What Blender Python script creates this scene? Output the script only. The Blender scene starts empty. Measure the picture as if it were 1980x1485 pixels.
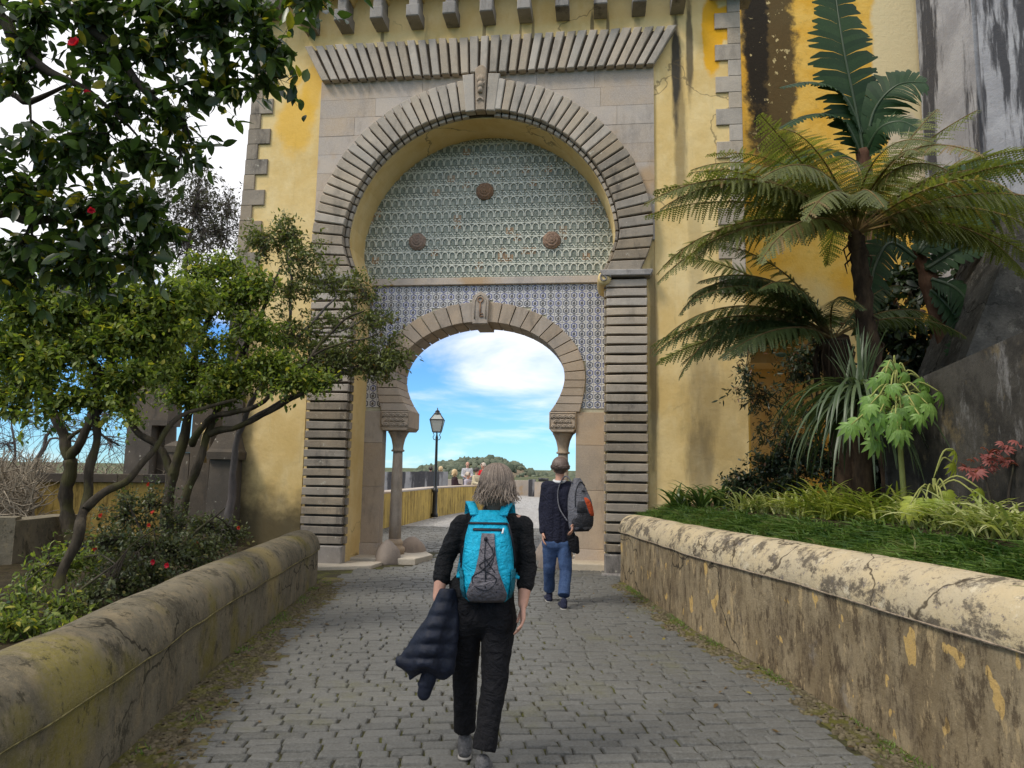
import bpy, bmesh, math, random
import numpy as np
from mathutils import Vector, Matrix, noise as mnoise
random.seed(7); RNG = np.random.default_rng(11)
SC = bpy.context.scene; COL = SC.collection
PI = math.pi; R = math.radians
# ------------------------------------------------------------------ camera
FPX, CX, CY = 1373.0, 990.0, 742.5            # focal length and centre of the 1980 x 1485 photograph
PITCH, ROLL, EYE = R(6.85), 0.0165, 1.62
cam = bpy.data.cameras.new('camera'); cam_ob = bpy.data.objects.new('camera', cam); COL.objects.link(cam_ob)
cam.sensor_width = 36.0; cam.lens = 36.0 * FPX / 1980.0; cam.clip_start = 0.05; cam.clip_end = 6000
CAM_R = Matrix.Rotation(PI / 2 + PITCH, 3, 'X') @ Matrix.Rotation(ROLL, 3, 'Z')
cam_ob.matrix_world = Matrix.Translation((0, 0, EYE)) @ CAM_R.to_4x4()
SC.camera = cam_ob
# ------------------------------------------------------------------ sky and sun
SUN_DIR = Vector((-0.55, -0.38, 0.80)).normalized()       # towards the sun
world = bpy.data.worlds.new('World'); SC.world = world; world.use_nodes = True
def build_sky():
    nt = world.node_tree; nt.nodes.clear(); N = nt.nodes.new; L = nt.links.new
    out = N('ShaderNodeOutputWorld'); bg = N('ShaderNodeBackground'); bg.inputs['Strength'].default_value = 0.12
    sky = N('ShaderNodeTexSky'); sky.sky_type = 'NISHITA'; sky.sun_disc = False
    sky.sun_elevation = math.asin(SUN_DIR.z); sky.sun_rotation = math.atan2(SUN_DIR.x, SUN_DIR.y)
    sky.altitude = 400; sky.air_density = 1.0; sky.dust_density = 0.05; sky.ozone_density = 2.5
    tint = N('ShaderNodeMix'); tint.data_type = 'RGBA'; tint.blend_type = 'MULTIPLY'; tint.inputs[0].default_value = 1
    tint.inputs[7].default_value = (0.38, 0.68, 1.03, 1)
    L(sky.outputs[0], tint.inputs[6])
    tc = N('ShaderNodeTexCoord'); sep = N('ShaderNodeSeparateXYZ'); L(tc.outputs['Generated'], sep.inputs[0])
    def m(op, a, b=None, clamp=False):
        n = N('ShaderNodeMath'); n.operation = op; n.use_clamp = clamp
        for i, v in enumerate((a, b)):
            if v is None: continue
            if isinstance(v, (int, float)): n.inputs[i].default_value = v
            else: L(v, n.inputs[i])
        return n.outputs[0]
    zz = m('ADD', m('MAXIMUM', sep.outputs[2], 0.0), 0.22)
    cmb = N('ShaderNodeCombineXYZ'); L(m('DIVIDE', sep.outputs[0], zz), cmb.inputs[0]); L(m('DIVIDE', sep.outputs[1], zz), cmb.inputs[1])
    cmb.inputs[2].default_value = 1.3
    ns = N('ShaderNodeTexNoise'); ns.inputs['Scale'].default_value = 1.15; ns.inputs['Detail'].default_value = 7; ns.inputs['Roughness'].default_value = 0.56
    ns.inputs['Distortion'].default_value = 0.35
    L(cmb.outputs[0], ns.inputs['Vector'])
    over = N('ShaderNodeMapRange'); over.interpolation_type = 'SMOOTHSTEP'
    for k, v in zip(('From Min', 'From Max', 'To Min', 'To Max'), (0.13, 0.28, 0.0, 0.42)): over.inputs[k].default_value = v
    L(sep.outputs[2], over.inputs['Value'])
    cov = m('ADD', ns.outputs[0], over.outputs[0])
    mr = N('ShaderNodeMapRange'); mr.interpolation_type = 'SMOOTHSTEP'
    for k, v in zip(('From Min', 'From Max', 'To Min', 'To Max'), (0.515, 0.78, 0.0, 0.96)): mr.inputs[k].default_value = v
    L(cov, mr.inputs['Value'])
    mix = N('ShaderNodeMix'); mix.data_type = 'RGBA'; L(mr.outputs[0], mix.inputs[0]); L(tint.outputs[2], mix.inputs[6])
    mix.inputs[7].default_value = (7.2, 7.15, 7.3, 1)
    L(mix.outputs[2], bg.inputs[0]); L(bg.outputs[0], out.inputs[0])
build_sky()
sun = bpy.data.lights.new('sun', 'SUN'); sun.energy = 1.7; sun.angle = R(14); sun.color = (1.0, 0.93, 0.82)
sun_ob = bpy.data.objects.new('sun', sun); COL.objects.link(sun_ob)
sun_ob.rotation_euler = (-SUN_DIR).to_track_quat('-Z', 'Y').to_euler(); sun_ob.location = SUN_DIR * 60
SC.view_settings.view_transform = 'Standard'; SC.view_settings.look = 'None'; SC.view_settings.gamma = 1
SC.view_settings.use_curve_mapping = False; SC.view_settings.exposure = 0.55
SC.render.engine = 'CYCLES'
SC.cycles.max_bounces = 6; SC.cycles.transparent_max_bounces = 6; SC.cycles.use_denoising = True

# ------------------------------------------------------------------ measuring helpers
def ray(px, py): return CAM_R @ Vector(((px - CX) / FPX, -(py - CY) / FPX, -1.0))
EYEV = Vector((0, 0, EYE))
def P(px, py, Y):
    d = ray(px, py); return EYEV + d * (Y / d.y)
def G(px, py, z=0.0):
    d = ray(px, py); return EYEV + d * ((z - EYE) / d.z)
# ------------------------------------------------------------------ object helpers
def link(o, parent=None):
    COL.objects.link(o)
    if parent is not None: o.parent = parent
    return o
def tag(o, label=None, cat=None, group=None, kind=None):
    if label: o['label'] = label
    if cat: o['category'] = cat
    if group: o['group'] = group
    if kind: o['kind'] = kind
    return o
def thing(name, label, cat, loc=(0, 0, 0), rz=0.0, group=None):
    o = link(bpy.data.objects.new(name, None)); o.location = loc; o.rotation_euler = (0, 0, rz); o.empty_display_size = 0.2
    return tag(o, label, cat, group)
def mesh_obj(name, V, F, mat, parent=None, smooth=False, off=None):
    me = bpy.data.meshes.new(name)
    if off is not None: V = [(v[0] - off[0], v[1] - off[1], v[2] - off[2]) for v in V]
    me.from_pydata([tuple(v) for v in V], [], F)
    for mm in (mat if isinstance(mat, (list, tuple)) else [mat]): me.materials.append(mm)
    if smooth: me.shade_smooth()
    return link(bpy.data.objects.new(name, me), parent)
def np_mesh(name, V, F, mat, parent=None, attr=None, smooth=False, off=None, midx=None):
    """V (n,3) array, F (m,k) array of equal-sized faces"""
    V = np.asarray(V, dtype=np.float32)
    if off is not None: V = V - np.asarray(off, dtype=np.float32)
    F = np.asarray(F, dtype=np.int32); k = F.shape[1]
    me = bpy.data.meshes.new(name); me.vertices.add(len(V)); me.vertices.foreach_set('co', V.ravel())
    me.loops.add(F.size); me.loops.foreach_set('vertex_index', F.ravel())
    me.polygons.add(len(F)); me.polygons.foreach_set('loop_start', np.arange(0, F.size, k, dtype=np.int32))
    if midx is not None: me.polygons.foreach_set('material_index', np.asarray(midx, dtype=np.int32))
    if smooth: me.polygons.foreach_set('use_smooth', np.ones(len(F), dtype=bool))
    if attr is not None:
        a = me.attributes.new('lv', 'FLOAT', 'POINT'); a.data.foreach_set('value', np.asarray(attr, dtype=np.float32))
    for mm in (mat if isinstance(mat, (list, tuple)) else [mat]): me.materials.append(mm)
    me.update(calc_edges=True)
    return link(bpy.data.objects.new(name, me), parent)
class MB:
    """collects shapes into one mesh"""
    def __init__(s): s.V = []; s.F = []
    def add(s, V, F):
        b = len(s.V); s.V += [tuple(v) for v in V]; s.F += [tuple(i + b for i in f) for f in F]; return s
    def box(s, x0, x1, y0, y1, z0, z1):
        return s.add([(x, y, z) for z in (z0, z1) for y in (y0, y1) for x in (x0, x1)],
                     [(0, 2, 3, 1), (4, 5, 7, 6), (0, 1, 5, 4), (2, 6, 7, 3), (0, 4, 6, 2), (1, 3, 7, 5)])
    def tube(s, pts, rad, seg=8, cap=True):
        pts = [Vector(p) for p in pts]; n = len(pts)
        if not isinstance(rad, (list, tuple)): rad = [rad] * n
        V = []; F = []; up = None
        for i, p in enumerate(pts):
            d = (pts[min(i + 1, n - 1)] - pts[max(i - 1, 0)])
            d = d.normalized() if d.length > 1e-9 else Vector((0, 0, 1))
            if up is None: up = Vector((0, 0, 1)) if abs(d.z) < 0.9 else Vector((1, 0, 0))
            a = d.cross(up); a = a.normalized() if a.length > 1e-6 else d.orthogonal().normalized()
            b = a.cross(d).normalized(); up = b
            for k in range(seg):
                t = 2 * PI * k / seg; V.append(p + (a * math.cos(t) + b * math.sin(t)) * rad[i])
        for i in range(n - 1):
            for k in range(seg):
                k2 = (k + 1) % seg; F.append((i * seg + k, i * seg + k2, (i + 1) * seg + k2, (i + 1) * seg + k))
        if cap: F += [tuple(range(seg - 1, -1, -1)), tuple((n - 1) * seg + k for k in range(seg))]
        return s.add(V, F)
    def lathe(s, prof, seg=20, c=(0, 0, 0)):
        n = len(prof); V = [(c[0] + r * math.cos(2 * PI * k / seg), c[1] + r * math.sin(2 * PI * k / seg), c[2] + z) for r, z in prof for k in range(seg)]
        F = [(i * seg + k, i * seg + (k + 1) % seg, (i + 1) * seg + (k + 1) % seg, (i + 1) * seg + k) for i in range(n - 1) for k in range(seg)]
        F += [tuple(range(seg - 1, -1, -1)), tuple((n - 1) * seg + k for k in range(seg))]
        return s.add(V, F)
    def prism(s, pts, y0, y1, ch=0.0):
        """polygon pts (x,z) counter-clockwise seen from -y, front at y0, back at y1, optional chamfer of the front edge"""
        n = len(pts)
        if ch > 0:
            ins = inset(pts, ch)
            V = [(x, y0, z) for x, z in ins] + [(x, y0 + ch, z) for x, z in pts] + [(x, y1, z) for x, z in pts]
            F = [tuple(range(n))] + [(n * l + k, n * (l + 1) + k, n * (l + 1) + (k + 1) % n, n * l + (k + 1) % n) for l in (0, 1) for k in range(n)] + [tuple(2 * n + k for k in range(n - 1, -1, -1))]
        else:
            V = [(x, y0, z) for x, z in pts] + [(x, y1, z) for x, z in pts]
            F = [tuple(range(n))] + [(k, n + k, n + (k + 1) % n, (k + 1) % n) for k in range(n)] + [tuple(n + k for k in range(n - 1, -1, -1))]
        return s.add(V, F)
    def build(s, name, mat, parent=None, smooth=False, off=None): return mesh_obj(name, s.V, s.F, mat, parent, smooth, off)
def inset(pts, d):
    n = len(pts); out = []
    for i in range(n):
        p0 = Vector(pts[i - 1]); p = Vector(pts[i]); p1 = Vector(pts[(i + 1) % n])
        a = (p - p0); b = (p1 - p)
        if a.length < 1e-6 or b.length < 1e-6: out.append(tuple(p)); continue
        a.normalize(); b.normalize(); na = Vector((-a.y, a.x)); nb = Vector((-b.y, b.x))
        m = na + nb; l = m.length
        if l < 1e-4: out.append(tuple(p)); continue
        m /= l; out.append(tuple(p + m * min(d / max(m.dot(na), 0.35), d * 2.2)))
    return out
def jit(q, a=.006): return [(x + random.uniform(-a, a), z + random.uniform(-a, a)) for x, z in q]
def smooth_path(pts, sub=4):
    pts = [Vector(p) for p in pts]; out = []
    for i in range(len(pts) - 1):
        p0 = pts[max(i - 1, 0)]; p1 = pts[i]; p2 = pts[i + 1]; p3 = pts[min(i + 2, len(pts) - 1)]
        for k in range(sub):
            t = k / sub
            out.append(0.5 * ((2 * p1) + (p2 - p0) * t + (2 * p0 - 5 * p1 + 4 * p2 - p3) * t * t + (3 * p1 - p0 - 3 * p2 + p3) * t ** 3))
    return out + [pts[-1]]
def lerp_list(a, n):
    m = len(a) - 1
    return [a[min(int(t), m - 1)] * (1 - (t - min(int(t), m - 1))) + a[min(int(t), m - 1) + 1] * (t - min(int(t), m - 1)) for t in [i * m / (n - 1) for i in range(n)]]
# ------------------------------------------------------------------ materials
class NT:
    def __init__(s, name):
        s.m = bpy.data.materials.new(name); s.m.use_nodes = True; s.t = s.m.node_tree; s.t.nodes.clear()
        s.out = s.n('ShaderNodeOutputMaterial'); s.b = s.n('ShaderNodeBsdfPrincipled'); s.l(s.b.outputs[0], s.out.inputs[0])
        s.geo = s.n('ShaderNodeNewGeometry'); s.pos = s.geo.outputs['Position']
    def n(s, t): return s.t.nodes.new(t)
    def l(s, a, b): s.t.links.new(a, b)
    def put(s, sock, v):
        if isinstance(v, (int, float)): sock.default_value = v
        elif isinstance(v, (tuple, list)): sock.default_value = tuple(v) + ((1,) if len(v) == 3 and len(sock.default_value) == 4 else ())
        else: s.l(v, sock)
    def math(s, op, a, b=0.0, clamp=False):
        n = s.n('ShaderNodeMath'); n.operation = op; n.use_clamp = clamp; s.put(n.inputs[0], a); s.put(n.inputs[1], b); return n.outputs[0]
    def vec(s, op, a, b):
        n = s.n('ShaderNodeVectorMath'); n.operation = op; s.put(n.inputs[0], a); s.put(n.inputs[1], b)
        return n.outputs['Value'] if op in ('LENGTH', 'DISTANCE', 'DOT_PRODUCT') else n.outputs[0]
    def noise(s, scale=1, detail=4, rough=0.55, stretch=None, off=0.0, dist=0.0, pos=None):
        v = pos or s.pos
        if stretch: v = s.vec('MULTIPLY', v, stretch)
        if off: v = s.vec('ADD', v, (off, off * 1.7, off * 0.6))
        n = s.n('ShaderNodeTexNoise'); s.l(v, n.inputs['Vector'])
        for k, x in (('Scale', scale), ('Detail', detail), ('Roughness', rough), ('Distortion', dist)): n.inputs[k].default_value = x
        return n.outputs[0]
    def voro(s, scale, feature='F1', out='Distance', stretch=None, rnd=1.0):
        v = s.vec('MULTIPLY', s.pos, stretch) if stretch else s.pos
        n = s.n('ShaderNodeTexVoronoi'); n.feature = feature; s.l(v, n.inputs['Vector']); n.inputs['Scale'].default_value = scale; n.inputs['Randomness'].default_value = rnd
        return n.outputs[out]
    def ramp(s, v, lo, hi, a=0.0, b=1.0):
        n = s.n('ShaderNodeMapRange'); n.interpolation_type = 'SMOOTHSTEP'
        for k, x in (('Value', v), ('From Min', lo), ('From Max', hi), ('To Min', a), ('To Max', b)): s.put(n.inputs[k], x)
        return n.outputs[0]
    def mix(s, f, a, b, mode='MIX'):
        n = s.n('ShaderNodeMix'); n.data_type = 'RGBA'; n.blend_type = mode; s.put(n.inputs[0], f); s.put(n.inputs[6], a); s.put(n.inputs[7], b); return n.outputs[2]
    def xyz(s, v=None):
        n = s.n('ShaderNodeSeparateXYZ'); s.l(v or s.pos, n.inputs[0]); return n.outputs
    def spot(s, c, r, soft=0.35, nz=0.6, scale=3.0, stretch=None, off=0.0):
        """irregular patch round a point, 1 inside, 0 outside"""
        d = s.vec('LENGTH', s.vec('DIVIDE', s.vec('SUBTRACT', s.pos, tuple(c)), tuple(r)), (0, 0, 0))
        d = s.math('ADD', d, s.math('MULTIPLY', s.math('SUBTRACT', s.noise(scale, 6, 0.62, stretch, off), 0.5), nz * 2))
        return s.ramp(d, 1 + soft, 1 - soft)
    def crack(s, scale, width=.006, off=0.0, keep=.5):
        d = s.n('ShaderNodeTexNoise'); d.inputs['Scale'].default_value = scale * 3; d.inputs['Detail'].default_value = 4; s.l(s.pos, d.inputs['Vector'])
        v = s.vec('ADD', s.vec('MULTIPLY', s.vec('SUBTRACT', d.outputs[1], (.5, .5, .5)), (.5 / scale, .5 / scale, .5 / scale)), s.vec('ADD', s.pos, (off, off, off)))
        n = s.n('ShaderNodeTexVoronoi'); n.feature = 'DISTANCE_TO_EDGE'; n.inputs['Scale'].default_value = scale; s.l(v, n.inputs['Vector'])
        return s.math('MULTIPLY', s.ramp(n.outputs['Distance'], width, width * .3), s.ramp(s.noise(scale * .7, 2, .5, None, off + 3), keep, keep + .06))
    def bump(s, h, strength=0.4, dist=0.02):
        n = s.n('ShaderNodeBump'); n.inputs['Strength'].default_value = strength; n.inputs['Distance'].default_value = dist
        s.l(h, n.inputs['Height'])
        if s.b.inputs['Normal'].links: s.l(s.b.inputs['Normal'].links[0].from_socket, n.inputs['Normal'])
        s.l(n.outputs[0], s.b.inputs['Normal'])
    def fin(s, col, rough=0.85, spec=0.3, metal=0.0):
        s.put(s.b.inputs['Base Color'], col); s.put(s.b.inputs['Roughness'], rough)
        s.b.inputs['Specular IOR Level'].default_value = spec; s.b.inputs['Metallic'].default_value = metal
        return s.m
    def rnd(s):
        return s.n('ShaderNodeObjectInfo').outputs['Random']
    def attr(s, name='lv'):
        n = s.n('ShaderNodeAttribute'); n.attribute_name = name; return n.outputs['Fac']
def stone_mat(name, c1, c2, dark=0.5, vary=0.25, lichen=0.25, blotch=None, bump=0.5):
    t = NT(name); base = t.mix(t.ramp(t.noise(2.2, 5, 0.6), 0.35, 0.65), c1, c2)
    hsv = t.n('ShaderNodeHueSaturation'); t.l(base, hsv.inputs['Color'])
    t.put(hsv.inputs['Value'], t.math('ADD', t.math('MULTIPLY', t.rnd(), vary * 2), 1 - vary))
    rn = t.math('FRACT', t.math('MULTIPLY', t.rnd(), 17.3)); t.put(hsv.inputs['Saturation'], t.math('ADD', t.math('MULTIPLY', rn, 0.55), 0.62))
    base = hsv.outputs[0]
    grit = t.noise(55, 3, 0.7); base = t.mix(t.ramp(grit, 0.3, 0.75, 0.0, 0.5), base, tuple(v * 1.5 for v in c2))
    dirt = t.ramp(t.noise(3.4, 8, 0.68, (1, 1, 0.35), 5.0), 0.5, 0.72, 0, dark)
    base = t.mix(dirt, base, (0.045, 0.042, 0.04))
    if lichen: base = t.mix(t.ramp(t.noise(9, 6, 0.7, None, 9.0), 0.62, 0.7, 0, lichen * 2), base, (0.47, 0.44, 0.36))
    if blotch: base = t.mix(t.ramp(t.noise(1.3, 3, 0.5, None, 2.0), 0.55, 0.7, 0, 0.7), base, blotch)
    t.bump(t.noise(38, 6, 0.7), bump, 0.012); t.bump(t.noise(6, 5, 0.6), bump * 0.6, 0.03)
    return t.fin(base, 0.9, 0.2)
def flat_mat(name, col, rough=0.7, spec=0.3, nz=0.15, scale=20, bump=0.0, metal=0.0):
    t = NT(name); c = t.mix(t.ramp(t.noise(scale, 5, 0.6), 0.3, 0.7), tuple(v * (1 - nz) for v in col), tuple(min(v * (1 + nz), 1) for v in col))
    if bump: t.bump(t.noise(scale * 2, 5, 0.65), bump, 0.01)
    return t.fin(c, rough, spec, metal)
def leaf_mat(name, c1, c2, c3=None, rough=0.4, spec=0.4, trans=0.35):
    """c1..c2 by leaf, c3 for a few odd ones"""
    t = NT(name); a = t.attr(); col = t.mix(a, c1, c2)
    if c3: col = t.mix(t.ramp(a, 0.93, 0.96), col, c3)
    col = t.mix(t.ramp(t.noise(40, 2), 0.3, 0.7, 0, 0.3), col, tuple(v * 0.6 for v in c1))
    t.fin(col, rough, spec)
    tr = t.n('ShaderNodeBsdfTranslucent'); t.l(t.mix(1.0, col, (1.5, 1.6, 0.7), 'MULTIPLY'), tr.inputs[0])
    mx = t.n('ShaderNodeMixShader'); mx.inputs[0].default_value = trans; t.l(t.b.outputs[0], mx.inputs[1]); t.l(tr.outputs[0], mx.inputs[2]); t.l(mx.outputs[0], t.out.inputs[0])
    return t.m
def bark_mat(name, c1, c2, moss=None, amount=0.5):
    t = NT(name); c = t.mix(t.ramp(t.noise(9, 6, 0.65, (1, 1, 0.4)), 0.35, 0.7), c1, c2)
    if moss: c = t.mix(t.ramp(t.noise(3, 5, 0.6, None, 4), 0.48, 0.62, 0, amount), c, moss)
    t.bump(t.noise(30, 6, 0.7, (1, 1, 0.25)), 0.7, 0.02)
    return t.fin(c, 0.92, 0.15)
# ------------------------------------------------------------------ the gate tower
TH = R(7); GO = Vector((-0.43, 11.7, 0))
GU = Vector((math.cos(TH), -math.sin(TH), 0)); GW = Vector((math.sin(TH), math.cos(TH), 0))
def gp(u, y, v): return GO + GU * u + GW * y + Vector((0, 0, v))     # gate coordinates to world
def plaster_mat():
    t = NT('yellow_plaster')
    c = t.mix(t.ramp(t.noise(0.9, 6, 0.6), 0.38, 0.66), (0.71, 0.54, 0.26), (0.62, 0.44, 0.175))
    c = t.mix(t.ramp(t.noise(3.2, 8, 0.7, (1, 1, 0.5), 3), 0.42, 0.78, 0, 0.55), c, (0.74, 0.61, 0.35))
    c = t.mix(t.ramp(t.noise(8, 8, 0.72, None, 8), 0.56, 0.78, 0, 0.5), c, (0.46, 0.34, 0.15))
    for ce, r in (((-3.55, -0.0, 7.75), (0.33, 1, 0.65)), ((-3.3, 0, 8.3), (0.18, 1, 0.5)), ((-3.6, 0, 8.6), (0.13, 1, 0.14))):
        c = t.mix(t.math('MULTIPLY', t.spot(gp(*ce), r, 0.3, 0.7, 2.2), 0.75), c, (0.72, 0.42, 0.055))
    for ce, r in (((3.75, 0, 9.0), (0.17, 1, 0.75)), ((3.95, 0, 9.2), (0.3, 1, 0.3)), ((4.2, 0, 7.5), (0.06, 1, 2.2))):
        c = t.mix(t.math('MULTIPLY', t.spot(gp(*ce), r, 0.12, 0.35, 4), 0.95), c, (0.72, 0.37, 0.02))
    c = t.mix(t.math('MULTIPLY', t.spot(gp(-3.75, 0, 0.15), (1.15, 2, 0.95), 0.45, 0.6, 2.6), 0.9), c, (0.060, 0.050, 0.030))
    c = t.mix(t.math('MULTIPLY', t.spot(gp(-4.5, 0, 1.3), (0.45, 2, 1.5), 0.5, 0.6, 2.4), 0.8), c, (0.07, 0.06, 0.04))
    dk = (0.04, 0.038, 0.035)
    for u, v, w, h, a in ((3.14, 8.45, 0.075, 0.95, 0.95), (3.38, 8.75, 0.055, 0.95, 0.8), (3.2, 7.3, 0.10, 1.3, 0.5), (2.0, 9.2, 0.03, 0.3, 0.7), (1.73, 9.2, 0.03, 0.3, 0.7),
                          (0.48, 9.22, 0.025, 0.3, 0.6), (0.70, 9.22, 0.025, 0.3, 0.6), (-0.17, 9.2, 0.03, 0.35, 0.6), (-2.02, 9.2, 0.03, 0.35, 0.6), (2.5, 9.25, 0.05, 0.2, 0.3),
                          (2.74, 3.4, 0.07, 1.7, 0.6), (3.55, 3.0, 0.22, 1.1, 0.25), (3.45, 1.75, 0.20, 0.75, 0.45), (3.42, 4.6, 0.12, 1.6, 0.22), (3.7, 2.4, 0.5, 1.1, 0.2), (3.9, 1.0, 0.3, 0.5, 0.3)):
        c = t.mix(t.math('MULTIPLY', t.spot(gp(u, 0, v), (w, 1.2, h), 0.35, 0.75, 7.0, (1, 1, 0.25), u), a), c, dk)
    c = t.mix(t.ramp(t.noise(2.4, 9, 0.75, (3.0, 3.0, 0.25), 4), 0.57, 0.82, 0, 0.55), c, (0.17, 0.135, 0.08))
    c = t.mix(t.math('MULTIPLY', t.crack(.55, .010, 2.0, .5), .6), c, (0.12, 0.09, 0.05))
    t.bump(t.noise(14, 7, 0.7), 0.35, 0.02); t.bump(t.noise(1.2, 4), 0.3, 0.12)
    return t.fin(c, 0.92, 0.15)
M_PLAST = plaster_mat()
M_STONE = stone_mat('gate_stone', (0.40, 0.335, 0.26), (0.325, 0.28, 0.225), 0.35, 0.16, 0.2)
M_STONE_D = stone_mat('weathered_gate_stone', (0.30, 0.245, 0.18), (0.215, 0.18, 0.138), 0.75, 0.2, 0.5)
M_ASH = stone_mat('smooth_ashlar', (0.42, 0.335, 0.25), (0.36, 0.31, 0.265), 0.25, 0.10, 0.1, (0.42, 0.27, 0.13), 0.25)
M_WARM = stone_mat('warm_sandstone', (0.38, 0.30, 0.22), (0.31, 0.255, 0.20), 0.45, 0.12, 0.15, None, 0.4)
M_GREY = stone_mat('grey_corbel_stone', (0.27, 0.25, 0.23), (0.22, 0.20, 0.18), 0.85, 0.2, 0.6)
M_GROOVE = flat_mat('recessed_joint_stone', (0.12, 0.095, 0.07), 0.95, 0.1, 0.3, 8, 0.3)
M_MORTAR = flat_mat('tile_mortar', (0.42, 0.40, 0.30), 0.9, 0.1, 0.15, 12)
gate = thing('gate_tower', 'yellow plastered gate tower with stone horseshoe arch and tiled tympanum', 'gate', GO, -TH)
UC = -0.17; VC = 5.38; RO = 2.92; RI = 2.37; IMP = 4.87; FL, FR, FT = -3.10, 2.77, 8.48
def prof(rad, side, v):     # half width of the horseshoe at height v for an edge of radius rad
    if v >= VC + 0.15: return math.sqrt(max(rad * rad - (v - VC) ** 2, 0))
    top = math.sqrt(rad * rad - 0.15 ** 2); k = (VC + 0.15 - v) / (VC + 0.15 - IMP)
    return top - 0.225 * k ** 1.5
def horseshoe(rad, n=28):   # points from right impost over the crown to left impost
    pts = [(UC + prof(rad, 1, v), v) for v in (IMP, IMP + .12, IMP + .25, IMP + .4, IMP + .55)]
    a0 = math.asin(0.16 / rad)
    pts += [(UC + rad * math.cos(a), VC + rad * math.sin(a)) for a in [a0 + (PI - 2 * a0) * i / n for i in range(1, n)]]
    pts += [(UC - prof(rad, 1, v), v) for v in (IMP + .55, IMP + .4, IMP + .25, IMP + .12, IMP)]
    return pts
# wall with its big square opening, and the plastered reveal of the arch
MB().prism([(-4.52, -0.1), (FL, -0.1), (FL, FT), (FR, FT), (FR, -0.1), (4.2, -0.1), (4.2, 11.5), (-4.28, 11.5), (-4.34, 9.9), (-4.5, 5.5)], 0.0, 1.6).build('wall', M_PLAST, gate)
rv = horseshoe(2.30)
MB().prism([(FL + .002, -0.1), (UC - 2.13, -0.1), (UC - 2.13, IMP - .002)] + rv[::-1] + [(UC + 2.13, IMP - .002), (UC + 2.13, -0.1), (FR - .002, -0.1), (FR - .002, FT - .002), (FL + .002, FT - .002)], 0.012, 0.80).build('arch_reveal', M_PLAST, gate)
# spandrel ashlar, course by course
sp = link(bpy.data.objects.new('spandrel', None), gate)
vs = [5.42, 5.78, 6.10, 6.44, 6.76, 7.10, 7.44, 7.78, 8.12, FT]
for i in range(len(vs) - 1):
    v0, v1 = vs[i] + .002, vs[i + 1] - .002
    for sd in (-1, 1):
        e = [(sd * math.sqrt(max((RO - .03) ** 2 - (v - VC) ** 2, 0.0)) + UC, v) for v in np.linspace(v0, v1, 5)]
        ue = FL if sd < 0 else FR
        span = abs(e[0][0] - ue); cuts = [0.0]
        far = abs(e[-1][0] - ue)
        nblk = 1 if far < 1.1 else (2 if far < 2.2 else 3)
        edges = [ue + (UC - ue) * 0] + [ue - sd * far * (k + random.uniform(-.12, .12)) / nblk for k in range(1, nblk)]
        for k in range(nblk):
            a = edges[k]
            if k < nblk - 1 and abs(edges[k + 1] - ue) < span - .02:
                b = edges[k + 1]; q = [(a, v0), (b - (-sd) * 0.004 * -1, v0), (b, v1), (a, v1)] if sd < 0 else [(b, v0), (a, v0), (a, v1), (b, v1)]
                if sd < 0: q = [(a, v0), (b - .004, v0), (b - .004, v1), (a, v1)]
                else: q = [(b + .004, v0), (a, v0), (a, v1), (b + .004, v1)]
            else:
                q = ([(a, v0)] + e + [(a, v1)]) if sd < 0 else ([(a, v1)] + e[::-1] + [(a, v0)])
                MB().prism(q, -0.035 - random.random() * .006, 0.0105).build('ashlar', M_ASH, sp); break
            MB().prism(q, -0.035 - random.random() * .006, 0.0105).build('ashlar', M_ASH, sp)
# flat arch of splayed voussoirs above the frame
fl = link(bpy.data.objects.new('flat_arch', None), gate)
MB().prism([(-3.03, 8.47), (2.75, 8.47), (3.13, 9.07), (-3.38, 9.07)], -0.075, 0.008).build('backing', M_GROOVE, fl)
NF = 35
for i in range(NF):
    a, b = i / NF, (i + 1) / NF; g = 0.135 / NF
    bt = lambda s: -3.06 + s * (2.79 + 3.06); tp = lambda s: -3.42 + s * (3.17 + 3.42)
    MB().prism(jit([(bt(a + g), 8.43), (bt(b - g), 8.43), (tp(b - g), 9.10), (tp(a + g), 9.10)], .007), -0.165 - random.random() * .012 - random.random() * .01, -0.055, 0.012).build('voussoir', M_STONE, fl)
# horseshoe ring
ring = link(bpy.data.objects.new('horseshoe_arch', None), gate)
h1 = horseshoe(RO - .02, 40); h2 = horseshoe(RI + .03, 40)
MB().prism(h1 + h2[::-1], -0.065, 0.009).build('backing', M_GROOVE, ring)
hb1 = horseshoe(RI + .031, 40); hb2 = horseshoe(2.315, 40)
MB().prism(hb1 + hb2[::-1], 0.02 - .018, 0.0095).build('inner_backing', M_GROOVE, ring)
a0 = R(9); NV = 47; da = (PI - 2 * a0) / NV; keyk = NV // 2
def radial(r, a): return (UC + r * math.cos(a), VC + r * math.sin(a))
for k in range(NV):
    if abs(k - keyk) <= 1: continue
    a, b = a0 + k * da, a0 + (k + 1) * da; g = da * 0.088; j = random.uniform(-.008, .008)
    m = (a + b) / 2
    q = [radial(RI, a + g), radial(RO + j, a + g * .8), radial(RO + j + .004, m), radial(RO + j, b - g * .8), radial(RI, b - g)]
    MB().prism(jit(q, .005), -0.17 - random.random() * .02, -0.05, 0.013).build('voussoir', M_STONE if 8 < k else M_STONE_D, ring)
    q = [radial(2.305, a + g * 1.2), radial(RI - .012, a + g * 1.2), radial(RI - .012, b - g * 1.2), radial(2.305, b - g * 1.2)]
    MB().prism(q, -0.075, 0.06, 0.008).build('soffit_tooth', M_STONE, ring)
lowv = [IMP + .012]; top_l = VC + RI * math.sin(a0) + .05; nlow = 5
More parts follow.
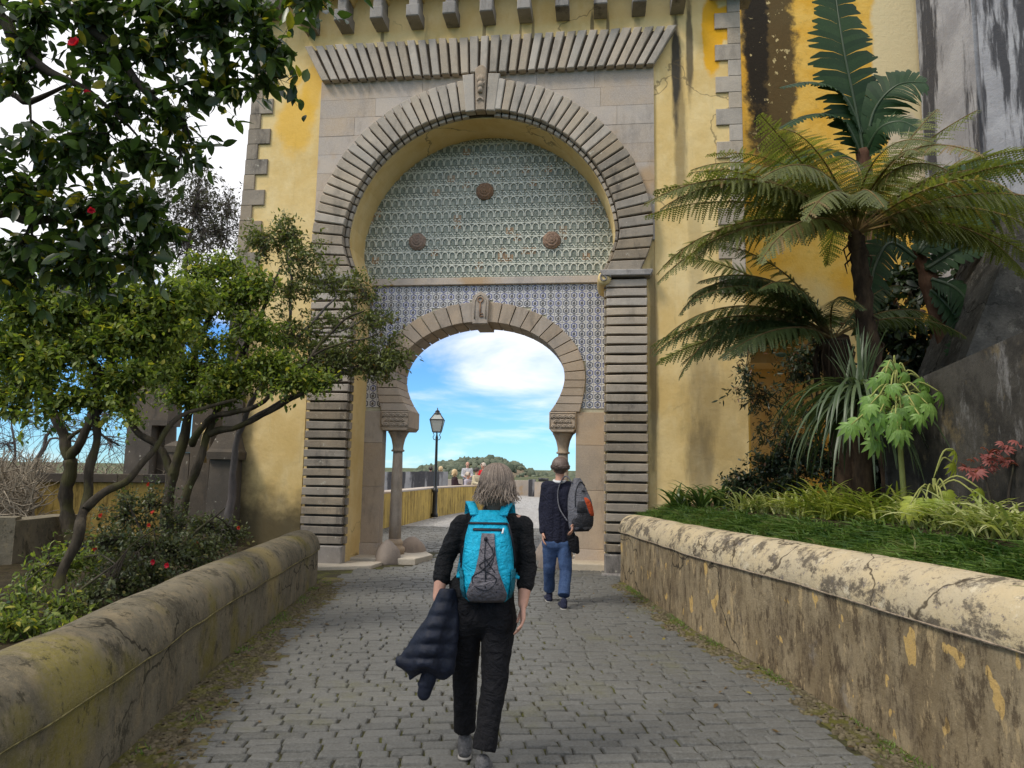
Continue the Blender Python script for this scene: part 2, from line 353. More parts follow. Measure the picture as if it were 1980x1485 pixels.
for i in range(nlow):
    v0 = IMP + (VC + RO * math.sin(a0) - IMP) * i / nlow; v1 = IMP + (VC + RO * math.sin(a0) - IMP) * (i + 1) / nlow - .026
    for sd in (-1, 1):
        f = lambda rad, v: UC + sd * prof(rad, 1, v)
        tilt = lambda v, w: v - (RO - w) * math.sin(a0) * (v - IMP) / (VC + RO * math.sin(a0) - IMP) * .9
        q = [(f(RI, tilt(v0, RI)), tilt(v0, RI)), (f(RO, v0), v0), (f(RO, v1), v1), (f(RI, tilt(v1, RI)), tilt(v1, RI))]
        if sd < 0: q = q[::-1]
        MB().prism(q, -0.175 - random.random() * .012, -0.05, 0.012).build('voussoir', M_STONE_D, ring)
        q = [(f(2.305, tilt(v0, RI)), tilt(v0, RI)), (f(RI - .012, tilt(v0, RI)), tilt(v0, RI)), (f(RI - .012, tilt(v1, RI)), tilt(v1, RI)), (f(2.305, tilt(v1, RI)), tilt(v1, RI))]
        if sd < 0: q = q[::-1]
        MB().prism(q, -0.075, 0.06, 0.008).build('soffit_tooth', M_STONE_D, ring)
# triple keystone with the carved hand and the small ring below it
for k in (-1, 0, 1):
    a, b = PI / 2 - k * da * 1.25 + da * .56, PI / 2 - k * da * 1.25 - da * .56
    ro = RO + (.17 if k == 0 else .10); wq = [radial(RI - .03, b), radial(ro, b)] + ([radial(ro + .06, (a * .3 + b * .7)), radial(ro + .08, (a + b) / 2), radial(ro + .06, (a * .7 + b * .3))] if k == 0 else []) + [radial(ro, a), radial(RI - .03, a)]
    MB().prism(wq, -0.20 if k else -0.215, -0.05, 0.015).build('keystone', M_WARM if k == 0 else M_STONE, ring)
hd = MB(); hc = (UC, VC + 2.73)
def blobpts(c, r, n=8): return [(c[0], -0.0, c[1])]
hd.lathe([(0.001, -.05), (.045, -.045), (.055, 0), (.045, .05), (.02, .07), (.001, .075)], 10, (hc[0], -0.235, hc[1] + .05))
for q, (dx, l) in enumerate(((-.055, .085), (-.028, .12), (0, .13), (.028, .12))):
    hd.tube([(hc[0] + dx * .7, -0.245, hc[1] + .1), (hc[0] + dx, -0.25, hc[1] + .1 + l)], [.014, .010], 6)
hd.tube([(hc[0] + .04, -.245, hc[1] + .05), (hc[0] + .085, -.25, hc[1] + .11)], [.014, .010], 6)
hd.tube([(hc[0], -0.24, hc[1] - .09), (hc[0], -0.24, hc[1] + .02)], [.045, .035], 8)
hd.build('hand_relief', M_WARM, ring, True)
rg = MB()
rg.tube([(UC + .05 * math.cos(t), -0.235, VC + 2.50 + .05 * math.sin(t)) for t in [PI * i / 8 for i in range(9)]], .014, 6)
rg.build('ring_relief', M_WARM, ring, True)
# pillars of grooved blocks
for sd, (u0, u1) in ((-1, (-3.03, -2.315)), (1, (1.975, 2.63))):
    pl = link(bpy.data.objects.new('pillar', None), gate)
    MB().prism([(u0 + .02, -.1), (u1 - .02, -.1), (u1 - .02, IMP - .08), (u0 + .02, IMP - .08)], -0.055, 0.011).build('core', M_GROOVE, pl)
    v = 0.36; n = 28; pitch = (IMP - .11 - v) / n
    for i in range(n):
        jj = random.uniform(-.006, .006)
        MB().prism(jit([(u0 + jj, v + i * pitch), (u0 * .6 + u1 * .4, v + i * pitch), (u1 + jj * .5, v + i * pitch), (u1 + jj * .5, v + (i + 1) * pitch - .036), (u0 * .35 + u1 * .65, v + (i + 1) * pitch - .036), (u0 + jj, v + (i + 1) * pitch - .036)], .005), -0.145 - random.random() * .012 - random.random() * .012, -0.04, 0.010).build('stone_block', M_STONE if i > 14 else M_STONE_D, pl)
        a, b = (u1 - .001, u1 + .035) if sd < 0 else (u0 - .035, u0 + .001)
        MB().prism([(a, v + i * pitch), (b, v + i * pitch), (b, v + (i + 1) * pitch - .045), (a, v + (i + 1) * pitch - .045)], -0.08, 0.03, 0.006).build('edge_tooth', M_STONE_D, pl)
    MB().prism([(u0 - .03, -.1), (u1 + .03, -.1), (u1 + .03, .33), (u0 - .03, .33)], -0.20, -0.03, 0.02).build('plinth', M_GREY, pl)
    MB().prism([(u0 - .07, -.1), (u1 + .05, -.1), (u1 + .05, .05), (u0 - .07, .05)], -0.30, -0.19, 0.02).build('foot_slab', M_GREY, pl)
    MB().prism([(u0 - .06, IMP - .105), (u1 + .05, IMP - .105), (u1 + .09, IMP - .04), (u1 + .09, IMP - .003), (u0 - .10, IMP - .003), (u0 - .10, IMP - .04)], -0.25, 0.0, 0.012).build('impost', M_GREY, pl)
    # scroll console running back into the reveal
    uc = UC + sd * 2.115; sc = MB()
    sc.tube([(uc, -0.22 + .1 * i, IMP - .135) for i in range(10)], [.105, .112, .115, .115, .115, .115, .115, .115, .11, .10], 18)
    sc.build('scroll_console', M_PLAST, pl, True)
    spz = MB(); spz.tube([(uc + (.10 - .012 * i * .45) * math.cos(i * .5), -0.232, IMP - .135 + (.10 - .012 * i * .45) * math.sin(i * .5)) for i in range(17)], .014, 6)
    spz.build('volute', M_GREY, pl, True)
# corbels and scalloped parapet
for i in range(11):
    u = -3.31 + .648 * i; cb = MB()
    cb.prism([(u - .115, 9.40), (u + .115, 9.40), (u + .115, 9.62), (u - .115, 9.62)], -0.42, 0.0, 0.015)
    cb.prism([(u - .08, 9.621), (u + .08, 9.621), (u + .08, 9.95), (u - .08, 9.95)], -0.36, 0.0, 0.015)
    cb.build('corbel', M_GREY, gate)
pp = [(-3.62, 9.9)]
for i in range(10):
    c = -3.31 + .648 * (i + .5); pp += [(c - .22, 9.9)] + [(c - .22 * math.cos(t), 9.9 + .22 * math.sin(t)) for t in [PI * k / 8 for k in range(1, 8)]] + [(c + .22, 9.9)]
pp += [(3.48, 9.9), (3.48, 11.3), (-3.62, 11.3)]
MB().prism(pp, -0.44, -0.002).build('parapet', M_PLAST, gate)
MB().prism([(3.72, 9.62), (4.42, 9.62), (4.5, 11.3), (3.66, 11.3)], -0.45, 0.3, 0.02).build('turret_base', M_GREY, gate)
MB().prism([(-4.55, 9.75), (-3.85, 9.75), (-3.80, 11.3), (-4.6, 11.3)], -0.45, 0.3, 0.02).build('turret_base', M_GREY, gate)
# quoins
v = 4.5; i = 0
while v < 9.55:
    for sd in (-1, 1):
        e = (-4.34 - (9.9 - v) * .036 if v > 5.5 else -4.5) if sd < 0 else 4.2
        e -= .012 if sd < 0 else -.012
        w = .42 if i % 2 == 0 else .21
        a, b = (e, e + w) if sd < 0 else (e - w, e)
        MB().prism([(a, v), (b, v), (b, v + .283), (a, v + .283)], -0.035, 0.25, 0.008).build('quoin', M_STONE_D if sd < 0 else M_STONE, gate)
    v += .286; i += 1
# ---------------- tiled tympanum
YT = 0.76
def in_shape(v, a_up, b_up, low):      # half width of the inner horseshoe (basket arch above, curling in below)
    if v >= 3.22: return a_up * math.sqrt(max(1 - ((v - 3.22) / b_up) ** 2, 0))
    k = (3.22 - v) / .6; return a_up - (a_up - low) * k ** 1.8
UI = -0.235
def arch_pt(t, outer):                 # t 0..1 from right springing over the crown to left springing
    a_up, b_up, low = (1.86, 1.36, 1.76) if outer else (1.50, 1.00, 1.25)
    k = .14
    if t < k: v = 2.62 + .6 * t / k; return (UI + in_shape(v, a_up, b_up, low), v)
    if t > 1 - k: v = 2.62 + .6 * (1 - t) / k; return (UI - in_shape(v, a_up, b_up, low), v)
    a = PI * (t - k) / (1 - 2 * k); return (UI + a_up * math.cos(a), 3.22 + b_up * math.sin(a))
hole = [arch_pt(i / 40, False) for i in range(41)]
hole = [(UI + (x - UI) * 1.03, max(z + .02, 2.622) if z > 2.63 else 2.622) for x, z in hole]
MB().prism([(-2.5, 2.622)] + hole[::-1] + [(2.2, 2.622), (2.2, 7.86), (-2.5, 7.86)], YT + .012, 1.35).build('tympanum_wall', M_MORTAR, gate)
MB().prism([(UC - 2.29, 4.90), (UC + 2.20, 4.90), (UC + 2.20, 5.03), (UC - 2.29, 5.03)], YT - .075, YT + .01, .01).build('string_course', M_ASH, gate)
for a, b in ((-2.49, -1.97), (1.465, 2.2)):
    pr = link(bpy.data.objects.new('pier', None), gate); vv = [-.1, .30, 1.28, 2.05, 2.62]
    for i in range(4): MB().prism([(a, vv[i] + .0015), (b, vv[i] + .0015), (b, vv[i + 1] - .0015), (a, vv[i + 1] - .0015)], YT - .02 - (.03 if i == 0 else 0), .98, .006).build('pier_block', M_WARM if i else M_ASH, pr)
# tiles: blue printed ones below, green relief ones above
def blue_tile_mat():
    t = NT('blue_tile_glaze'); tc = t.n('ShaderNodeTexCoord'); x = t.xyz(tc.outputs['Object'])
    X = t.math('MULTIPLY', x[0], 1 / .0665); Z = t.math('MULTIPLY', x[2], 1 / .0665)
    ax = t.math('ABSOLUTE', X); az = t.math('ABSOLUTE', Z)
    hexd = t.math('MAXIMUM', t.math('MULTIPLY', ax, 1.15), t.math('ADD', t.math('MULTIPLY', ax, .55), t.math('MULTIPLY', az, .95)))
    rng = t.math('MULTIPLY', t.ramp(hexd, .60, .66), t.ramp(hexd, .98, .93))
    e = t.math('ADD', t.math('POWER', t.math('DIVIDE', t.math('SUBTRACT', X, -.03), .40), 2), t.math('POWER', t.math('DIVIDE', t.math('ADD', Z, .06), .46), 2))
    leaf = t.ramp(e, 1.1, .8)
    st = t.math('MULTIPLY', t.ramp(t.math('ABSOLUTE', t.math('SUBTRACT', X, t.math('MULTIPLY', Z, .25))), .13, .09), t.math('MULTIPLY', t.ramp(Z, .02, .1), t.ramp(Z, .58, .5)))
    motif = t.math('MAXIMUM', leaf, st)
    tt = t.ramp(t.rnd(), .25, .9)
    ink = t.mix(tt, (0.014, 0.016, 0.03), (0.03, 0.04, 0.17))
    mot = t.mix(t.math('FRACT', t.math('MULTIPLY', t.rnd(), 7.7)), (0.025, 0.025, 0.02), (0.07, 0.055, 0.03))
    c = t.mix(t.ramp(t.noise(9), .3, .7), (0.62, 0.605, 0.58), (0.54, 0.53, 0.53))
    c = t.mix(t.math('MULTIPLY', rng, .9), c, ink); c = t.mix(t.math('MULTIPLY', motif, .92), c, mot)
    t.bump(motif, .2, .004)
    return t.fin(c, .22, .5)
M_BLUE = blue_tile_mat()
def green_tile_mat():
    t = NT('green_tile_glaze')
    cell = t.n('ShaderNodeTexWhiteNoise'); cell.noise_dimensions = '3D'
    t.l(t.vec('FLOOR', t.vec('DIVIDE', t.vec('SUBTRACT', t.pos, tuple(GO)), (.137, 5, .127)), (0, 0, 0)), cell.inputs[0])
    c = t.mix(cell.outputs[0], (0.125, 0.145, 0.11), (0.25, 0.265, 0.21))
    c = t.mix(t.ramp(cell.outputs[0], .935, .95), c, (0.30, 0.15, 0.05))
    c = t.mix(t.ramp(t.noise(60, 2, .6), .50, .62, 0, .7), c, (0.36, 0.39, 0.29))
    c = t.mix(t.ramp(t.noise(34, 2, .6, None, 6), .55, .62, 0, .6), c, (0.045, 0.06, 0.045))
    t.bump(t.noise(60, 3), .5, .01)
    return t.fin(c, .3, .5)
M_GREEN = green_tile_mat(); M_GLAZE = flat_mat('pale_glaze', (0.57, 0.57, 0.48), .3, .5, .18, 25, .2)
tl = link(bpy.data.objects.new('blue_tile_panel', None), gate)
TPX = .1385
bt = None; cnt = 0
ocl = lambda u, v: (v < 4.62 and ((u - UI) / 1.80) ** 2 + (max(v - 3.22, 0) / 1.31) ** 2 < 1) if v >= 3.2 else abs(u - UI) < in_shape(v, 1.80, 1.3, 1.70)
for r_ in range(17):
    for c_ in range(-17, 17):
        u = UC + (c_ + .5) * TPX; v = 4.90 - (r_ + .5) * TPX
        if abs(u - UC) > 2.13 + .04 or v < 2.66: continue
        if ocl(u - math.copysign(.03, u - UI), v - .03) : continue
        if bt is None:
            bt = MB().prism([(-.0665, -.0665), (.0665, -.0665), (.0665, .0665), (-.0665, .0665)], -.008, .006, .003).build('tile', M_BLUE, tl)
            o = bt
        else: o = link(bt.copy(), tl)
        o.location = (u, YT + .004 + random.uniform(-.0015, .0015), v); cnt += 1
# relief tile: a plate with a raised round-headed arch, and a low plate of scrolls
def arch_tile():
    m = MB(); m.prism([(-.066, -.074), (.066, -.074), (.066, .074), (-.066, .074)], -.004, .008); nb = len(m.F)
    def rib(pts, w, y):
        for k in range(len(pts) - 1):
            p, q = Vector(pts[k]), Vector(pts[k + 1]); d = (q - p).normalized(); nrm = Vector((-d.y, d.x)) * w
            m.prism([tuple(p - nrm), tuple(q - nrm), tuple(q + nrm), tuple(p + nrm)], y, -.0035)
    rib([(-.057, -.07), (-.057, .005), (-.038, .043), (0, .058), (.038, .043), (.057, .005), (.057, -.07)], .0085, -.024)
    rib([(-.066, .07), (.066, .07)], .006, -.018)
    return m.V, m.F, [1] * 0 + [0] * nb + [1] * (len(m.F) - nb)
def scroll_tile():
    m = MB(); m.prism([(-.066, -.052), (.066, -.052), (.066, .052), (-.066, .052)], -.004, .008); nb = len(m.F)
    def rib(pts, w, y):
        for k in range(len(pts) - 1):
            p, q = Vector(pts[k]), Vector(pts[k + 1]); d = (q - p).normalized(); nrm = Vector((-d.y, d.x)) * w
            m.prism([tuple(p - nrm), tuple(q - nrm), tuple(q + nrm), tuple(p + nrm)], y, -.0035)
    rib([(-.06, .02), (-.02, .035), (.0, .0), (.03, -.03), (.06, -.015)], .008, -.017)
    rib([(-.066, -.047), (.066, -.047)], .005, -.014); rib([(-.045, -.025), (-.02, -.02)], .007, -.014); rib([(.025, .025), (.05, .03)], .007, -.014)
    return m.V, m.F, [0] * nb + [1] * (len(m.F) - nb)
gt = link(bpy.data.objects.new('green_tile_panel', None), gate)
spots = []
v = 5.035; row = 0
while v < 7.7:
    h = .105 if row % 2 == 0 else .149
    vc = v + h / 2
    for c_ in range(-18, 18):
        u = UC + (c_ + (.5 if row % 2 == 0 else .5)) * .1375
        hw = prof(2.30, 1, vc)
        if abs(u - UC) > hw + .03: continue
        spots.append((u, vc, row % 2))
    v += h; row += 1
kinds = {1: arch_tile(), 0: scroll_tile()}
meds = [(UC - .045, 6.65), (UC - 1.275, 5.73), (UC + 1.185, 5.70)]
spots.sort(key=lambda s: s[1]); protos = {}
rest = MB(); rest_m = []
for i, (u, vc, kd) in enumerate(spots):
    Vv, Ff, mi = kinds[kd]
    if i < 300:
        if kd not in protos:
            protos[kd] = mesh_obj('tile', Vv, Ff, [M_GREEN, M_GLAZE], gt); protos[kd].data.polygons.foreach_set('material_index', mi); o = protos[kd]
        else: o = link(protos[kd].copy(), gt)
        o.location = (u, YT + .004 + random.uniform(-.002, .002), vc)
    else:
        rest.add([(x + u, y + YT + .004, z + vc) for x, y, z in Vv], Ff); rest_m += mi
ro_ = rest.build('upper_tiles', [M_GREEN, M_GLAZE], gt); ro_.data.polygons.foreach_set('material_index', rest_m); tag(ro_, kind='stuff')
# carved rosettes
M_TERRA = stone_mat('brown_rosette_stone', (0.27, 0.165, 0.10), (0.20, 0.125, 0.085), 0.3, 0.15, 0.1)
for u, v in meds:
    m = MB()
    pr_ = [(0.001, -.10), (.025, -.105), (.035, -.085), (.05, -.10), (.065, -.095), (.075, -.07), (.095, -.085), (.115, -.08), (.125, -.05), (.145, -.055), (.155, -.03), (.150, .03)]
    V = []; F = []; seg = 32
    for i, (r_, y_) in enumerate(pr_):
        for k in range(seg):
            a = 2 * PI * k / seg; rr = r_ * (1 + .02 * math.sin(8 * a + i * 1.1)) * 1.05
            V.append((u + rr * math.cos(a), YT + y_ + .010 * math.sin(8 * a + i * .9) * (r_ / .15), v + rr * math.sin(a)))
    F = [(i * seg + k, (i + 1) * seg + k, (i + 1) * seg + (k + 1) % seg, i * seg + (k + 1) % seg) for i in range(len(pr_) - 1) for k in range(seg)] + [tuple(range(seg))]
    m.add(V, F).build('rosette', M_TERRA, gate, True)
# inner horseshoe arch
ia = link(bpy.data.objects.new('inner_arch', None), gate)
NI = 31; ts = [i / NI for i in range(NI + 1)]
for i in range(NI):
    if i == NI // 2: continue
    a, b = ts[i] + .0012, ts[i + 1] - .0012; m_ = (a + b) / 2
    q = [arch_pt(a, False), arch_pt(a, True), arch_pt(m_, True), arch_pt(b, True), arch_pt(b, False), arch_pt(m_, False)]
    MB().prism(q, YT - .06 - random.random() * .008, 1.42, .006).build('voussoir', M_WARM, ia)
kq = [(UI - .135, 4.17), (UI + .135, 4.17), (UI + .155, 4.60), (UI + .10, 4.70), (UI, 4.76), (UI - .10, 4.70), (UI - .155, 4.60)]
MB().prism(kq, YT - .13, 1.45, .012).build('keystone', M_WARM, ia)
kf = [(UI - .10, 4.26), (UI - .10, 4.58), (UI - .06, 4.66), (UI, 4.70), (UI + .06, 4.66), (UI + .10, 4.58), (UI + .10, 4.26)]
MB().tube([(x, YT - .135, z) for x, z in kf], .011, 6).build('keystone_moulding', M_WARM, ia, True)
ky = MB(); ky.tube([(UI + .045 * math.cos(t), YT - .142, 4.60 + .045 * math.sin(t)) for t in [2 * PI * i / 12 for i in range(13)]], .011, 6, False)
ky.tube([(UI, YT - .142, 4.56), (UI, YT - .142, 4.29)], .012, 6); ky.tube([(UI, YT - .142, 4.30), (UI + .06, YT - .142, 4.30)], .012, 6); ky.tube([(UI, YT - .142, 4.35), (UI + .05, YT - .142, 4.35)], .011, 6)
ky.build('key_relief', M_TERRA, ia, True)
for sd, (a, b) in ((-1, (-2.0, -1.475)), (1, (1.005, 1.47))):
    cu = (a + b) / 2 + .0
    cl = link(bpy.data.objects.new('column', None), gate)
    MB().prism([(a + .05, 2.27), (b - .05, 2.27), (b, 2.33), (b, 2.618), (a, 2.618), (a, 2.33)], YT - .07, 1.40, .012).build('impost_block', M_WARM, cl)
    sc = MB(); w = (b - a - .07) / 4
    for r_ in range(3):
        for k in range(4 - (r_ % 2)):
            cx = a + .035 + w * (k + .5 + (r_ % 2) * .5); cz = 2.345 + r_ * .082
            for rr in (w * .5, w * .28):
                sc.tube([(cx + rr * math.cos(t), YT - .078, cz + rr * 1.1 * math.sin(t)) for t in [PI * i / 6 for i in range(7)]], .013, 5)
    sc.tube([(a + .02, YT - .072, 2.335), (b - .02, YT - .072, 2.335), (b - .02, YT - .072, 2.60), (a + .02, YT - .072, 2.60), (a + .02, YT - .072, 2.335)], .008, 5)
    sc.build('fish_scale_relief', M_WARM, cl, True)
    yc = YT + .20
    MB().lathe([(.09, 1.90), (.115, 1.905), (.12, 1.93), (.095, 1.945), (.10, 2.02), (.125, 2.13), (.165, 2.22), (.185, 2.245), (.185, 2.269)], 24, (cu, yc, 0)).build('capital', M_WARM, cl, True)
    MB().lathe([(.108, .36), (.106, .8), (.098, 1.3), (.086, 1.901)], 24, (cu, yc, 0)).build('shaft', M_WARM, cl, True)
    MB().lathe([(.17, .0), (.17, .14), (.18, .15), (.185, .19), (.17, .22), (.14, .235), (.135, .26), (.15, .275), (.15, .31), (.13, .33), (.109, .365)], 24, (cu, yc, 0)).build('base', M_WARM, cl, True)
# threshold slabs of the gate
M_SLAB = stone_mat('pale_slab', (0.44, 0.385, 0.30), (0.36, 0.32, 0.26), 0.35, 0.1, 0.1)
for q, z, nm in (([(-2.5, .25), (-1.2, .35), (-1.05, 1.0), (-1.3, 1.5), (-2.5, 1.5)], .10, 'threshold_slab'), ([(-2.75, -.75), (-1.75, -.30), (-1.7, .22), (-2.75, .22)], .055, 'threshold_slab'),
                 ([(1.0, .30), (2.2, .25), (2.2, 1.5), (.95, 1.5)], .12, 'threshold_slab')):
    n = len(q); V = [(x, y, -.1) for x, y in q] + [(x, y, z - .015) for x, y in q] + [(x + (0 - x + sum(a for a, _ in q) / n) * .012, y + (sum(b for _, b in q) / n - y) * .012, z) for x, y in q]
    F = [(l * n + k, l * n + (k + 1) % n, (l + 1) * n + (k + 1) % n, (l + 1) * n + k) for l in (0, 1) for k in range(n)] + [tuple(2 * n + k for k in range(n))]
    mesh_obj(nm, V, F, M_SLAB, gate)
# guard stones
M_BOUL = stone_mat('boulder_granite', (0.27, 0.22, 0.18), (0.20, 0.165, 0.14), 0.3, 0.12, 0.15)
def guard_stone(pt, rx, rz, lab, seed):
    bm = bmesh.new(); bmesh.ops.create_icosphere(bm, subdivisions=3, radius=1)
    for v in bm.verts:
        n_ = mnoise.noise(v.co * 1.4 + Vector((seed, 0, 0))) * .12; v.co *= 1 + n_
        v.co = Vector((v.co.x * rx, v.co.y * rx * 1.15, max(v.co.z, -.15) * rz))
    me = bpy.data.meshes.new('guard_stone'); bm.to_mesh(me); bm.free(); me.shade_smooth(); me.materials.append(M_BOUL)
    o = link(bpy.data.objects.new('guard_stone', me)); o.location = pt
    tag(o, lab, 'stone', 'rounded guard stones at the gate columns')
guard_stone(gp(-1.70, .42, .03), .22, .35, 'rounded granite guard stone in front of the left gate column', 1)
guard_stone(gp(-1.55, 1.45, .03), .26, .32, 'rounded granite guard stone behind the left gate column', 4)
guard_stone(gp(1.10, .50, .03), .24, .38, 'rounded granite guard stone behind the legs of the man in jeans', 8)
guard_stone(gp(.98, 1.5, .03), .27, .36, 'small part of a guard stone left of the jeans, behind the right gate column', 12)
# ------------------------------------------------------------------ ground and road
def cobble_mat():
    t = NT('granite_setts'); w = t.rnd()
    c = t.mix(w, (0.070, 0.070, 0.063), (0.122, 0.121, 0.110))
    c = t.mix(t.ramp(t.noise(1.1, 4), .4, .65, 0, .6), c, (0.130, 0.129, 0.117))
    c = t.mix(t.ramp(t.noise(70, 3, .7), .35, .7, 0, .6), c, (0.17, 0.17, 0.16))
    c = t.mix(t.ramp(t.noise(90, 2, .7, None, 3), .6, .7, 0, .6), c, (0.05, 0.05, 0.05))
    c = t.mix(t.ramp(t.noise(.8, 6, .7, None, 5), .56, .7, 0, .5), c, (0.125, 0.122, 0.062))
    t.bump(t.noise(55, 5, .7), .55, .012); t.bump(t.noise(14, 4), .5, .03)
    return t.fin(c, .62, .35)
M_COB = cobble_mat()
def joint_mat():
    t = NT('mossy_joints'); c = t.mix(t.ramp(t.noise(2.2, 6, .65), .42, .62), (0.055, 0.050, 0.034), (0.115, 0.12, 0.034))
    c = t.mix(t.ramp(t.noise(40, 4, .7), .45, .65, 0, .7), c, (0.03, 0.027, 0.02))
    t.bump(t.noise(60, 5, .7), .8, .02)
    return t.fin(c, .95, .1)
M_JOINT = joint_mat()
def far_cobble_mat():
    t = NT('sunlit_setts'); v = t.voro(6.2, 'DISTANCE_TO_EDGE', 'Distance', (1.0, .9, 1)); c = t.mix(t.ramp(v, .01, .06), (0.17, 0.16, 0.14), (0.38, 0.37, 0.355))  # paler than the near setts: sunlight beyond the gate painted into the colour
    c = t.mix(t.ramp(t.noise(3, 6, .7), .35, .7, 0, .6), c, (0.23, 0.22, 0.21)); t.bump(t.ramp(v, 0, .12), .6, .03)
    return t.fin(c, .75, .3)
M_FARCOB = far_cobble_mat()
def soil_mat():
    t = NT('leaf_littered_soil'); c = t.mix(t.ramp(t.noise(5, 6, .7), .35, .65), (0.035, 0.026, 0.016), (0.075, 0.058, 0.032))
    c = t.mix(t.ramp(t.noise(26, 4, .7, None, 3), .55, .65, 0, .8), c, (0.06, 0.07, 0.02)); t.bump(t.noise(22, 6, .75), 1.0, .05)
    return t.fin(c, .95, .1)
M_SOIL = soil_mat()
M_FIELD = flat_mat('distant_scrub', (0.085, 0.095, 0.045), .95, .1, .4, .05)
def sheet(name, pts, mat, z=None, kind='structure'):
    o = mesh_obj(name, [(p[0], p[1], (p[2] if len(p) > 2 else 0) if z is None else z) for p in pts], [tuple(range(len(pts)))], mat); return tag(o, kind=kind)
sheet('ground', [(-3000, -300), (3000, -300), (3000, 4500), (-3000, 4500)], M_FIELD, -1.2)
LW = [G(612, 1130), G(420, 1290), G(215, 1487)]; LW.append(LW[-1] + (LW[-1] - LW[0]) * .75)        # foot of the left low wall
RW = [G(1200, 1124), G(1343, 1222), G(1534, 1326), G(1710, 1432), G(1800, 1492)]; RW.append(RW[-1] + (RW[-1] - RW[-3]) * 1.3)
rb = sheet('road', [(-5.2, -2.5), (5.2, -2.5), (4.8, 12), (1.9, 14.5), (1.9, 15.2), (-2.6, 15.2), (-2.6, 14.2), (-4.2, 12)], M_JOINT, .001)
tag(rb, 'cobbled road leading up to the gate', None)
sheet('terrace_road', [(-14, 13.6), (16, 13.6), (16, 47), (-14, 47)], M_FARCOB, -.035)
# individual setts in rows across the road
RD = (LW[0] - LW[2]).normalized(); RA = Vector((-math.sin(R(-5.6)) * -1, math.cos(R(5.6)), 0)); RA = Vector((-.098, .995, 0)).normalized(); RX = Vector((RA.y, -RA.x, 0))
def wall_x(path, y):
    for a, b in zip(path, path[1:]):
        if min(a.y, b.y) <= y <= max(a.y, b.y): return a.x + (b.x - a.x) * (y - a.y) / (b.y - a.y)
    return path[0].x if y > path[0].y else path[-1].x
setts = []
s = 2.6; row = 0
while s < 20.5:
    dp = random.uniform(.094, .113); t = -5.5 + random.uniform(0, .2)
    while t < 5.5:
        w = random.uniform(.14, .225); c = RA * (s + dp / 2) + RX * (t + w / 2)
        c += RX * (-.25)
        c.y += .02 * math.sin(c.x * 2.1 + s * .7)
        if c.y < 10.2: ok = wall_x(LW, c.y) + .34 + .08 * math.sin(c.y * 2.3) < c.x < wall_x(RW, c.y) - .20 - .06 * math.sin(c.y * 1.9)
        elif c.y < 11.8: ok = -2.45 < c.x < 1.55 + (c.y - 10.2) * .15 and not (c.x < -2.0 and c.y > 11.55)
        elif c.y < 14.0:
            lu = (c - GO).dot(GU); ok = -1.12 < lu < .95
        else: ok = -4.6 < c.x < 5 and c.y < 20
        if ok: setts.append((c.copy(), w, dp))
        t += w + random.uniform(.006, .014)
    s += dp + random.uniform(.003, .009); row += 1
def sett_mesh(c, w, d, local):
    """12-point rounded block, corners all a little different"""
    o = Vector((0, 0, 0)) if local else c; V = []; hz = random.uniform(-.006, .006); tx, ty = random.uniform(-.03, .03), random.uniform(-.03, .03)
    for lay, (ins, z) in enumerate(((0, -.05), (0.0, .004), (.007, .0145), (.020, .0185))):
        for sx, sy in ((-1, -1), (-.1, -1.02), (1, -1), (1.015, .1), (1, 1), (.1, 1.02), (-1, 1), (-1.015, -.1)):
            if lay == 0: jit = [(random.uniform(-.006, .006), random.uniform(-.005, .005)) for _ in range(8)] if not V else jit
            i = len(V) % 8
            x = sx * (w / 2 - ins) + jit[i][0]; y = sy * (d / 2 - ins * .8) + jit[i][1]
            if abs(sx) == 1 and abs(sy) == 1: x *= .99; y *= .985
            V.append(o + RX * x + RA * y + Vector((0, 0, z + hz + x * tx + y * ty if lay > 1 else z)))
    F = [(l * 8 + k, l * 8 + (k + 1) % 8, (l + 1) * 8 + (k + 1) % 8, (l + 1) * 8 + k) for l in range(3) for k in range(8)] + [tuple(24 + k for k in range(8))]
    return V, F
def vis(c):
    q = CAM_R.transposed() @ (c - EYEV); return abs(q.x / -q.z) < .75 and abs(q.y / -q.z) < .56
inview = sorted([s_ for s_ in setts if vis(s_[0])], key=lambda s_: s_[0].length)
near = set(id(s_) for s_ in inview[:300]); rest = MB()
for s_ in setts:
    if id(s_) in near:
        V, F = sett_mesh(*s_, True); o = mesh_obj('sett', V, F, M_COB, rb, False); o.location = s_[0]
    else:
        V, F = sett_mesh(*s_, False); rest.add(V, F)
o = rest.build('setts', M_COB, rb, False); tag(o, kind='stuff')
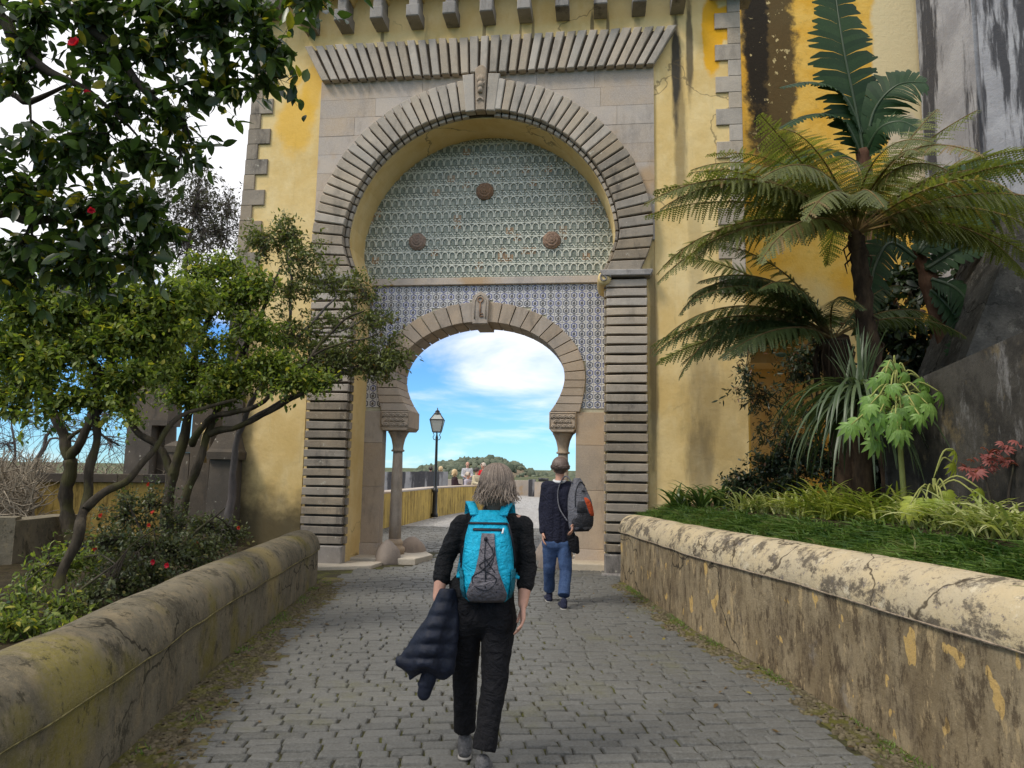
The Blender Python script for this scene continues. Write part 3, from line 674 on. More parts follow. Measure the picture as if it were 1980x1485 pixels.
# mossy pebble gutters along both walls
def pebble_strip(name, path, side, w0, w1, n, mat):
    rn = random.Random(5); m = MB()
    for k in range(n):
        i = rn.randrange(len(path) - 1); f = rn.random(); p = path[i].lerp(path[i + 1], f); d = (path[i + 1] - path[i]).normalized(); nrm = Vector((d.y, -d.x, 0)) * side
        if nrm.x * (-1 if side < 0 else 1) < -9: pass
        p = p + nrm * rn.uniform(w0, w1); r = rn.uniform(.010, .030); a = rn.uniform(0, PI)
        V = []; ex = Vector((math.cos(a), math.sin(a), 0)) * r * rn.uniform(1, 1.7); ey = Vector((-math.sin(a), math.cos(a), 0)) * r
        for z, sc_ in ((-.02, 1), (.012, .95), (.021, .6)):
            V += [p + ex * math.cos(q) * sc_ + ey * math.sin(q) * sc_ + Vector((0, 0, z)) for q in [2 * PI * j / 6 for j in range(6)]]
        m.add(V, [(l * 6 + j, l * 6 + (j + 1) % 6, (l + 1) * 6 + (j + 1) % 6, (l + 1) * 6 + j) for l in (0, 1) for j in range(6)] + [tuple(12 + j for j in range(6))])
    return tag(m.build(name, mat, None, True), 'small mossy stones bedded along the foot of the low wall', 'pebbles', kind='stuff')
def pebble_mat():
    t = NT('mossy_pebbles'); c = t.mix(t.ramp(t.noise(30, 2), .35, .65), (0.15, 0.125, 0.08), (0.09, 0.075, 0.048)); c = t.mix(t.ramp(t.noise(4, 6, .7), .5, .64, 0, .6), c, (0.13, 0.125, 0.03))
    t.bump(t.noise(70, 4), .6, .01); return t.fin(c, .9, .15)
M_PEB = pebble_mat()
def gut_mat():
    t = NT('mossy_gutter_earth'); c = t.mix(t.ramp(t.noise(3.5, 7, .7), .42, .6), (0.13, 0.11, 0.07), (0.145, 0.14, 0.035)); c = t.mix(t.ramp(t.noise(35, 5, .75), .45, .68, 0, .6), c, (0.06, 0.052, 0.03)); c = t.mix(t.ramp(t.noise(22, 4, .7, None, 5), .58, .66, 0, .6), c, (0.24, 0.21, 0.15))
    t.bump(t.noise(45, 6, .75), 1.0, .025); return t.fin(c, .95, .1)
M_GUT = gut_mat()
for nm_, pth, s_, w_ in (('gutter', LW, 1, .50), ('gutter', RW, -1, .33)):
    yy = np.linspace(.5, 10.6, 60); V = []; F = []
    for i, y in enumerate(yy):
        x = wall_x(pth, y)
        for k in range(6): V.append((x + s_ * (k / 5 * (w_ + .06 * math.sin(y * 2.3)) - .03), y, .0065 + .010 * (1 - k / 5) + .006 * mnoise.noise(Vector((x + k, y * 4, 0)))))
    F = [(i * 6 + k, i * 6 + k + 1, i * 6 + k + 7, i * 6 + k + 6) if s_ > 0 else (i * 6 + k + 1, i * 6 + k, i * 6 + k + 6, i * 6 + k + 7) for i in range(59) for k in range(5)]
    tag(mesh_obj(nm_, V, F, M_GUT, None, True), kind='structure')
lp = [Vector((wall_x(LW, y), y, 0)) for y in np.linspace(2.6, 10.2, 12)]; rp = [Vector((wall_x(RW, y), y, 0)) for y in np.linspace(2.6, 10.4, 12)]
pl_ = pebble_strip('gutter_stones', lp, 1, .0, .42, 1500, M_PEB); pl_['label'] = 'mossy gutter stones along the left low wall'
pr_ = pebble_strip('gutter_stones', rp, -1, .0, .26, 1000, M_PEB); pr_['label'] = 'mossy gutter stones along the right low wall'
# ------------------------------------------------------------------ low parapet walls with round copings
def wall_mat_left():
    t = NT('algae_stained_plaster'); c = t.mix(t.ramp(t.noise(1.6, 7, .68), .36, .64), (0.115, 0.10, 0.070), (0.195, 0.17, 0.122))
    c = t.mix(t.ramp(t.noise(5, 9, .75, (1, 1, .4), 2), .5, .66, 0, .85), c, (0.23, 0.185, 0.115))
    c = t.mix(t.ramp(t.noise(3.4, 8, .72, (1, 1, .5), 7), .53, .66, 0, .85), c, (0.05, 0.045, 0.033))
    c = t.mix(t.ramp(t.noise(1.1, 5, .6, None, 12), .55, .66, 0, .8), c, (0.17, 0.145, 0.035))
    c = t.mix(t.math('MULTIPLY', t.spot(Vector((wall_x(LW, 3.55), 3.55, .50)), (.35, .24, .42), .5, .8, 6), .6), c, (0.27, 0.225, 0.04))
    c = t.mix(t.math('MULTIPLY', t.spot(Vector((wall_x(LW, 7.6), 7.6, .60)), (.4, .22, .4), .5, .6, 5), .6), c, (0.35, 0.27, 0.10))
    c = t.mix(t.ramp(t.noise(48, 5, .8), .42, .72, 0, .55), c, (0.22, 0.19, 0.13))
    c = t.mix(t.ramp(t.noise(10, 9, .8, (1, 1, .6), 43), .53, .62, 0, .7), c, (0.25, 0.205, 0.13))
    c = t.mix(t.ramp(t.noise(12, 9, .8, (1, 1, .6), 47), .54, .62, 0, .7), c, (0.035, 0.032, 0.022))
    c = t.mix(t.math('MULTIPLY', t.crack(.8, .010, 1.0, .52), .8), c, (0.02, 0.018, 0.012))
    t.bump(t.noise(40, 7, .75), .75, .016); t.bump(t.noise(7, 6, .6), .4, .03)
    return t.fin(c, .95, .1)
def wall_mat_right():
    t = NT('peeling_cream_plaster'); z = t.xyz()[2]
    c = t.mix(t.ramp(t.noise(2.2, 7, .7, (1, 1, .45)), .36, .62), (0.19, 0.145, 0.085), (0.30, 0.24, 0.15))
    c = t.mix(t.ramp(t.noise(4.5, 9, .78, (1.2, 1.2, .45), 4), .47, .66, 0, .85), c, (0.075, 0.055, 0.038))
    c = t.mix(t.ramp(t.noise(4.2, 7, .72, (1.3, 1.3, .5), 9), .575, .64, 0, .8), c, (0.44, 0.33, 0.18))
    c = t.mix(t.ramp(t.noise(1.5, 6, .7, None, 17), .58, .66, 0, .7), c, (0.25, 0.22, 0.18))
    c = t.mix(t.ramp(t.noise(3.2, 3, .5, (1.5, 1.5, 1.1), 23), .64, .655, 0, .9), c, (0.54, 0.36, 0.13))
    c = t.mix(t.ramp(t.noise(42, 5, .8), .5, .75, 0, .5), c, (0.30, 0.245, 0.165))
    c = t.mix(t.ramp(t.noise(9, 9, .8, (1.2, 1.2, .5), 31), .50, .60, 0, .75), c, (0.065, 0.046, 0.030))
    c = t.mix(t.ramp(t.noise(11, 9, .8, (1.2, 1.2, .5), 37), .575, .63, 0, .8), c, (0.40, 0.31, 0.18))
    c = t.mix(t.math('MULTIPLY', t.crack(.7, .012, 5.0, .5), .85), c, (0.03, 0.025, 0.018))
    t.bump(t.noise(30, 7, .75), .8, .016); t.bump(t.noise(5, 6, .6), .4, .03)
    return t.fin(c, .95, .1)
def coping_mat_right():
    t = NT('cream_coping'); c = t.mix(t.ramp(t.noise(2.5, 6, .65), .35, .65), (0.51, 0.41, 0.25), (0.46, 0.385, 0.26))
    c = t.mix(t.ramp(t.noise(3.1, 9, .76, (1, 1, 1.5), 3), .50, .58, 0, .95), c, (0.115, 0.095, 0.07))
    c = t.mix(t.ramp(t.noise(16, 6, .78, None, 6), .56, .66, 0, .8), c, (0.13, 0.115, 0.12))
    c = t.mix(t.ramp(t.noise(6, 7, .7, None, 14), .58, .68, 0, .6), c, (0.66, 0.58, 0.42))
    c = t.mix(t.ramp(t.noise(11, 9, .8, None, 41), .54, .62, 0, .7), c, (0.17, 0.145, 0.11))
    c = t.mix(t.math('MULTIPLY', t.crack(.75, .010, 9.0, .45), .85), c, (0.06, 0.045, 0.03))
    t.bump(t.noise(34, 6, .75), .7, .014); t.bump(t.noise(5, 5, .6), .4, .03)
    return t.fin(c, .92, .15)
M_WL, M_WR, M_CR = wall_mat_left(), wall_mat_right(), coping_mat_right()
M_JL = flat_mat('mossy_mortar', (0.21, 0.18, 0.08), .95, .1, .4, 30, .6); M_JR = flat_mat('pink_mortar', (0.30, 0.235, 0.17), .95, .1, .4, 30, .6)
def low_wall(name, label, path, side, hts, hc, tops, thick, mats, bury=.5):
    """side: direction from road face into the wall (-1 left, +1 right). hts crease height and tops total height near->far along path"""
    root = thing(name, label, 'wall', path[0])
    pts = []; 
    for a, b in zip(path, path[1:]):
        n = max(2, int((b - a).length / .12)); pts += [a.lerp(b, k / n) for k in range(n)]
    pts.append(path[-1]); n = len(pts)
    def sect(lst):
        V = []; k = None
        for i, p in enumerate(pts):
            d = (pts[min(i + 1, n - 1)] - pts[max(i - 1, 0)]).normalized(); nrm = Vector((d.y, -d.x, 0))
            if nrm.x * side < 0: nrm = -nrm
            pr = lst(i / (n - 1)); k = len(pr)
            for (t_, z) in pr:
                q = p + nrm * t_ + Vector((0, 0, z)); w = mnoise.noise(q * 1.7) * .012 + mnoise.noise(q * 6) * .004
                V.append(q + nrm * w + Vector((0, 0, w * .6 if z > .05 else 0)))
        F = [(i * k + j, (i + 1) * k + j, (i + 1) * k + (j + 1) % k, i * k + (j + 1) % k) for i in range(n - 1) for j in range(k)]
        F += [tuple(range(k)), tuple((n - 1) * k + j for j in range(k - 1, -1, -1))]
        return V, F
    cr = lambda f: hts[0] + (hts[1] - hts[0]) * f; tp = lambda f: tops[0] + (tops[1] - tops[0]) * f
    V, F = sect(lambda f: [(0, -bury), (0, .02), (0, cr(f) * .5), (0, cr(f)), (thick, cr(f)), (thick, -bury)])
    mesh_obj('wall_body', V, F, mats[0], root, True, path[0])
    def cop(f):
        h = tp(f) - cr(f) - .03; r = thick / 2 + .02
        return [(-.022, cr(f) + .001), (-.028, cr(f) + .03)] + [(thick / 2 - r * math.cos(t) * 1.0, cr(f) + .03 + h * math.sin(t) ** .85) for t in [PI * k / 12 for k in range(1, 12)]] + [(thick + .02, cr(f) + .03), (thick + .02, cr(f) + .001)]
    V, F = sect(cop); o = mesh_obj('coping', V, F, mats[1], root, True, path[0])
    jp = MB(); q = []
    for i, p in enumerate(pts):
        d = (pts[min(i + 1, n - 1)] - pts[max(i - 1, 0)]).normalized(); nrm = Vector((d.y, -d.x, 0)); nrm = -nrm if nrm.x * side < 0 else nrm; z = cr(i / (n - 1)); qq = p + Vector((0, 0, z)); w = mnoise.noise(qq * 1.7) * .012 + mnoise.noise(qq * 6) * .004
        q.append(qq + nrm * (w - .018) + Vector((0, 0, w * .6 + .004)))
    jp.tube(q, [.008 + .004 * mnoise.noise(p * 9) for p in q], 6); jp.build('mortar_joint', mats[2], root, True, path[0])
    for o in root.children:
        b = o.modifiers.new('edge', 'EDGE_SPLIT'); b.split_angle = R(42)
    return root
low_wall('low_wall', 'dark mossy low wall with rounded coping on the left of the road', LW, -1, (.47, .47), 0, (.74, .76), .46, (M_WL, M_WL, M_JL))
low_wall('low_wall', 'cream low wall with rounded peeling coping on the right of the road', RW, 1, (.72, .82), 0, (.98, 1.13), .44, (M_WR, M_CR, M_JR))
# rounded stub where the right wall meets the pillar
# ------------------------------------------------------------------ planting beds
def bed(name, fn, x0, x1, y0, y1, nx, ny, mat):
    V = []; 
    for j in range(ny + 1):
        for i in range(nx + 1):
            y = y0 + (y1 - y0) * j / ny; a, b = x0(y), x1(y); x = a + (b - a) * i / nx
            V.append((x, y, fn(x, y, i / nx) + .05 * mnoise.noise(Vector((x * 1.5, y * 1.5, 0)))))
    F = [(j * (nx + 1) + i, j * (nx + 1) + i + 1, (j + 1) * (nx + 1) + i + 1, (j + 1) * (nx + 1) + i) for j in range(ny) for i in range(nx)]
    return tag(mesh_obj(name, V, F, mat, None, True), kind='structure')
def wall_top(y): return .98 + .0176 * (10.5 - min(y, 10.5))
def rbz(x, y, f):
    lat = max(min((x - (wall_x(RW, min(y, 10.5)) + .30)) / .6, 1), 0); lat = lat * lat * (3 - 2 * lat)
    return wall_top(y) - .10 + .21 * lat + .35 * f
right_bed = bed('planting_bed', rbz, lambda y: wall_x(RW, y) + .3 if y < 10.5 else 2.4 - (y - 10.5) * 0, lambda y: 9.5, .5, 11.2, 24, 30, M_SOIL)
left_bed = bed('garden_ground', lambda x, y, f: .42 + .0 * f - max(0, -x - 5) * .06, lambda y: -24, lambda y: wall_x(LW, min(y, 10.2)) - .3 if y < 10.8 else -4.7, .3, 14.0, 30, 30, M_SOIL)
def bedz(x, y): f = (x - (wall_x(RW, y) + .3)) / max(9.5 - wall_x(RW, y) - .3, .1); return rbz(x, y, f)
# ------------------------------------------------------------------ walls on the right
def orange_mat():
    t = NT('ochre_plaster'); c = t.mix(t.ramp(t.noise(1.3, 7, .65), .36, .64), (0.66, 0.36, 0.045), (0.72, 0.46, 0.11))
    c = t.mix(t.ramp(t.noise(7, 8, .75, None, 3), .52, .72, 0, .6), c, (0.40, 0.26, 0.07))
    c = t.mix(t.math('MULTIPLY', t.spot(P(1755, 110, 14.2), (.75, 2, 2.3), .06, .30, .9), .95), c, (0.66, 0.55, 0.33))
    c = t.mix(t.math('MULTIPLY', t.spot(P(1760, 330, 14.2), (.5, 2, 1.2), .08, .35, 1.1), .95), c, (0.60, 0.50, 0.36))
    c = t.mix(t.math('MULTIPLY', t.spot(P(1487, 90, 14.2), (.56, 2, 3.0), .16, .55, 3.4), .95), c, (0.075, 0.055, 0.03))
    c = t.mix(t.math('MULTIPLY', t.spot(P(1462, 40, 14.2), (.26, 2, 2.4), .15, .7, 4), .9), c, (0.02, 0.018, 0.016))
    sp_ = t.math('MULTIPLY', t.spot(P(1487, 130, 14.2), (.5, 2, 2.2), .3, .3, 2), t.ramp(t.noise(7, 4, .6, None, 21), .62, .66))
    c = t.mix(sp_, c, (0.50, 0.40, 0.20))
    c = t.mix(t.math('MULTIPLY', t.spot(P(1540, 690, 14.2), (1.4, 2, 1.5), .3, .25, 2), .9), c, (0.60, 0.47, 0.22))
    t.bump(t.noise(12, 8, .72), .5, .03)
    return t.fin(c, .93, .12)
M_ORANGE = orange_mat()
def grey_wall_mat(name, k):
    t = NT(name); c = t.mix(t.ramp(t.noise(1.2, 7, .65), .36, .64), (0.26 * k, 0.26 * k, 0.275 * k), (0.36 * k, 0.36 * k, 0.375 * k))
    st = t.ramp(t.noise(1.15, 9, .68, (1.5, 1.5, .16), 3), .455, .53, 0, .94)
    c = t.mix(st, c, (0.045, 0.045, 0.05)); c = t.mix(t.ramp(t.noise(6, 8, .75, None, 9), .55, .72, 0, .5), c, (0.16, 0.15, 0.14))
    t.bump(t.noise(16, 8, .72), .5, .03)
    return t.fin(c, .93, .12)
M_GWALL = grey_wall_mat('streaked_grey_plaster', 1.0)
bw = thing('bastion_wall', 'ochre orange bastion wall with dark stain and small archway behind the tree ferns', 'wall', (0, 0, 0))
XL = P(1425, 500, 14.2).x; XR = P(1795, 300, 14.2).x; AX0 = P(1448, 700, 14.2).x; AX1 = P(1612, 700, 14.2).x; ZS = P(1500, 705, 14.2).z; RAD = (AX1 - AX0) / 2
arc = [(AX1 - RAD + RAD * math.cos(t), ZS + RAD * math.sin(t) * .92) for t in [PI * k / 14 for k in range(15)]]
MB().prism([(XL - 1, -.5), (AX0, -.5)] + arc[::-1] + [(AX1, -.5), (XR, -.5), (XR, 13), (XL - 1, 13)], 14.2, 15.6).build('wall', M_ORANGE, bw)
trim = [(AX1 - RAD + (RAD + .16) * math.cos(t), ZS + (RAD + .16) * math.sin(t) * .92) for t in [PI * k / 14 for k in range(15)]]
MB().prism(trim + arc[::-1], 14.13, 14.2).build('arch_moulding', M_PLAST, bw)
MB().prism([(AX0 + .42, -.5), (AX1 + 1.2, -.5), (AX1 + 1.2, ZS + RAD * 1.3), (AX0 + .42, ZS + RAD * 1.3)], 16.6, 17.0).build('passage_wall', M_PLAST, bw)
MB().prism([(AX0 - .5, ZS + .25), (AX1 + 1.2, ZS + .25), (AX1 + 1.2, ZS + RAD * 1.6), (AX0 - .5, ZS + RAD * 1.6)], 15.62, 16.58).build('passage_vault', M_PLAST, bw)
gw = thing('grey_wall', 'tall grey plaster wall with black vertical streaks at the upper right', 'wall', (0, 0, 0))
c0 = P(1787, 300, 14.1); c1 = P(1897, 300, 12.6); c2 = P(2150, 300, 11.4)
def vwall(parent, name, a, b, z0, z1, th, mat, top=None):
    d = (b - a); d.z = 0; d.normalize(); nrm = Vector((d.y, -d.x, 0))
    if nrm.y < 0: nrm = -nrm
    q = [a, b, b + nrm * th, a + nrm * th]; zt = (z1, top or z1)
    V = [Vector((p.x, p.y, z0)) for p in q] + [Vector((q[0].x, q[0].y, zt[0])), Vector((q[1].x, q[1].y, zt[1])), Vector((q[2].x, q[2].y, zt[1])), Vector((q[3].x, q[3].y, zt[0]))]
    return mesh_obj(name, V, [(0, 1, 5, 4), (1, 2, 6, 5), (2, 3, 7, 6), (3, 0, 4, 7), (4, 5, 6, 7), (3, 2, 1, 0)], mat, parent)
vwall(gw, 'wall_face', c0, c1, -.5, 13, 1.0, M_GWALL)
vwall(gw, 'return_wall', c1 + Vector((.06, -.05, 0)), c2, -.5, 13, 1.2, M_GWALL)
def rmat():
    t = NT('lichened_concrete'); c = t.mix(t.ramp(t.noise(1.8, 8, .72), .38, .62), (0.055, 0.052, 0.046), (0.12, 0.113, 0.10)); c = t.mix(t.ramp(t.noise(7, 9, .8, (1, 1, .7), 3), .52, .62, 0, .7), c, (0.20, 0.19, 0.165)); c = t.mix(t.ramp(t.noise(4, 9, .78, (1, 1, .6), 8), .54, .66, 0, .8), c, (0.025, 0.023, 0.02)); c = t.mix(t.math('MULTIPLY', t.crack(.9, .012, 4.0, .5), .8), c, (.015, .013, .01)); t.bump(t.noise(9, 9, .75), 1.0, .06); t.bump(t.noise(40, 6, .75), .6, .015); return t.fin(c, .95, .1)
M_RET = rmat()
def ret_mat():
    t = NT('black_stained_retaining_wall'); c = t.mix(t.ramp(t.noise(2.1, 7, .7), .38, .62), (0.035, 0.032, 0.028), (0.075, 0.068, 0.058))
    c = t.mix(t.ramp(t.noise(3.2, 9, .78, (1.2, 1.2, .45), 3), .55, .68, 0, .8), c, (0.21, 0.20, 0.19)); c = t.mix(t.ramp(t.noise(2.6, 8, .75, None, 8), .55, .68, 0, .7), c, (0.17, 0.13, 0.07))
    t.bump(t.noise(22, 8, .75), .6, .02); return t.fin(c, .95, .1)
M_RETW = ret_mat(); M_MOSS = flat_mat('yellow_moss', (0.17, 0.15, 0.025), .95, .05, .5, 25, .9)
rt = thing('retaining_wall', 'dark grey stained retaining wall with mossy sloping top behind the red maple', 'wall', (0, 0, 0))
ra, rb_ = P(1808, 900, 7.3), P(2060, 900, 5.4)
za, zb = P(1808, 765, 7.3).z, P(2060, 672, 5.4).z
zb = za + (zb - za) * 2.2; rb_ = ra + (rb_ - ra) * 2.2
vwall(rt, 'wall_face', ra, rb_, .3, za, .5, M_RETW, zb)
re = P(1773, 900, 7.9)
vwall(rt, 'return_face', re, ra - Vector((.004, -.004, 0)), .3, P(1773, 800, 7.9).z, .3, M_RETW, za - .02)
mv = MB(); dv = (rb_ - ra); 
for i in range(40):
    f = i / 39; p = ra + dv * f; z = za + (zb - za) * f; rr = .05 + .03 * mnoise.noise(Vector((i * .4, 0, 0)))
mv.tube([Vector(((ra + dv * (i / 39)).x, (ra + dv * (i / 39)).y + .05, za + (zb - za) * i / 39 - .005)) for i in range(40)], [.075 + .03 * mnoise.noise(Vector((i * .6, 0, 3))) for i in range(40)], 7)
mv.build('moss_edge', M_MOSS, rt, True)
rampw = thing('ramp_buttress', 'sloping dark grey buttress rising above the mossy retaining wall', 'wall', (0, 0, 0))
q = [P(1850, 735, 7.9), P(1985, 385, 7.9), P(2700, 300, 6.8), P(2700, 760, 6.8)]
V = [tuple(p) for p in q] + [(p.x + .15, p.y + 1.2, p.z) for p in q]
mesh_obj('buttress_face', V, [(0, 3, 2, 1), (4, 5, 6, 7), (0, 1, 5, 4), (1, 2, 6, 5), (2, 3, 7, 6), (3, 0, 4, 7)], M_RET, rampw)
# court seen through the small archway
cw = thing('court_wall', 'sunlit orange court wall glimpsed through the small archway', 'wall', (0, 0, 0))
vwall(cw, 'wall', P(1400, 800, 24), P(1560, 800, 23), -.5, P(1470, 820, 24).z, .6, M_ORANGE)
vwall(cw, 'stone_jamb', P(1505, 800, 21.5), P(1524, 800, 21.5), -.5, P(1500, 800, 21.5).z, .6, M_ASH)
# ------------------------------------------------------------------ stonework left of the tower
M_OLD = stone_mat('old_dark_stone', (0.115, 0.092, 0.068), (0.075, 0.063, 0.05), .7, .15, .35)
M_YST = NT('stained_yellow_plaster')
def _yst(t):
    c = t.mix(t.ramp(t.noise(1.6, 6, .65), .36, .62), (0.40, 0.28, 0.09), (0.52, 0.36, 0.10))
    c = t.mix(t.ramp(t.noise(3.2, 9, .78, (2, 2, .3), 3), .46, .64, 0, .85), c, (0.11, 0.075, 0.025)); t.bump(t.noise(14, 8, .72), .5, .03)
    return t.fin(c, .93, .12)
M_YST = _yst(M_YST)
def pillar_at(parent, name, px0, px1, Y, prof_, mat, depth=.5):
    """square pillar; prof_ list of (pixel y, half width factor)"""
    cx = (P(px0, 900, Y).x + P(px1, 900, Y).x) / 2; hw = (P(px1, 900, Y).x - P(px0, 900, Y).x) / 2
    V = []; F = []
    for py, k in prof_:
        z = P((px0 + px1) / 2, py, Y).z if py is not None else -.3
        for sx, sy in ((-1, -1), (1, -1), (1, 1), (-1, 1)): V.append((cx + sx * hw * k, Y + depth / 2 + sy * depth / 2 * k, z))
    n = len(prof_)
    F = [(i * 4 + k, i * 4 + (k + 1) % 4, (i + 1) * 4 + (k + 1) % 4, (i + 1) * 4 + k) for i in range(n - 1) for k in range(4)] + [(3, 2, 1, 0), tuple((n - 1) * 4 + k for k in range(4))]
    return mesh_obj(name, V, F, mat, parent)
bt_ = thing('buttress', 'dark weathered stone buttress with sloped cap against the left edge of the tower', 'buttress', (0, 0, 0))
pillar_at(bt_, 'shaft', 403, 456, 11.9, [(None, 1.0), (1000, 1.0), (885, .93)], M_OLD, .6)
pillar_at(bt_, 'cap', 403, 458, 11.88, [(888, 1.12), (874, 1.14), (868, 1.0), (832, .58), (825, .55)], M_OLD, .6)
pillar_at(bt_, 'upper_shaft', 414, 466, 12.0, [(827, .72), (640, .7), (560, .66)], M_OLD, .55)
pa = thing('pavilion_pillar', 'tall dark stone pillar with recessed niche behind the flowering shrub', 'pillar', (0, 0, 0))
pillar_at(pa, 'shaft', 238, 288, 13.6, [(1010, 1.0), (815, .95)], M_OLD, .5)
pillar_at(pa, 'upper_shaft', 238, 318, 13.8, [(813, .98), (700, .93), (600, .9)], M_OLD, .6)
pillar_at(pa, 'rear_jamb', 296, 316, 13.9, [(1010, 1.0), (815, .95)], M_OLD, .4)
pillar_at(pa, 'arch_head', 243, 316, 13.62, [(822, 1.02), (812, 1.04)], M_OLD, .55)
pb = thing('pavilion_pillar', 'short capped stone pier between the tree trunks left of the tower', 'pillar', (0, 0, 0))
pillar_at(pb, 'shaft', 320, 365, 13.0, [(1040, 1.0), (875, .95)], M_OLD, .5)
pillar_at(pb, 'cap', 318, 366, 13.0, [(874, 1.05), (862, 1.08), (858, .9), (852, .5)], M_OLD, .52)
pillar_at(pb, 'wall', 366, 404, 12.9, [(1040, 1.0), (800, 1.0), (700, 1.0)], M_OLD, .5)
bal = MB(); bc = P(397, 840, 12.6); bal.lathe([(.05, -.5), (.07, -.2), (.05, .0), (.075, .02), (.075, .06), (.05, .08), (.085, .15), (.085, .2)], 12, bc); bal.build('baluster', M_PLAST, pb, True)
pw = thing('terrace_wall', 'stained yellow terrace wall with dark stone cap behind the left trunks', 'wall', (0, 0, 0))
a, b = P(70, 950, 12.5), P(330, 950, 13.3)
vwall(pw, 'wall', a, b, -.5, P(70, 932, 12.5).z, .4, M_YST)
for k in range(5):
    p0 = a.lerp(b, k / 5 + .002); p1 = a.lerp(b, (k + 1) / 5 - .002)
    vwall(pw, 'cap_stone', p0 - Vector((0, .08, 0)), p1 - Vector((0, .08, 0)), P(70, 931, 12.5).z, P(70, 915, 12.5).z, .56, M_OLD)
pz = thing('garden_wall', 'low dark mossy garden wall at the far left edge', 'wall', (0, 0, 0))
vwall(pz, 'wall', P(-120, 1040, 8.6), P(26, 1040, 8.9), -.3, P(0, 1003, 8.7).z, .35, M_WL)
vwall(pz, 'wall', P(27, 1040, 8.9), P(150, 1040, 10.2), -.3, P(80, 1003, 9.3).z, .35, M_WL)
# ------------------------------------------------------------------ beyond the gate
yw = thing('terrace_parapet', 'stained yellow parapet wall curving along the road beyond the gate', 'wall', (0, 0, 0))
yp = [P(640, 1000, 15.5), P(742, 1000, 19.0), P(800, 1000, 21.9), P(842, 1000, 24.6), P(890, 1000, 27.2), P(930, 1000, 29.0), P(985, 1000, 30.5)]
yz = lambda Y: .93 + .0 * Y
for i in range(len(yp) - 1): vwall(yw, 'wall_panel', yp[i], yp[i + 1], -.3, .92, .45, M_YST, .92 + .003)
for i in range(len(yp) - 1): vwall(yw, 'coping', yp[i] - Vector((0, .03, 0)), yp[i + 1] - Vector((0, .03, 0)), .924, .965, .5, M_ASH)
M_FARG = grey_wall_mat('far_grey_plaster', .8)
fg = thing('grey_parapet', 'grey terrace parapet beyond the yellow wall with two people behind it', 'wall', (0, 0, 0))
vwall(fg, 'wall', P(560, 930, 33), P(810, 930, 33.5), -.3, P(730, 916, 33).z, .4, M_FARG, P(810, 912, 33.5).z)
vwall(fg, 'wall', P(810.3, 930, 33.5), P(866, 930, 33.6), -.3, P(866, 912, 33.6).z, .4, M_FARG, P(866, 912, 33.6).z)
fr = thing('bastion_parapet', 'pale stone parapet with a buttress at the end of the road', 'wall', (0, 0, 0))
vwall(fr, 'wall', P(866, 940, 45), P(1030, 940, 46), -.3, P(1000, 929, 45).z, .5, M_ASH)
vwall(fr, 'buttress', P(1022, 940, 44.5), P(1036, 940, 44.5), -.3, P(1030, 927, 44.5).z, .6, M_FARG)
vwall(fr, 'end_wall', P(1034, 940, 44), P(1160, 940, 44), -.3, P(1050, 932, 44).z, .5, M_ASH)
cn = thing('cannon', 'small black cannon lying on the parapet at the end of the road', 'cannon', P(1050, 929, 44.2))
cm_ = MB(); cm_.tube([(-.28, 0, .06), (-.1, 0, .06), (.25, 0, .06), (.27, 0, .06), (.33, 0, .06)], [.12, .11, .08, .10, .10], 12); M_IRON = flat_mat('black_iron', (0.012, 0.013, 0.014), .45, .5, .2, 20, .2)
cm_.build('barrel', M_IRON, cn, True); MB().box(-.2, .05, -.1, .1, -.06, 0).build('cradle', M_IRON, cn)
# street lamp
lb = P(840, 1003, 24.0); lb.z = 0
lamp = thing('street_lamp', 'black iron street lamp with glass lantern beside the yellow parapet', 'street lamp', lb)
MB().lathe([(.11, 0), (.11, .1), (.085, .14), (.075, .8), (.10, .84), (.10, .90), (.07, .94), (.05, 1.05), (.042, 2.6), (.05, 2.62), (.03, 2.72)], 12).build('post', M_IRON, lamp, True)
br = MB()
for sx in (-1, 1): br.tube([(0, 0, 2.55), (sx * .10, 0, 2.58), (sx * .13, 0, 2.66), (sx * .09, 0, 2.72), (sx * .12, 0, 2.8)], .014, 6)
for sy in (-1, 1): br.tube([(0, 0, 2.55), (0, sy * .10, 2.58), (0, sy * .13, 2.66), (0, sy * .09, 2.72), (0, sy * .12, 2.8)], .014, 6)
br.build('bracket', M_IRON, lamp, True)
lt = link(bpy.data.objects.new('lantern', None), lamp)
zb_, zt_, wb, wt = 2.83, 3.24, .135, .225
fr_ = MB()
for sx, sy in ((-1, -1), (1, -1), (1, 1), (-1, 1)):
    fr_.tube([(sx * wb, sy * wb, zb_), (sx * wt, sy * wt, zt_)], .016, 6); fr_.tube([(sx * wt, sy * wt, zt_), (sx * .09, sy * .09, zt_ + .2)], .014, 6)
for w, z in ((wb, zb_), (wt, zt_)):
    fr_.tube([(-w, -w, z), (w, -w, z), (w, w, z), (-w, w, z), (-w, -w, z)], .018, 6)
fr_.box(-wb, wb, -wb, wb, zb_ - .02, zb_ - .001)
fr_.build('frame', M_IRON, lt)
t = NT('milky_lantern_glass'); t.fin((0.55, 0.58, 0.56), .25, .5); t.b.inputs['Transmission Weight'].default_value = .35; M_LGL = t.m
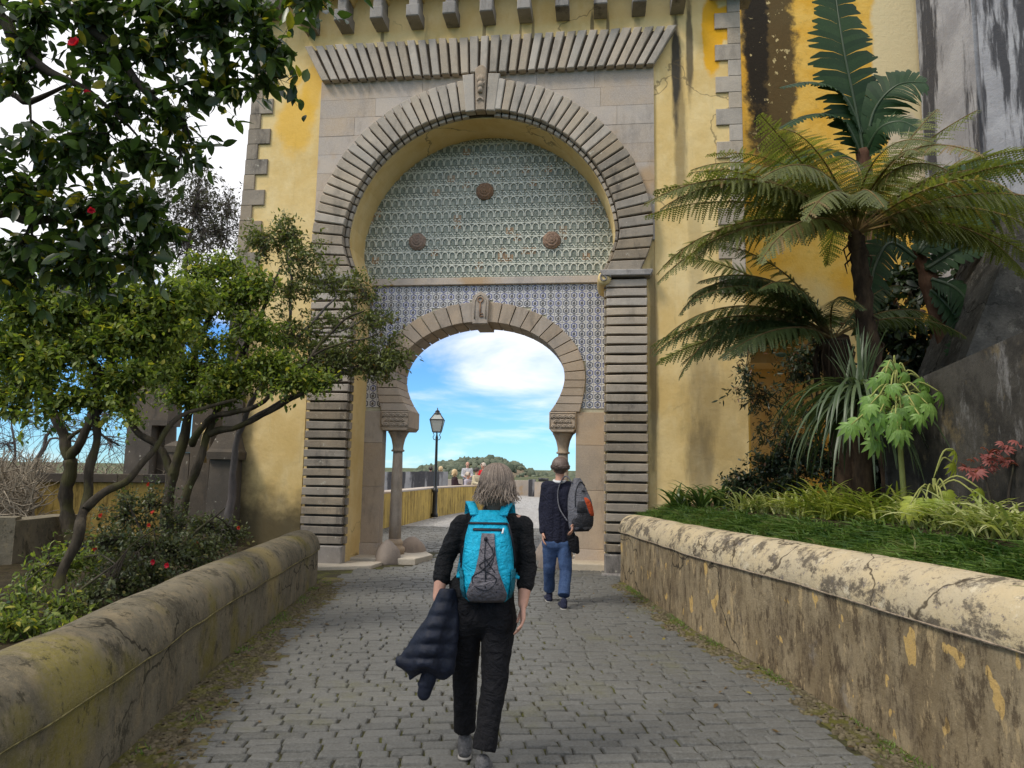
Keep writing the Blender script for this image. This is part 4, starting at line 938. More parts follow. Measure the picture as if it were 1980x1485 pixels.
for k in range(4):
    c_, s_ = math.cos(k * PI / 2), math.sin(k * PI / 2); rt_ = lambda x, y: (x * c_ - y * s_, x * s_ + y * c_)
    q = [(-wb * .97, -wb * .98, zb_ + .01), (wb * .97, -wb * .98, zb_ + .01), (wt * .97, -wt * .98, zt_ - .01), (-wt * .97, -wt * .98, zt_ - .01)]
    V = [rt_(x, y) + (z,) for x, y, z in q] + [rt_(x, y + .008) + (z,) for x, y, z in q]
    mesh_obj('pane', V, [(0, 1, 2, 3), (7, 6, 5, 4), (0, 4, 5, 1), (1, 5, 6, 2), (2, 6, 7, 3), (3, 7, 4, 0)], M_LGL, lt)
    q = [(-wt * .96, -wt * .97, zt_ + .01), (wt * .96, -wt * .97, zt_ + .01), (.088, -.088, zt_ + .19), (-.088, -.088, zt_ + .19)]
    V = [rt_(x, y) + (z,) for x, y, z in q] + [rt_(x, y + .008) + (z - .004,) for x, y, z in q]
    mesh_obj('roof_pane', V, [(0, 1, 2, 3), (7, 6, 5, 4), (0, 4, 5, 1), (1, 5, 6, 2), (2, 6, 7, 3), (3, 7, 4, 0)], M_LGL if k in (0, 2) else M_IRON, lt)
MB().lathe([(.13, zt_ + .19), (.13, zt_ + .21), (.10, zt_ + .23), (.07, zt_ + .27), (.085, zt_ + .29), (.02, zt_ + .34), (.015, zt_ + .40), (.002, zt_ + .42)], 12).build('finial', M_IRON, lt, True)
# wooded hill
prof_h = [(-2200, 960), (-900, 945), (-200, 930), (300, 925), (650, 935), (735, 928), (770, 920), (820, 905), (860, 897), (890, 891), (935, 887), (975, 892), (1005, 900), (1030, 910), (1045, 918), (1060, 916), (1085, 919), (1120, 924), (1400, 935), (2400, 940), (4000, 960)]
hx = [P(px, py, 330) for px, py in prof_h]
def hill_h(x, y):
    xs = [p.x for p in hx]; zs = [p.z for p in hx]; z = float(np.interp(x * 330 / max(y, 60) if y < 330 else x, xs, zs))
    k = min(max((y - 90) / 240, 0), 1); k = k * k * (3 - 2 * k)
    if y > 330: k = max(0, 1 - (y - 330) / 500)
    return -14 + (z + 14) * k
V = []; F = []; ny, nx = 26, 150
ysl = list(np.linspace(70, 330, 18)) + list(np.linspace(360, 800, 9))
for y in ysl:
    for i in range(nx + 1):
        x = -420 + 840 * i / nx; V.append((x, y, hill_h(x, y) - 1.2 + 1.0 * mnoise.noise(Vector((x * .06, y * .06, 0)))))
F = [(j * (nx + 1) + i, j * (nx + 1) + i + 1, (j + 1) * (nx + 1) + i + 1, (j + 1) * (nx + 1) + i) for j in range(len(ysl) - 1) for i in range(nx)]
t = NT('hill_scrub'); c = t.mix(t.ramp(t.noise(.09, 5, .7), .4, .62), (0.10, 0.115, 0.055), (0.16, 0.145, 0.085)); c = t.mix(t.spot(P(1012, 915, 300), (7, 90, 4), .5, .6, .25), c, (0.20, 0.16, 0.11)); t.bump(t.noise(.5, 6, .7), 1, 1); M_HILL = t.fin(c, .95, .05)
hill = tag(mesh_obj('hill', V, F, M_HILL, None, True), kind='structure')
def far_leaf(name, c1, c2):
    t = NT(name); a = t.attr(); c = t.mix(a, c1, c2); t.bump(t.noise(1.2, 4), 1, .5); return t.fin(c, .95, .05)
M_FARTREE = far_leaf('hazed_forest_leaves', (0.085, 0.105, 0.075), (0.15, 0.165, 0.115))  # greens greyed and paled, distance haze painted into the leaf colour
bm = bmesh.new(); bmesh.ops.create_icosphere(bm, subdivisions=2, radius=1); IV = np.array([v.co[:] for v in bm.verts]); IF = np.array([[v.index for v in f.verts] for f in bm.faces]); bm.free()
Vs = []; Fs = []; At = []; nb = 0; rn = random.Random(3)
for k in range(2600):
    y = rn.choice([rn.uniform(285, 334), rn.uniform(150, 330)]); px = rn.uniform(640, 1190); x = (px - 990) / FPX * y
    if px > 990 and px < 1045 and rn.random() < .75: continue
    r_ = rn.uniform(.5, 1.45) * (y / 330) ** .5 * (1.5 if rn.random() < .1 else 1); z = hill_h(x, y) - 1.2
    jit = 1 + .35 * RNG.standard_normal((len(IV), 1)) * .5
    Vs.append(IV * jit * np.array([r_, r_, r_ * rn.uniform(.7, 1.25)]) + np.array([x, y, z + r_ * .5])); Fs.append(IF + nb); nb += len(IV); At.append(np.full(len(IV), rn.random()))
o = np_mesh('hill_forest', np.vstack(Vs), np.vstack(Fs), M_FARTREE, None, np.concatenate(At)); tag(o, 'dark green wood covering the distant hill seen through the gate', 'wood', kind='stuff')
# ------------------------------------------------------------------ people
def capsule(m, p0, r0, p1, r1, seg=14, flat=None):
    """tapered limb with round ends; flat=(axis vector, factor) squashes the section along an axis"""
    p0, p1 = Vector(p0), Vector(p1); d = (p1 - p0).normalized(); pts = []; rad = []
    for k in range(5): a = PI / 2 * (1 - k / 4); pts.append(p0 - d * r0 * math.sin(a)); rad.append(max(r0 * math.cos(a), .0005))
    for k in range(1, 5): a = PI / 2 * k / 4; pts.append(p1 + d * r1 * math.sin(a)); rad.append(max(r1 * math.cos(a), .0005))
    pts.insert(5, p1); rad.insert(5, r1)
    b = len(m.V); m.tube(pts, rad, seg)
    if flat:
        ax, f = flat; ax = Vector(ax).normalized()
        for i in range(b, len(m.V)):
            v = Vector(m.V[i]); t = max(0, min(1, (v - p0).dot(p1 - p0) / (p1 - p0).length_squared)); c = p0.lerp(p1, t)
            e = (v - c).dot(ax); m.V[i] = tuple(v + ax * e * (f - 1))
def ell(m, c, r, rot=None, seg=16):
    V = []; F = []; n = 10
    for i in range(n + 1):
        a = PI * i / n
        for k in range(seg):
            b = 2 * PI * k / seg; v = Vector((math.sin(a) * math.cos(b) * r[0], math.sin(a) * math.sin(b) * r[1], math.cos(a) * r[2]))
            if rot: v = rot @ v
            V.append(Vector(c) + v)
    F = [(i * seg + k, (i + 1) * seg + k, (i + 1) * seg + (k + 1) % seg, i * seg + (k + 1) % seg) for i in range(n) for k in range(seg)]
    m.add(V, F)
def fuse(name, m, mat, parent, voxel=.008, it=4, off=(0, 0, 0), wrinkle=0.0, wfreq=(14, 14, 30)):
    """join overlapping forms to one continuous skin"""
    tmp = mesh_obj('tmp', m.V, m.F, mat)
    r_ = tmp.modifiers.new('r', 'REMESH'); r_.mode = 'VOXEL'; r_.voxel_size = voxel
    s_ = tmp.modifiers.new('s', 'SMOOTH'); s_.iterations = it; s_.factor = .6
    dg = bpy.context.evaluated_depsgraph_get(); dg.update()
    me = bpy.data.meshes.new_from_object(tmp.evaluated_get(dg)); me.name = name
    bpy.data.objects.remove(tmp)
    n = len(me.vertices); co = np.empty(n * 3); me.vertices.foreach_get('co', co); co = co.reshape(-1, 3)
    if wrinkle:
        nm = np.empty(n * 3); me.vertices.foreach_get('normal', nm); nm = nm.reshape(-1, 3); f = np.array(wfreq)
        w = np.array([mnoise.noise(Vector(c * f)) + .5 * mnoise.noise(Vector(c * f * 2.1)) for c in co]); co = co + nm * (w * wrinkle)[:, None]
    co = co - np.array(off); me.vertices.foreach_set('co', co.ravel()); me.shade_smooth(); me.update()
    if not me.materials: me.materials.append(mat)
    return link(bpy.data.objects.new(name, me), parent)
M_SKIN = flat_mat('skin', (0.50, 0.27, 0.19), .55, .35, .08, 30, .1)
def cloth(name, col, nz=.2, scale=60, bump=.5, rough=.85):
    t = NT(name); c = t.mix(t.ramp(t.noise(scale, 5, .6), .3, .7), tuple(v * (1 - nz) for v in col), tuple(min(v * (1 + nz), 1) for v in col))
    t.bump(t.noise(scale * 2, 5, .65), bump, .01); t.bump(t.noise(9, 4, .55, (1, 1, 1.4), 3, 2.2), .75, .035); t.bump(t.noise(26, 3, .5, None, 6, 1.5), .4, .012)
    return t.fin(c, rough, .25)
M_BLK = cloth('black_jersey', (0.008, 0.008, 0.009), .3, 60, .3); M_BLKT = cloth('black_trousers', (0.006, 0.006, 0.008), .3, 60, .3); M_NAVY = cloth('navy_knit', (0.014, 0.015, 0.030), .25, 90, .7)
M_SHOEG = cloth('grey_shoe_suede', (0.11, 0.11, 0.115)); M_SOLE = flat_mat('pale_sole', (0.30, 0.29, 0.27), .7); M_SHOEN = cloth('navy_shoe', (0.02, 0.024, 0.05))
t = NT('blue_denim'); c = t.mix(t.ramp(t.noise(5, 5, .6), .4, .65), (0.020, 0.040, 0.10), (0.050, 0.092, 0.20)); c = t.mix(t.ramp(t.noise(160, 2), .4, .6, 0, .4), c, (0.10, 0.15, 0.26)); t.bump(t.noise(18, 4, .6, (1, 1, .6)), .5, .01); M_DENIM = t.fin(c, .85, .15)
def hair_mat(name, c1, c2):
    t = NT(name); a = t.attr(); c = t.mix(a, c1, c2); return t.fin(c, .45, .4)
M_HAIRW = hair_mat('grey_blond_hair', (0.060, 0.041, 0.030), (0.38, 0.295, 0.225)); M_HAIRM = hair_mat('grey_brown_hair', (0.075, 0.048, 0.038), (0.17, 0.125, 0.105))
M_HAIRB = hair_mat('blond_hair', (0.48, 0.33, 0.16), (0.62, 0.47, 0.27)); M_HAIRD = hair_mat('dark_hair', (0.02, 0.014, 0.01), (0.045, 0.03, 0.022)); M_HAIRS = hair_mat('silver_hair', (0.45, 0.36, 0.28), (0.62, 0.54, 0.45))
def hand(m, wrist, tip, palm_n, thumb_side, curl=.4, s=1.0):
    """palm, four unequal bent fingers and a thumb leaving the side of the palm"""
    w, tp = Vector(wrist), Vector(tip); d = (tp - w).normalized(); n = Vector(palm_n).normalized(); n = (n - d * n.dot(d)).normalized(); sdv = d.cross(n) * thumb_side
    k = s
    for o_ in (-.028, -.010, .010, .028): capsule(m, w + d * .012 * k + sdv * o_ * .55 * k, .015 * k, w + d * .080 * k + sdv * o_ * k, .0125 * k, 8)
    for o_, l in ((.031, .070), (.011, .080), (-.010, .074), (-.030, .058)):
        b = w + d * .085 * k + sdv * o_ * k; d1 = (d + n * curl * .7).normalized(); d2 = (d + n * curl * 1.9).normalized()
        capsule(m, b, .0095 * k, b + d1 * l * .52 * k, .0088 * k, 8); capsule(m, b + d1 * l * .52 * k, .0088 * k, b + d1 * l * .52 * k + d2 * l * .5 * k, .0075 * k, 8)
    b = w + d * .025 * k + sdv * .030 * k; e = b + (d * .6 + sdv * .75 + n * .25).normalized() * .042 * k
    capsule(m, b, .014 * k, e, .0105 * k, 8); capsule(m, e, .0105 * k, e + (d * .95 + n * .35 + sdv * .1).normalized() * .034 * k, .0085 * k, 8)
def head(m, c, face, s=1.0, tilt=0.0):
    """skull, jaw, nose, ears, eyes sockets; face is the horizontal direction looked to"""
    f = Vector((face[0], face[1], 0)).normalized(); sd = Vector((f.y, -f.x, 0)); up = Vector((0, 0, 1)); rot = Matrix((sd, f, up)).transposed(); c = Vector(c)
    q = lambda x, y, z: c + (sd * x + f * y + up * z) * s
    ell(m, q(0, -.012, .025), (.076 * s, .094 * s, .090 * s), rot); ell(m, q(0, .03, -.045), (.056 * s, .060 * s, .066 * s), rot)
    ell(m, q(0, .062, -.082), (.026 * s, .022 * s, .022 * s), rot)
    capsule(m, q(0, .088, .012), .009 * s, q(0, .106, -.022), .014 * s, 8)
    for e in (-1, 1): ell(m, q(.076 * e, -.008, -.008), (.010 * s, .020 * s, .030 * s), rot, 10); ell(m, q(.030 * e, .078, .020), (.018 * s, .010 * s, .009 * s), rot, 8)
    ell(m, q(0, .086, -.052), (.024 * s, .010 * s, .010 * s), rot, 8)
def face_marks(root, c, face, s, off):
    f = Vector((face[0], face[1], 0)).normalized(); sd = Vector((f.y, -f.x, 0)); c = Vector(c); m = MB()
    for e in (-1, 1): ell(m, c + (sd * .031 * e + f * .084 + Vector((0, 0, .012))) * s, (.011 * s, .006 * s, .006 * s), None, 8)
    m.build('eyes', M_IRON, root, True, off)
    m = MB(); ell(m, c + (f * .094 + Vector((0, 0, -.053))) * s, (.020 * s, .006 * s, .005 * s), None, 8); m.build('lips', M_LIP, root, True, off)
M_LIP = flat_mat('lips', (0.36, 0.12, 0.10), .5)
def shoe(root, heel, d, mat, l=.26, off=(0, 0, 0), lift=0.0):
    d = Vector((d[0], d[1], 0)).normalized(); h = Vector(heel); sd = Vector((d.y, -d.x, 0)); m = MB(); up = Vector((0, 0, 1)); fw = (d - up * lift).normalized()
    capsule(m, h + up * .045, .040, h + fw * l * .35 + up * .045, .043, 12); capsule(m, h + fw * l * .3 + up * .038, .042, h + fw * (l - .05) + up * .034, .040, 12, (up, .75))
    capsule(m, h + up * .07 + d * .01, .040, h + up * .10 + d * .015, .042, 12); capsule(m, h + fw * l * .30 + up * .07, .03, h + fw * l * .5 + up * .055, .032, 10)
    o = fuse('shoe', m, mat, root, .007, 3, off)
    m = MB(); capsule(m, h + up * .014 + d * .0, .041, h + fw * (l - .045) + up * .014, .042, 12, (up, .33)); so = fuse('sole', m, M_SOLE, o, .007, 1, off); return o
def hair_locks(name, root, c, face, mat, length, n, s=1.0, off=(0, 0, 0), seed=1, fall=None, thick=.006, cover=1.0, mat_base=None):
    """cap of hair plus many fine locks combed from the crown down"""
    rn = random.Random(seed); f = Vector((face[0], face[1], 0)).normalized(); sd = Vector((f.y, -f.x, 0)); up = Vector((0, 0, 1)); c = Vector(c); Vv = []; Ff = []; At = []
    crown = Vector((0, -.02, .115))
    for k in range(n):
        a = rn.uniform(0, 2 * PI)
        if abs(a - PI / 2) < .55 * cover and rn.random() < .9: continue      # keep the face free
        r0 = rn.uniform(0, .06); tone = min(max(rn.gauss(.5, .28), 0), 1); rr = rn.uniform(.97, 1.09); pts = []
        L_ = length * rn.uniform(.62, 1.12); tot = 0; th = .12 + r0 * 4
        while th < PI * .52 :
            p = Vector((math.cos(a) * math.sin(th) * .088, math.sin(a) * math.sin(th) * .106 - .012, .027 + math.cos(th) * .100)) * rr; pts.append(p); th += .22
        p = pts[-1].copy(); dr = Vector((math.cos(a) * .02, math.sin(a) * .04 - .03, -1)).normalized(); wv = rn.uniform(0, 6); inn = rn.uniform(-.34, -.02) if rn.random() < .9 else rn.uniform(-.05, .2)
        st = L_ / 6
        for q in range(6):
            p = p + dr * st + Vector((math.sin(wv + q * 1.1) * .007, math.cos(wv + q) * .007, 0)) ; dr = (dr + Vector((math.cos(a) * inn, math.sin(a) * inn, 0))).normalized(); pts.append(p.copy())
        wid = thick * rn.uniform(.7, 1.5); b = len(Vv); m_ = len(pts)
        for i, p in enumerate(pts):
            w = wid * (1 if i < m_ - 3 else (m_ - i) / 3.2) * (.5 if i == 0 else 1); tg = Vector((-math.sin(a), math.cos(a), 0)); o_ = Vector((math.cos(a), math.sin(a), .2)).normalized() * .003
            for q in (p - tg * w, p + o_, p + tg * w): Vv.append(c + (sd * q.x + f * q.y + up * q.z) * s)
            At += [tone] * 3
        for i in range(m_ - 1):
            for e in (0, 1): Ff.append((b + i * 3 + e, b + i * 3 + e + 1, b + (i + 1) * 3 + e + 1, b + (i + 1) * 3 + e))
    o = np_mesh(name, np.array([v[:] for v in Vv]), np.array(Ff), mat, root, At, True, off)
    m = MB(); rot = Matrix((sd, f, up)).transposed(); ell(m, c + (f * -.016 + up * .030) * s, (.083 * s, .099 * s, .096 * s), rot); 
    if length > .05: ell(m, c + (f * -.045 + up * -.05) * s, (.075 * s, .055 * s, (.06 + length * .45) * s), rot)
    # leave the face out of the cap
    base = fuse('hair_base', m, mat, o, .009 * s, 2, off)
    bm = bmesh.new(); bm.from_mesh(base.data)
    dl = [v for v in bm.verts if (v.co + Vector(off) - c).dot(f) > .052 * s and (v.co.z + off[2] - c.z) < .075 * s]; bmesh.ops.delete(bm, geom=dl, context='VERTS'); bm.to_mesh(base.data); bm.free()
    a_ = base.data.attributes.new('lv', 'FLOAT', 'POINT'); a_.data.foreach_set('value', np.full(len(base.data.vertices), .15, dtype=np.float32))
    return o
# ---- the woman walking in front
wo = P(930, 1450, 4.02); wo.z = 0
woman = thing('person', 'woman in black with grey shoulder-length hair walking away, carrying a navy jacket', 'person', wo)
off = tuple(wo)
hc = P(961, 947, 3.99); nb_ = P(956, 992, 3.98)
sk = MB(); head(sk, hc, (.12, 1), 1.0); capsule(sk, nb_ - Vector((0, 0, .03)), .056, hc - Vector((0, .01, .03)), .050)
LSH, LEL, LCU, LWR = P(893, 1016, 3.99), P(861, 1082, 4.0), P(853, 1118, 3.96), P(846, 1156, 3.92)
RSH, REL, RCU, RWR = P(1010, 1018, 3.98), P(1021, 1094, 3.97), P(1015, 1132, 3.93), P(1011, 1168, 3.89)
chest = P(950, 1050, 3.99); belly = P(938, 1120, 3.99); hip = P(931, 1175, 4.0)
for el, cu, wr in ((LEL, LCU, LWR), (REL, RCU, RWR)): capsule(sk, el, .040, cu, .037); capsule(sk, cu, .038, wr, .027)
capsule(sk, LSH, .045, LEL, .038); capsule(sk, RSH, .045, REL, .038); capsule(sk, chest, .10, belly, .09); capsule(sk, P(905, 1010, 3.99), .05, P(1000, 1012, 3.98), .05); capsule(sk, nb_, .055, chest, .1)
hand(sk, LWR, P(842, 1182, 3.90), (1, .2, 0), 1, .8, .97); hand(sk, RWR, P(1011, 1200, 3.86), (-.9, -.1, 0), 1, .55, 1.0)
fuse('body', sk, M_SKIN, woman, .006, 4, off); face_marks(woman, hc, (.12, 1), 1.0, off)
sw = MB()
X = Vector((1, 0, 0)); Yv = Vector((0, 1, 0))
capsule(sw, P(912, 1016, 3.99), .072, P(992, 1018, 3.985), .072, 14, (Yv, .95)); capsule(sw, P(925, 1040, 3.98), .10, P(925, 1110, 3.98), .10, 14, (Yv, .95)); capsule(sw, P(968, 1040, 3.98), .10, P(962, 1110, 3.98), .10, 14, (Yv, .95))
capsule(sw, nb_ + Vector((0, 0, .012)), .062, chest, .12, 14); capsule(sw, P(905, 1140, 3.98), .105, P(905, 1175, 3.985), .112, 14, (Yv, .95)); capsule(sw, P(957, 1140, 3.98), .105, P(957, 1175, 3.985), .112, 14, (Yv, .95))
for sh, el, cu in ((LSH, LEL, LCU), (RSH, REL, RCU)):
    capsule(sw, sh, .062, el, .049); capsule(sw, el, .050, cu, .045); capsule(sw, cu + (el - cu) * .15, .048, cu, .047)
    for k in range(4): ell(sw, el.lerp(cu, .15 + .26 * k), (.052, .052, .015))
fuse('sweater', sw, M_BLK, woman, .007, 4, off, .006, (13, 13, 24))
tr_ = MB(); LH, LK, LA = P(899, 1200, 4.0), P(899, 1305, 4.12), P(899, 1412, 4.17); RH, RK, RA_ = P(963, 1200, 3.99), P(956, 1320, 3.93), P(936, 1450, 3.85)
capsule(tr_, P(903, 1172, 3.985), .105, LH, .105, 14, (Yv, 1.1)); capsule(tr_, P(958, 1172, 3.985), .105, RH, .108, 14, (Yv, 1.1)); capsule(tr_, P(905, 1190, 3.98), .10, P(958, 1190, 3.98), .10)
for h_, k_, a_ in ((LH, LK, LA), (RH, RK, RA_)): capsule(tr_, h_, .098, k_, .070); tr_.tube([k_ + (h_ - k_) * .05, k_, k_.lerp(a_, .5), a_], [.06, .071, .064, .064], 14)
fuse('trousers', tr_, M_BLKT, woman, .008, 4, off, .006, (16, 16, 13))
g = P(899, 1436, 4.17); g.z = .012; shoe(woman, g, (-.06, 1), M_SHOEG, .255, off)
g = P(933, 1484, 3.84); g.z = .022; shoe(woman, g, (.05, 1), M_SHOEG, .255, off, .08)
hair_locks('hair', woman, hc + Vector((0, -.012, .012)), (.12, 1), M_HAIRW, .112, 5200, 1.0, off, 3, None, .0019)
# ---- a rucksack as a surface: front(xf, t) in local coordinates, -y towards the viewer
def rucksack(name, label, loc, rz, H, hw, dp, mats, spec, tilt=0.0):
    root = thing(name, label, 'backpack', loc, rz); root.rotation_euler = (tilt, 0, rz)
    HW = lambda t: float(np.interp(t, [a for a, _ in hw], [b for _, b in hw])); DP = lambda t: float(np.interp(t, [a for a, _ in dp], [b for _, b in dp]))
    def S(xf, t, e=0.0): p = 2.6; k = max(1 - abs(xf) ** p, 0) ** (1 / p); return Vector((xf * (HW(t) + e * abs(xf)), -(DP(t)) * k - e, t * H))
    m = MB(); V = []; F = []; nt, nx_ = 30, 25
    for j in range(nt + 1):
        t = j / nt
        fr = [S(math.sin((i / (nx_ - 1) - .5) * PI), t) for i in range(nx_)]; V += fr + [Vector((x.x * .92, .025, x.z)) for x in fr[::-1]]
    k = 2 * nx_
    F = [(j * k + i, j * k + (i + 1) % k, (j + 1) * k + (i + 1) % k, (j + 1) * k + i) for j in range(nt) for i in range(k)] + [tuple(range(k - 1, -1, -1)), tuple(nt * k + i for i in range(k))]
    V = [v + Vector((0, 1, 0)) * (.006 * mnoise.noise(v * 16) + .012 * mnoise.noise(v * 6)) for v in V]
    mesh_obj('pack', V, F, mats['main'], root, True)
    def patch(nm, edges, mat, e=.009, n=14):
        """edges: list of (t, xf_left, xf_right)"""
        V = []; F = []
        for t, a, b in edges:
            for i in range(n + 1): v = S(a + (b - a) * i / n, t, e); v0 = S(a + (b - a) * i / n, t); V.append(v + Vector((0, -.003, 0)) * mnoise.noise(v * 40) + Vector((0, 1, 0)) * (.006 * mnoise.noise(v0 * 16) + .012 * mnoise.noise(v0 * 6)))
        nn = n + 1; F = [(j * nn + i, j * nn + i + 1, (j + 1) * nn + i + 1, (j + 1) * nn + i) for j in range(len(edges) - 1) for i in range(n)]
        o = mesh_obj(nm, V, F, mat, root, True); so = o.modifiers.new('t', 'SOLIDIFY'); so.thickness = .005; so.offset = -1; return o
    def line(nm, pts, mat, r=.003, e=.009, par=None):
        q = smooth_path([S(x, t, e) + Vector((0, 1, 0)) * (.012 * mnoise.noise(S(x, t) * 6)) for x, t in pts], 5); m = MB(); m.tube(q, r, 6); return m.build(nm, mat, par or root, True)
    spec(root, S, patch, line, mats); return root
M_TURQ = cloth('turquoise_nylon', (0.005, 0.37, 0.56), .12, 40, .5, .55); M_TURD = cloth('dark_teal_mesh', (0.01, 0.13, 0.18), .25, 120, .6); M_GRYN = cloth('grey_ripstop', (0.135, 0.125, 0.14), .25, 50, .8, .6)
M_ZIP = flat_mat('black_zip', (0.008, 0.010, 0.016), .5); M_WHT = flat_mat('white_tag', (0.6, 0.6, 0.6), .6)
bo = P(942, 1162, 3.86)
Hb = (P(942, 984, 3.8) - P(942, 1162, 3.8)).length
def spec_w(root, S, patch, line, M):
    te = lambda f: [(a, b, c) for a, b, c in f]
    patch('front_panel', [(.0, -.80, .80), (.03, -.82, .82), (.10, -.78, .78), (.2, -.62, .62), (.35, -.42, .42), (.5, -.33, .33), (.65, -.28, .28), (.745, -.27, .27)], M['panel'])
    patch('zip', [(.775, -.66, .60), (.785, -.68, .62), (.80, -.66, .60)], M_ZIP, .008); patch('zip', [(.845, -.97, .90), (.855, -.97, .90), (.866, -.97, .90)], M_ZIP, .008)
    line('zip', [(.90, .85), (.93, .7), (.965, .55), (.985, .44)], M_ZIP, .006); line('zip', [(-.93, .6), (-.97, .5), (-.985, .42)], M_ZIP, .005)
    line('zip_pull', [(.66, .80), (.62, .775), (.58, .745)], M_WHT, .005, .014)
    for a in ([(-.08, .68), (-.10, .5), (-.06, .33), (-.05, .17)], [(-.08, .68), (.22, .52), (-.28, .40), (.34, .27), (.05, .15), (-.40, .18), (-.52, .28), (-.15, .36), (.24, .5), (.26, .6)], [(.18, .6), (.22, .45), (-.05, .3), (.40, .12)], [(-.28, .58), (.0, .45), (.3, .33)]): line('bungee_cord', a, M_ZIP, .0028, .011)
    m = MB(); ell(m, S(-.08, .685, .012), (.010, .007, .011)); m.build('cord_lock', M_ZIP, root, True)
    patch('side_pocket', [(.05, -1, -.86), (.15, -1, -.84), (.28, -1, -.86), (.36, -1, -.93)], M_TURD, .010, 6); patch('side_pocket', [(.05, .88, 1), (.15, .86, 1), (.28, .86, 1), (.36, .88, 1)], M_TURD, .010, 6)
    tp = Hb
    for sx in (-1, 1):
        m = MB(); q = smooth_path([(sx * .075, -.045, tp - .025), (sx * .088, -.015, tp + .015), (sx * .105, .05, tp + .045), (sx * .115, .15, tp + .04), (sx * .125, .24, tp - .05), (sx * .135, .26, tp - .2), (sx * .15, .18, tp - .32), (sx * .145, .04, tp - .36)], 5)
        V = []; 
        for i, p in enumerate(q):
            w = .024; V += [p + Vector((-w, 0, 0)), p + Vector((w, 0, 0))]
        F = [(2 * i, 2 * i + 1, 2 * i + 3, 2 * i + 2) for i in range(len(q) - 1)]
        o = mesh_obj('shoulder_strap', V, F, M['main'], root, True); so = o.modifiers.new('t', 'SOLIDIFY'); so.thickness = .012
    m = MB(); m.tube(smooth_path([(-.03, -.0, tp - .01), (-.02, .01, tp + .03), (.02, .01, tp + .03), (.03, 0, tp - .01)], 4), .006, 6); m.build('grab_loop', M_ZIP, root, True)
rucksack('backpack', 'turquoise backpack with grey front panel and bungee cords on the walking woman', bo, 0.0, Hb,
         [(0, .098), (.04, .118), (.15, .135), (.3, .139), (.5, .135), (.7, .125), (.85, .108), (.95, .086), (1, .072)], [(0, .07), (.05, .12), (.2, .155), (.5, .15), (.75, .115), (.9, .07), (1, .03)], dict(main=M_TURQ, panel=M_GRYN), spec_w, R(-4))
# ---- navy jacket over her left arm
M_JACK = flat_mat('navy_quilted_nylon', (0.007, 0.010, 0.021), .6, .3, .25, 25, .5)
jr = P(830, 1250, 3.9); jk = MB()
prf = [(1138, 850, 880), (1165, 838, 886), (1190, 826, 888), (1215, 808, 888), (1240, 792, 886), (1262, 778, 884), (1285, 768, 882), (1300, 790, 880)]
JV = []; JN = 40; js = 36; ysn = np.linspace(1138, 1308, JN)
for j, yy in enumerate(ysn):
    xa = float(np.interp(yy, [p[0] for p in prf], [p[1] for p in prf])); xb = float(np.interp(yy, [p[0] for p in prf], [p[2] for p in prf])); xm, hw_ = (xa + xb) / 2, (xb - xa) / 2
    qlt = .80 + .20 * abs(math.sin(PI * (yy - 1138) / 27)) ** .6; dp_ = (.045 + .05 * min((yy - 1138) / 90, 1)) * (1 if j < JN - 3 else (JN - j) / 4 + .1)
    for k in range(js):
        a = 2 * PI * k / js; x = xm + hw_ * math.cos(a) * (.94 + .06 * qlt); fold = 1 + .25 * math.sin(x * .075 + yy * .012) + .06 * math.sin(x * .21 + yy * .05)
        hem = 10 * math.sin(x * .09) if j > JN - 8 else 0
        JV.append(P(x, yy + hem * (j - JN + 8) / 8 if j > JN - 8 else yy, 3.90 + math.sin(a) * dp_ * qlt * fold))
jk.add(JV, [(j * js + k, (j + 1) * js + k, (j + 1) * js + (k + 1) % js, j * js + (k + 1) % js) for j in range(JN - 1) for k in range(js)] + [tuple(range(js)), tuple((JN - 1) * js + k for k in range(js - 1, -1, -1))])
capsule(jk, P(775, 1278, 3.9), .030, P(802, 1296, 3.9), .026)
jacket = thing('jacket', 'navy quilted jacket hanging over the left forearm of the walking woman', 'jacket', jr)
fuse('jacket_body', jk, M_JACK, jacket, .007, 2, tuple(jr), .004, (16, 16, 20))
sl = MB(); capsule(sl, P(838, 1285, 3.9), .045, P(826, 1318, 3.9), .042); capsule(sl, P(826, 1318, 3.9), .042, P(820, 1340, 3.9), .037); ell(sl, P(824, 1322, 3.9), (.048, .045, .02)); ell(sl, P(834, 1297, 3.9), (.05, .045, .02))
fuse('sleeve', sl, M_JACK, jacket, .007, 3, tuple(jr), .003, (14, 14, 30))
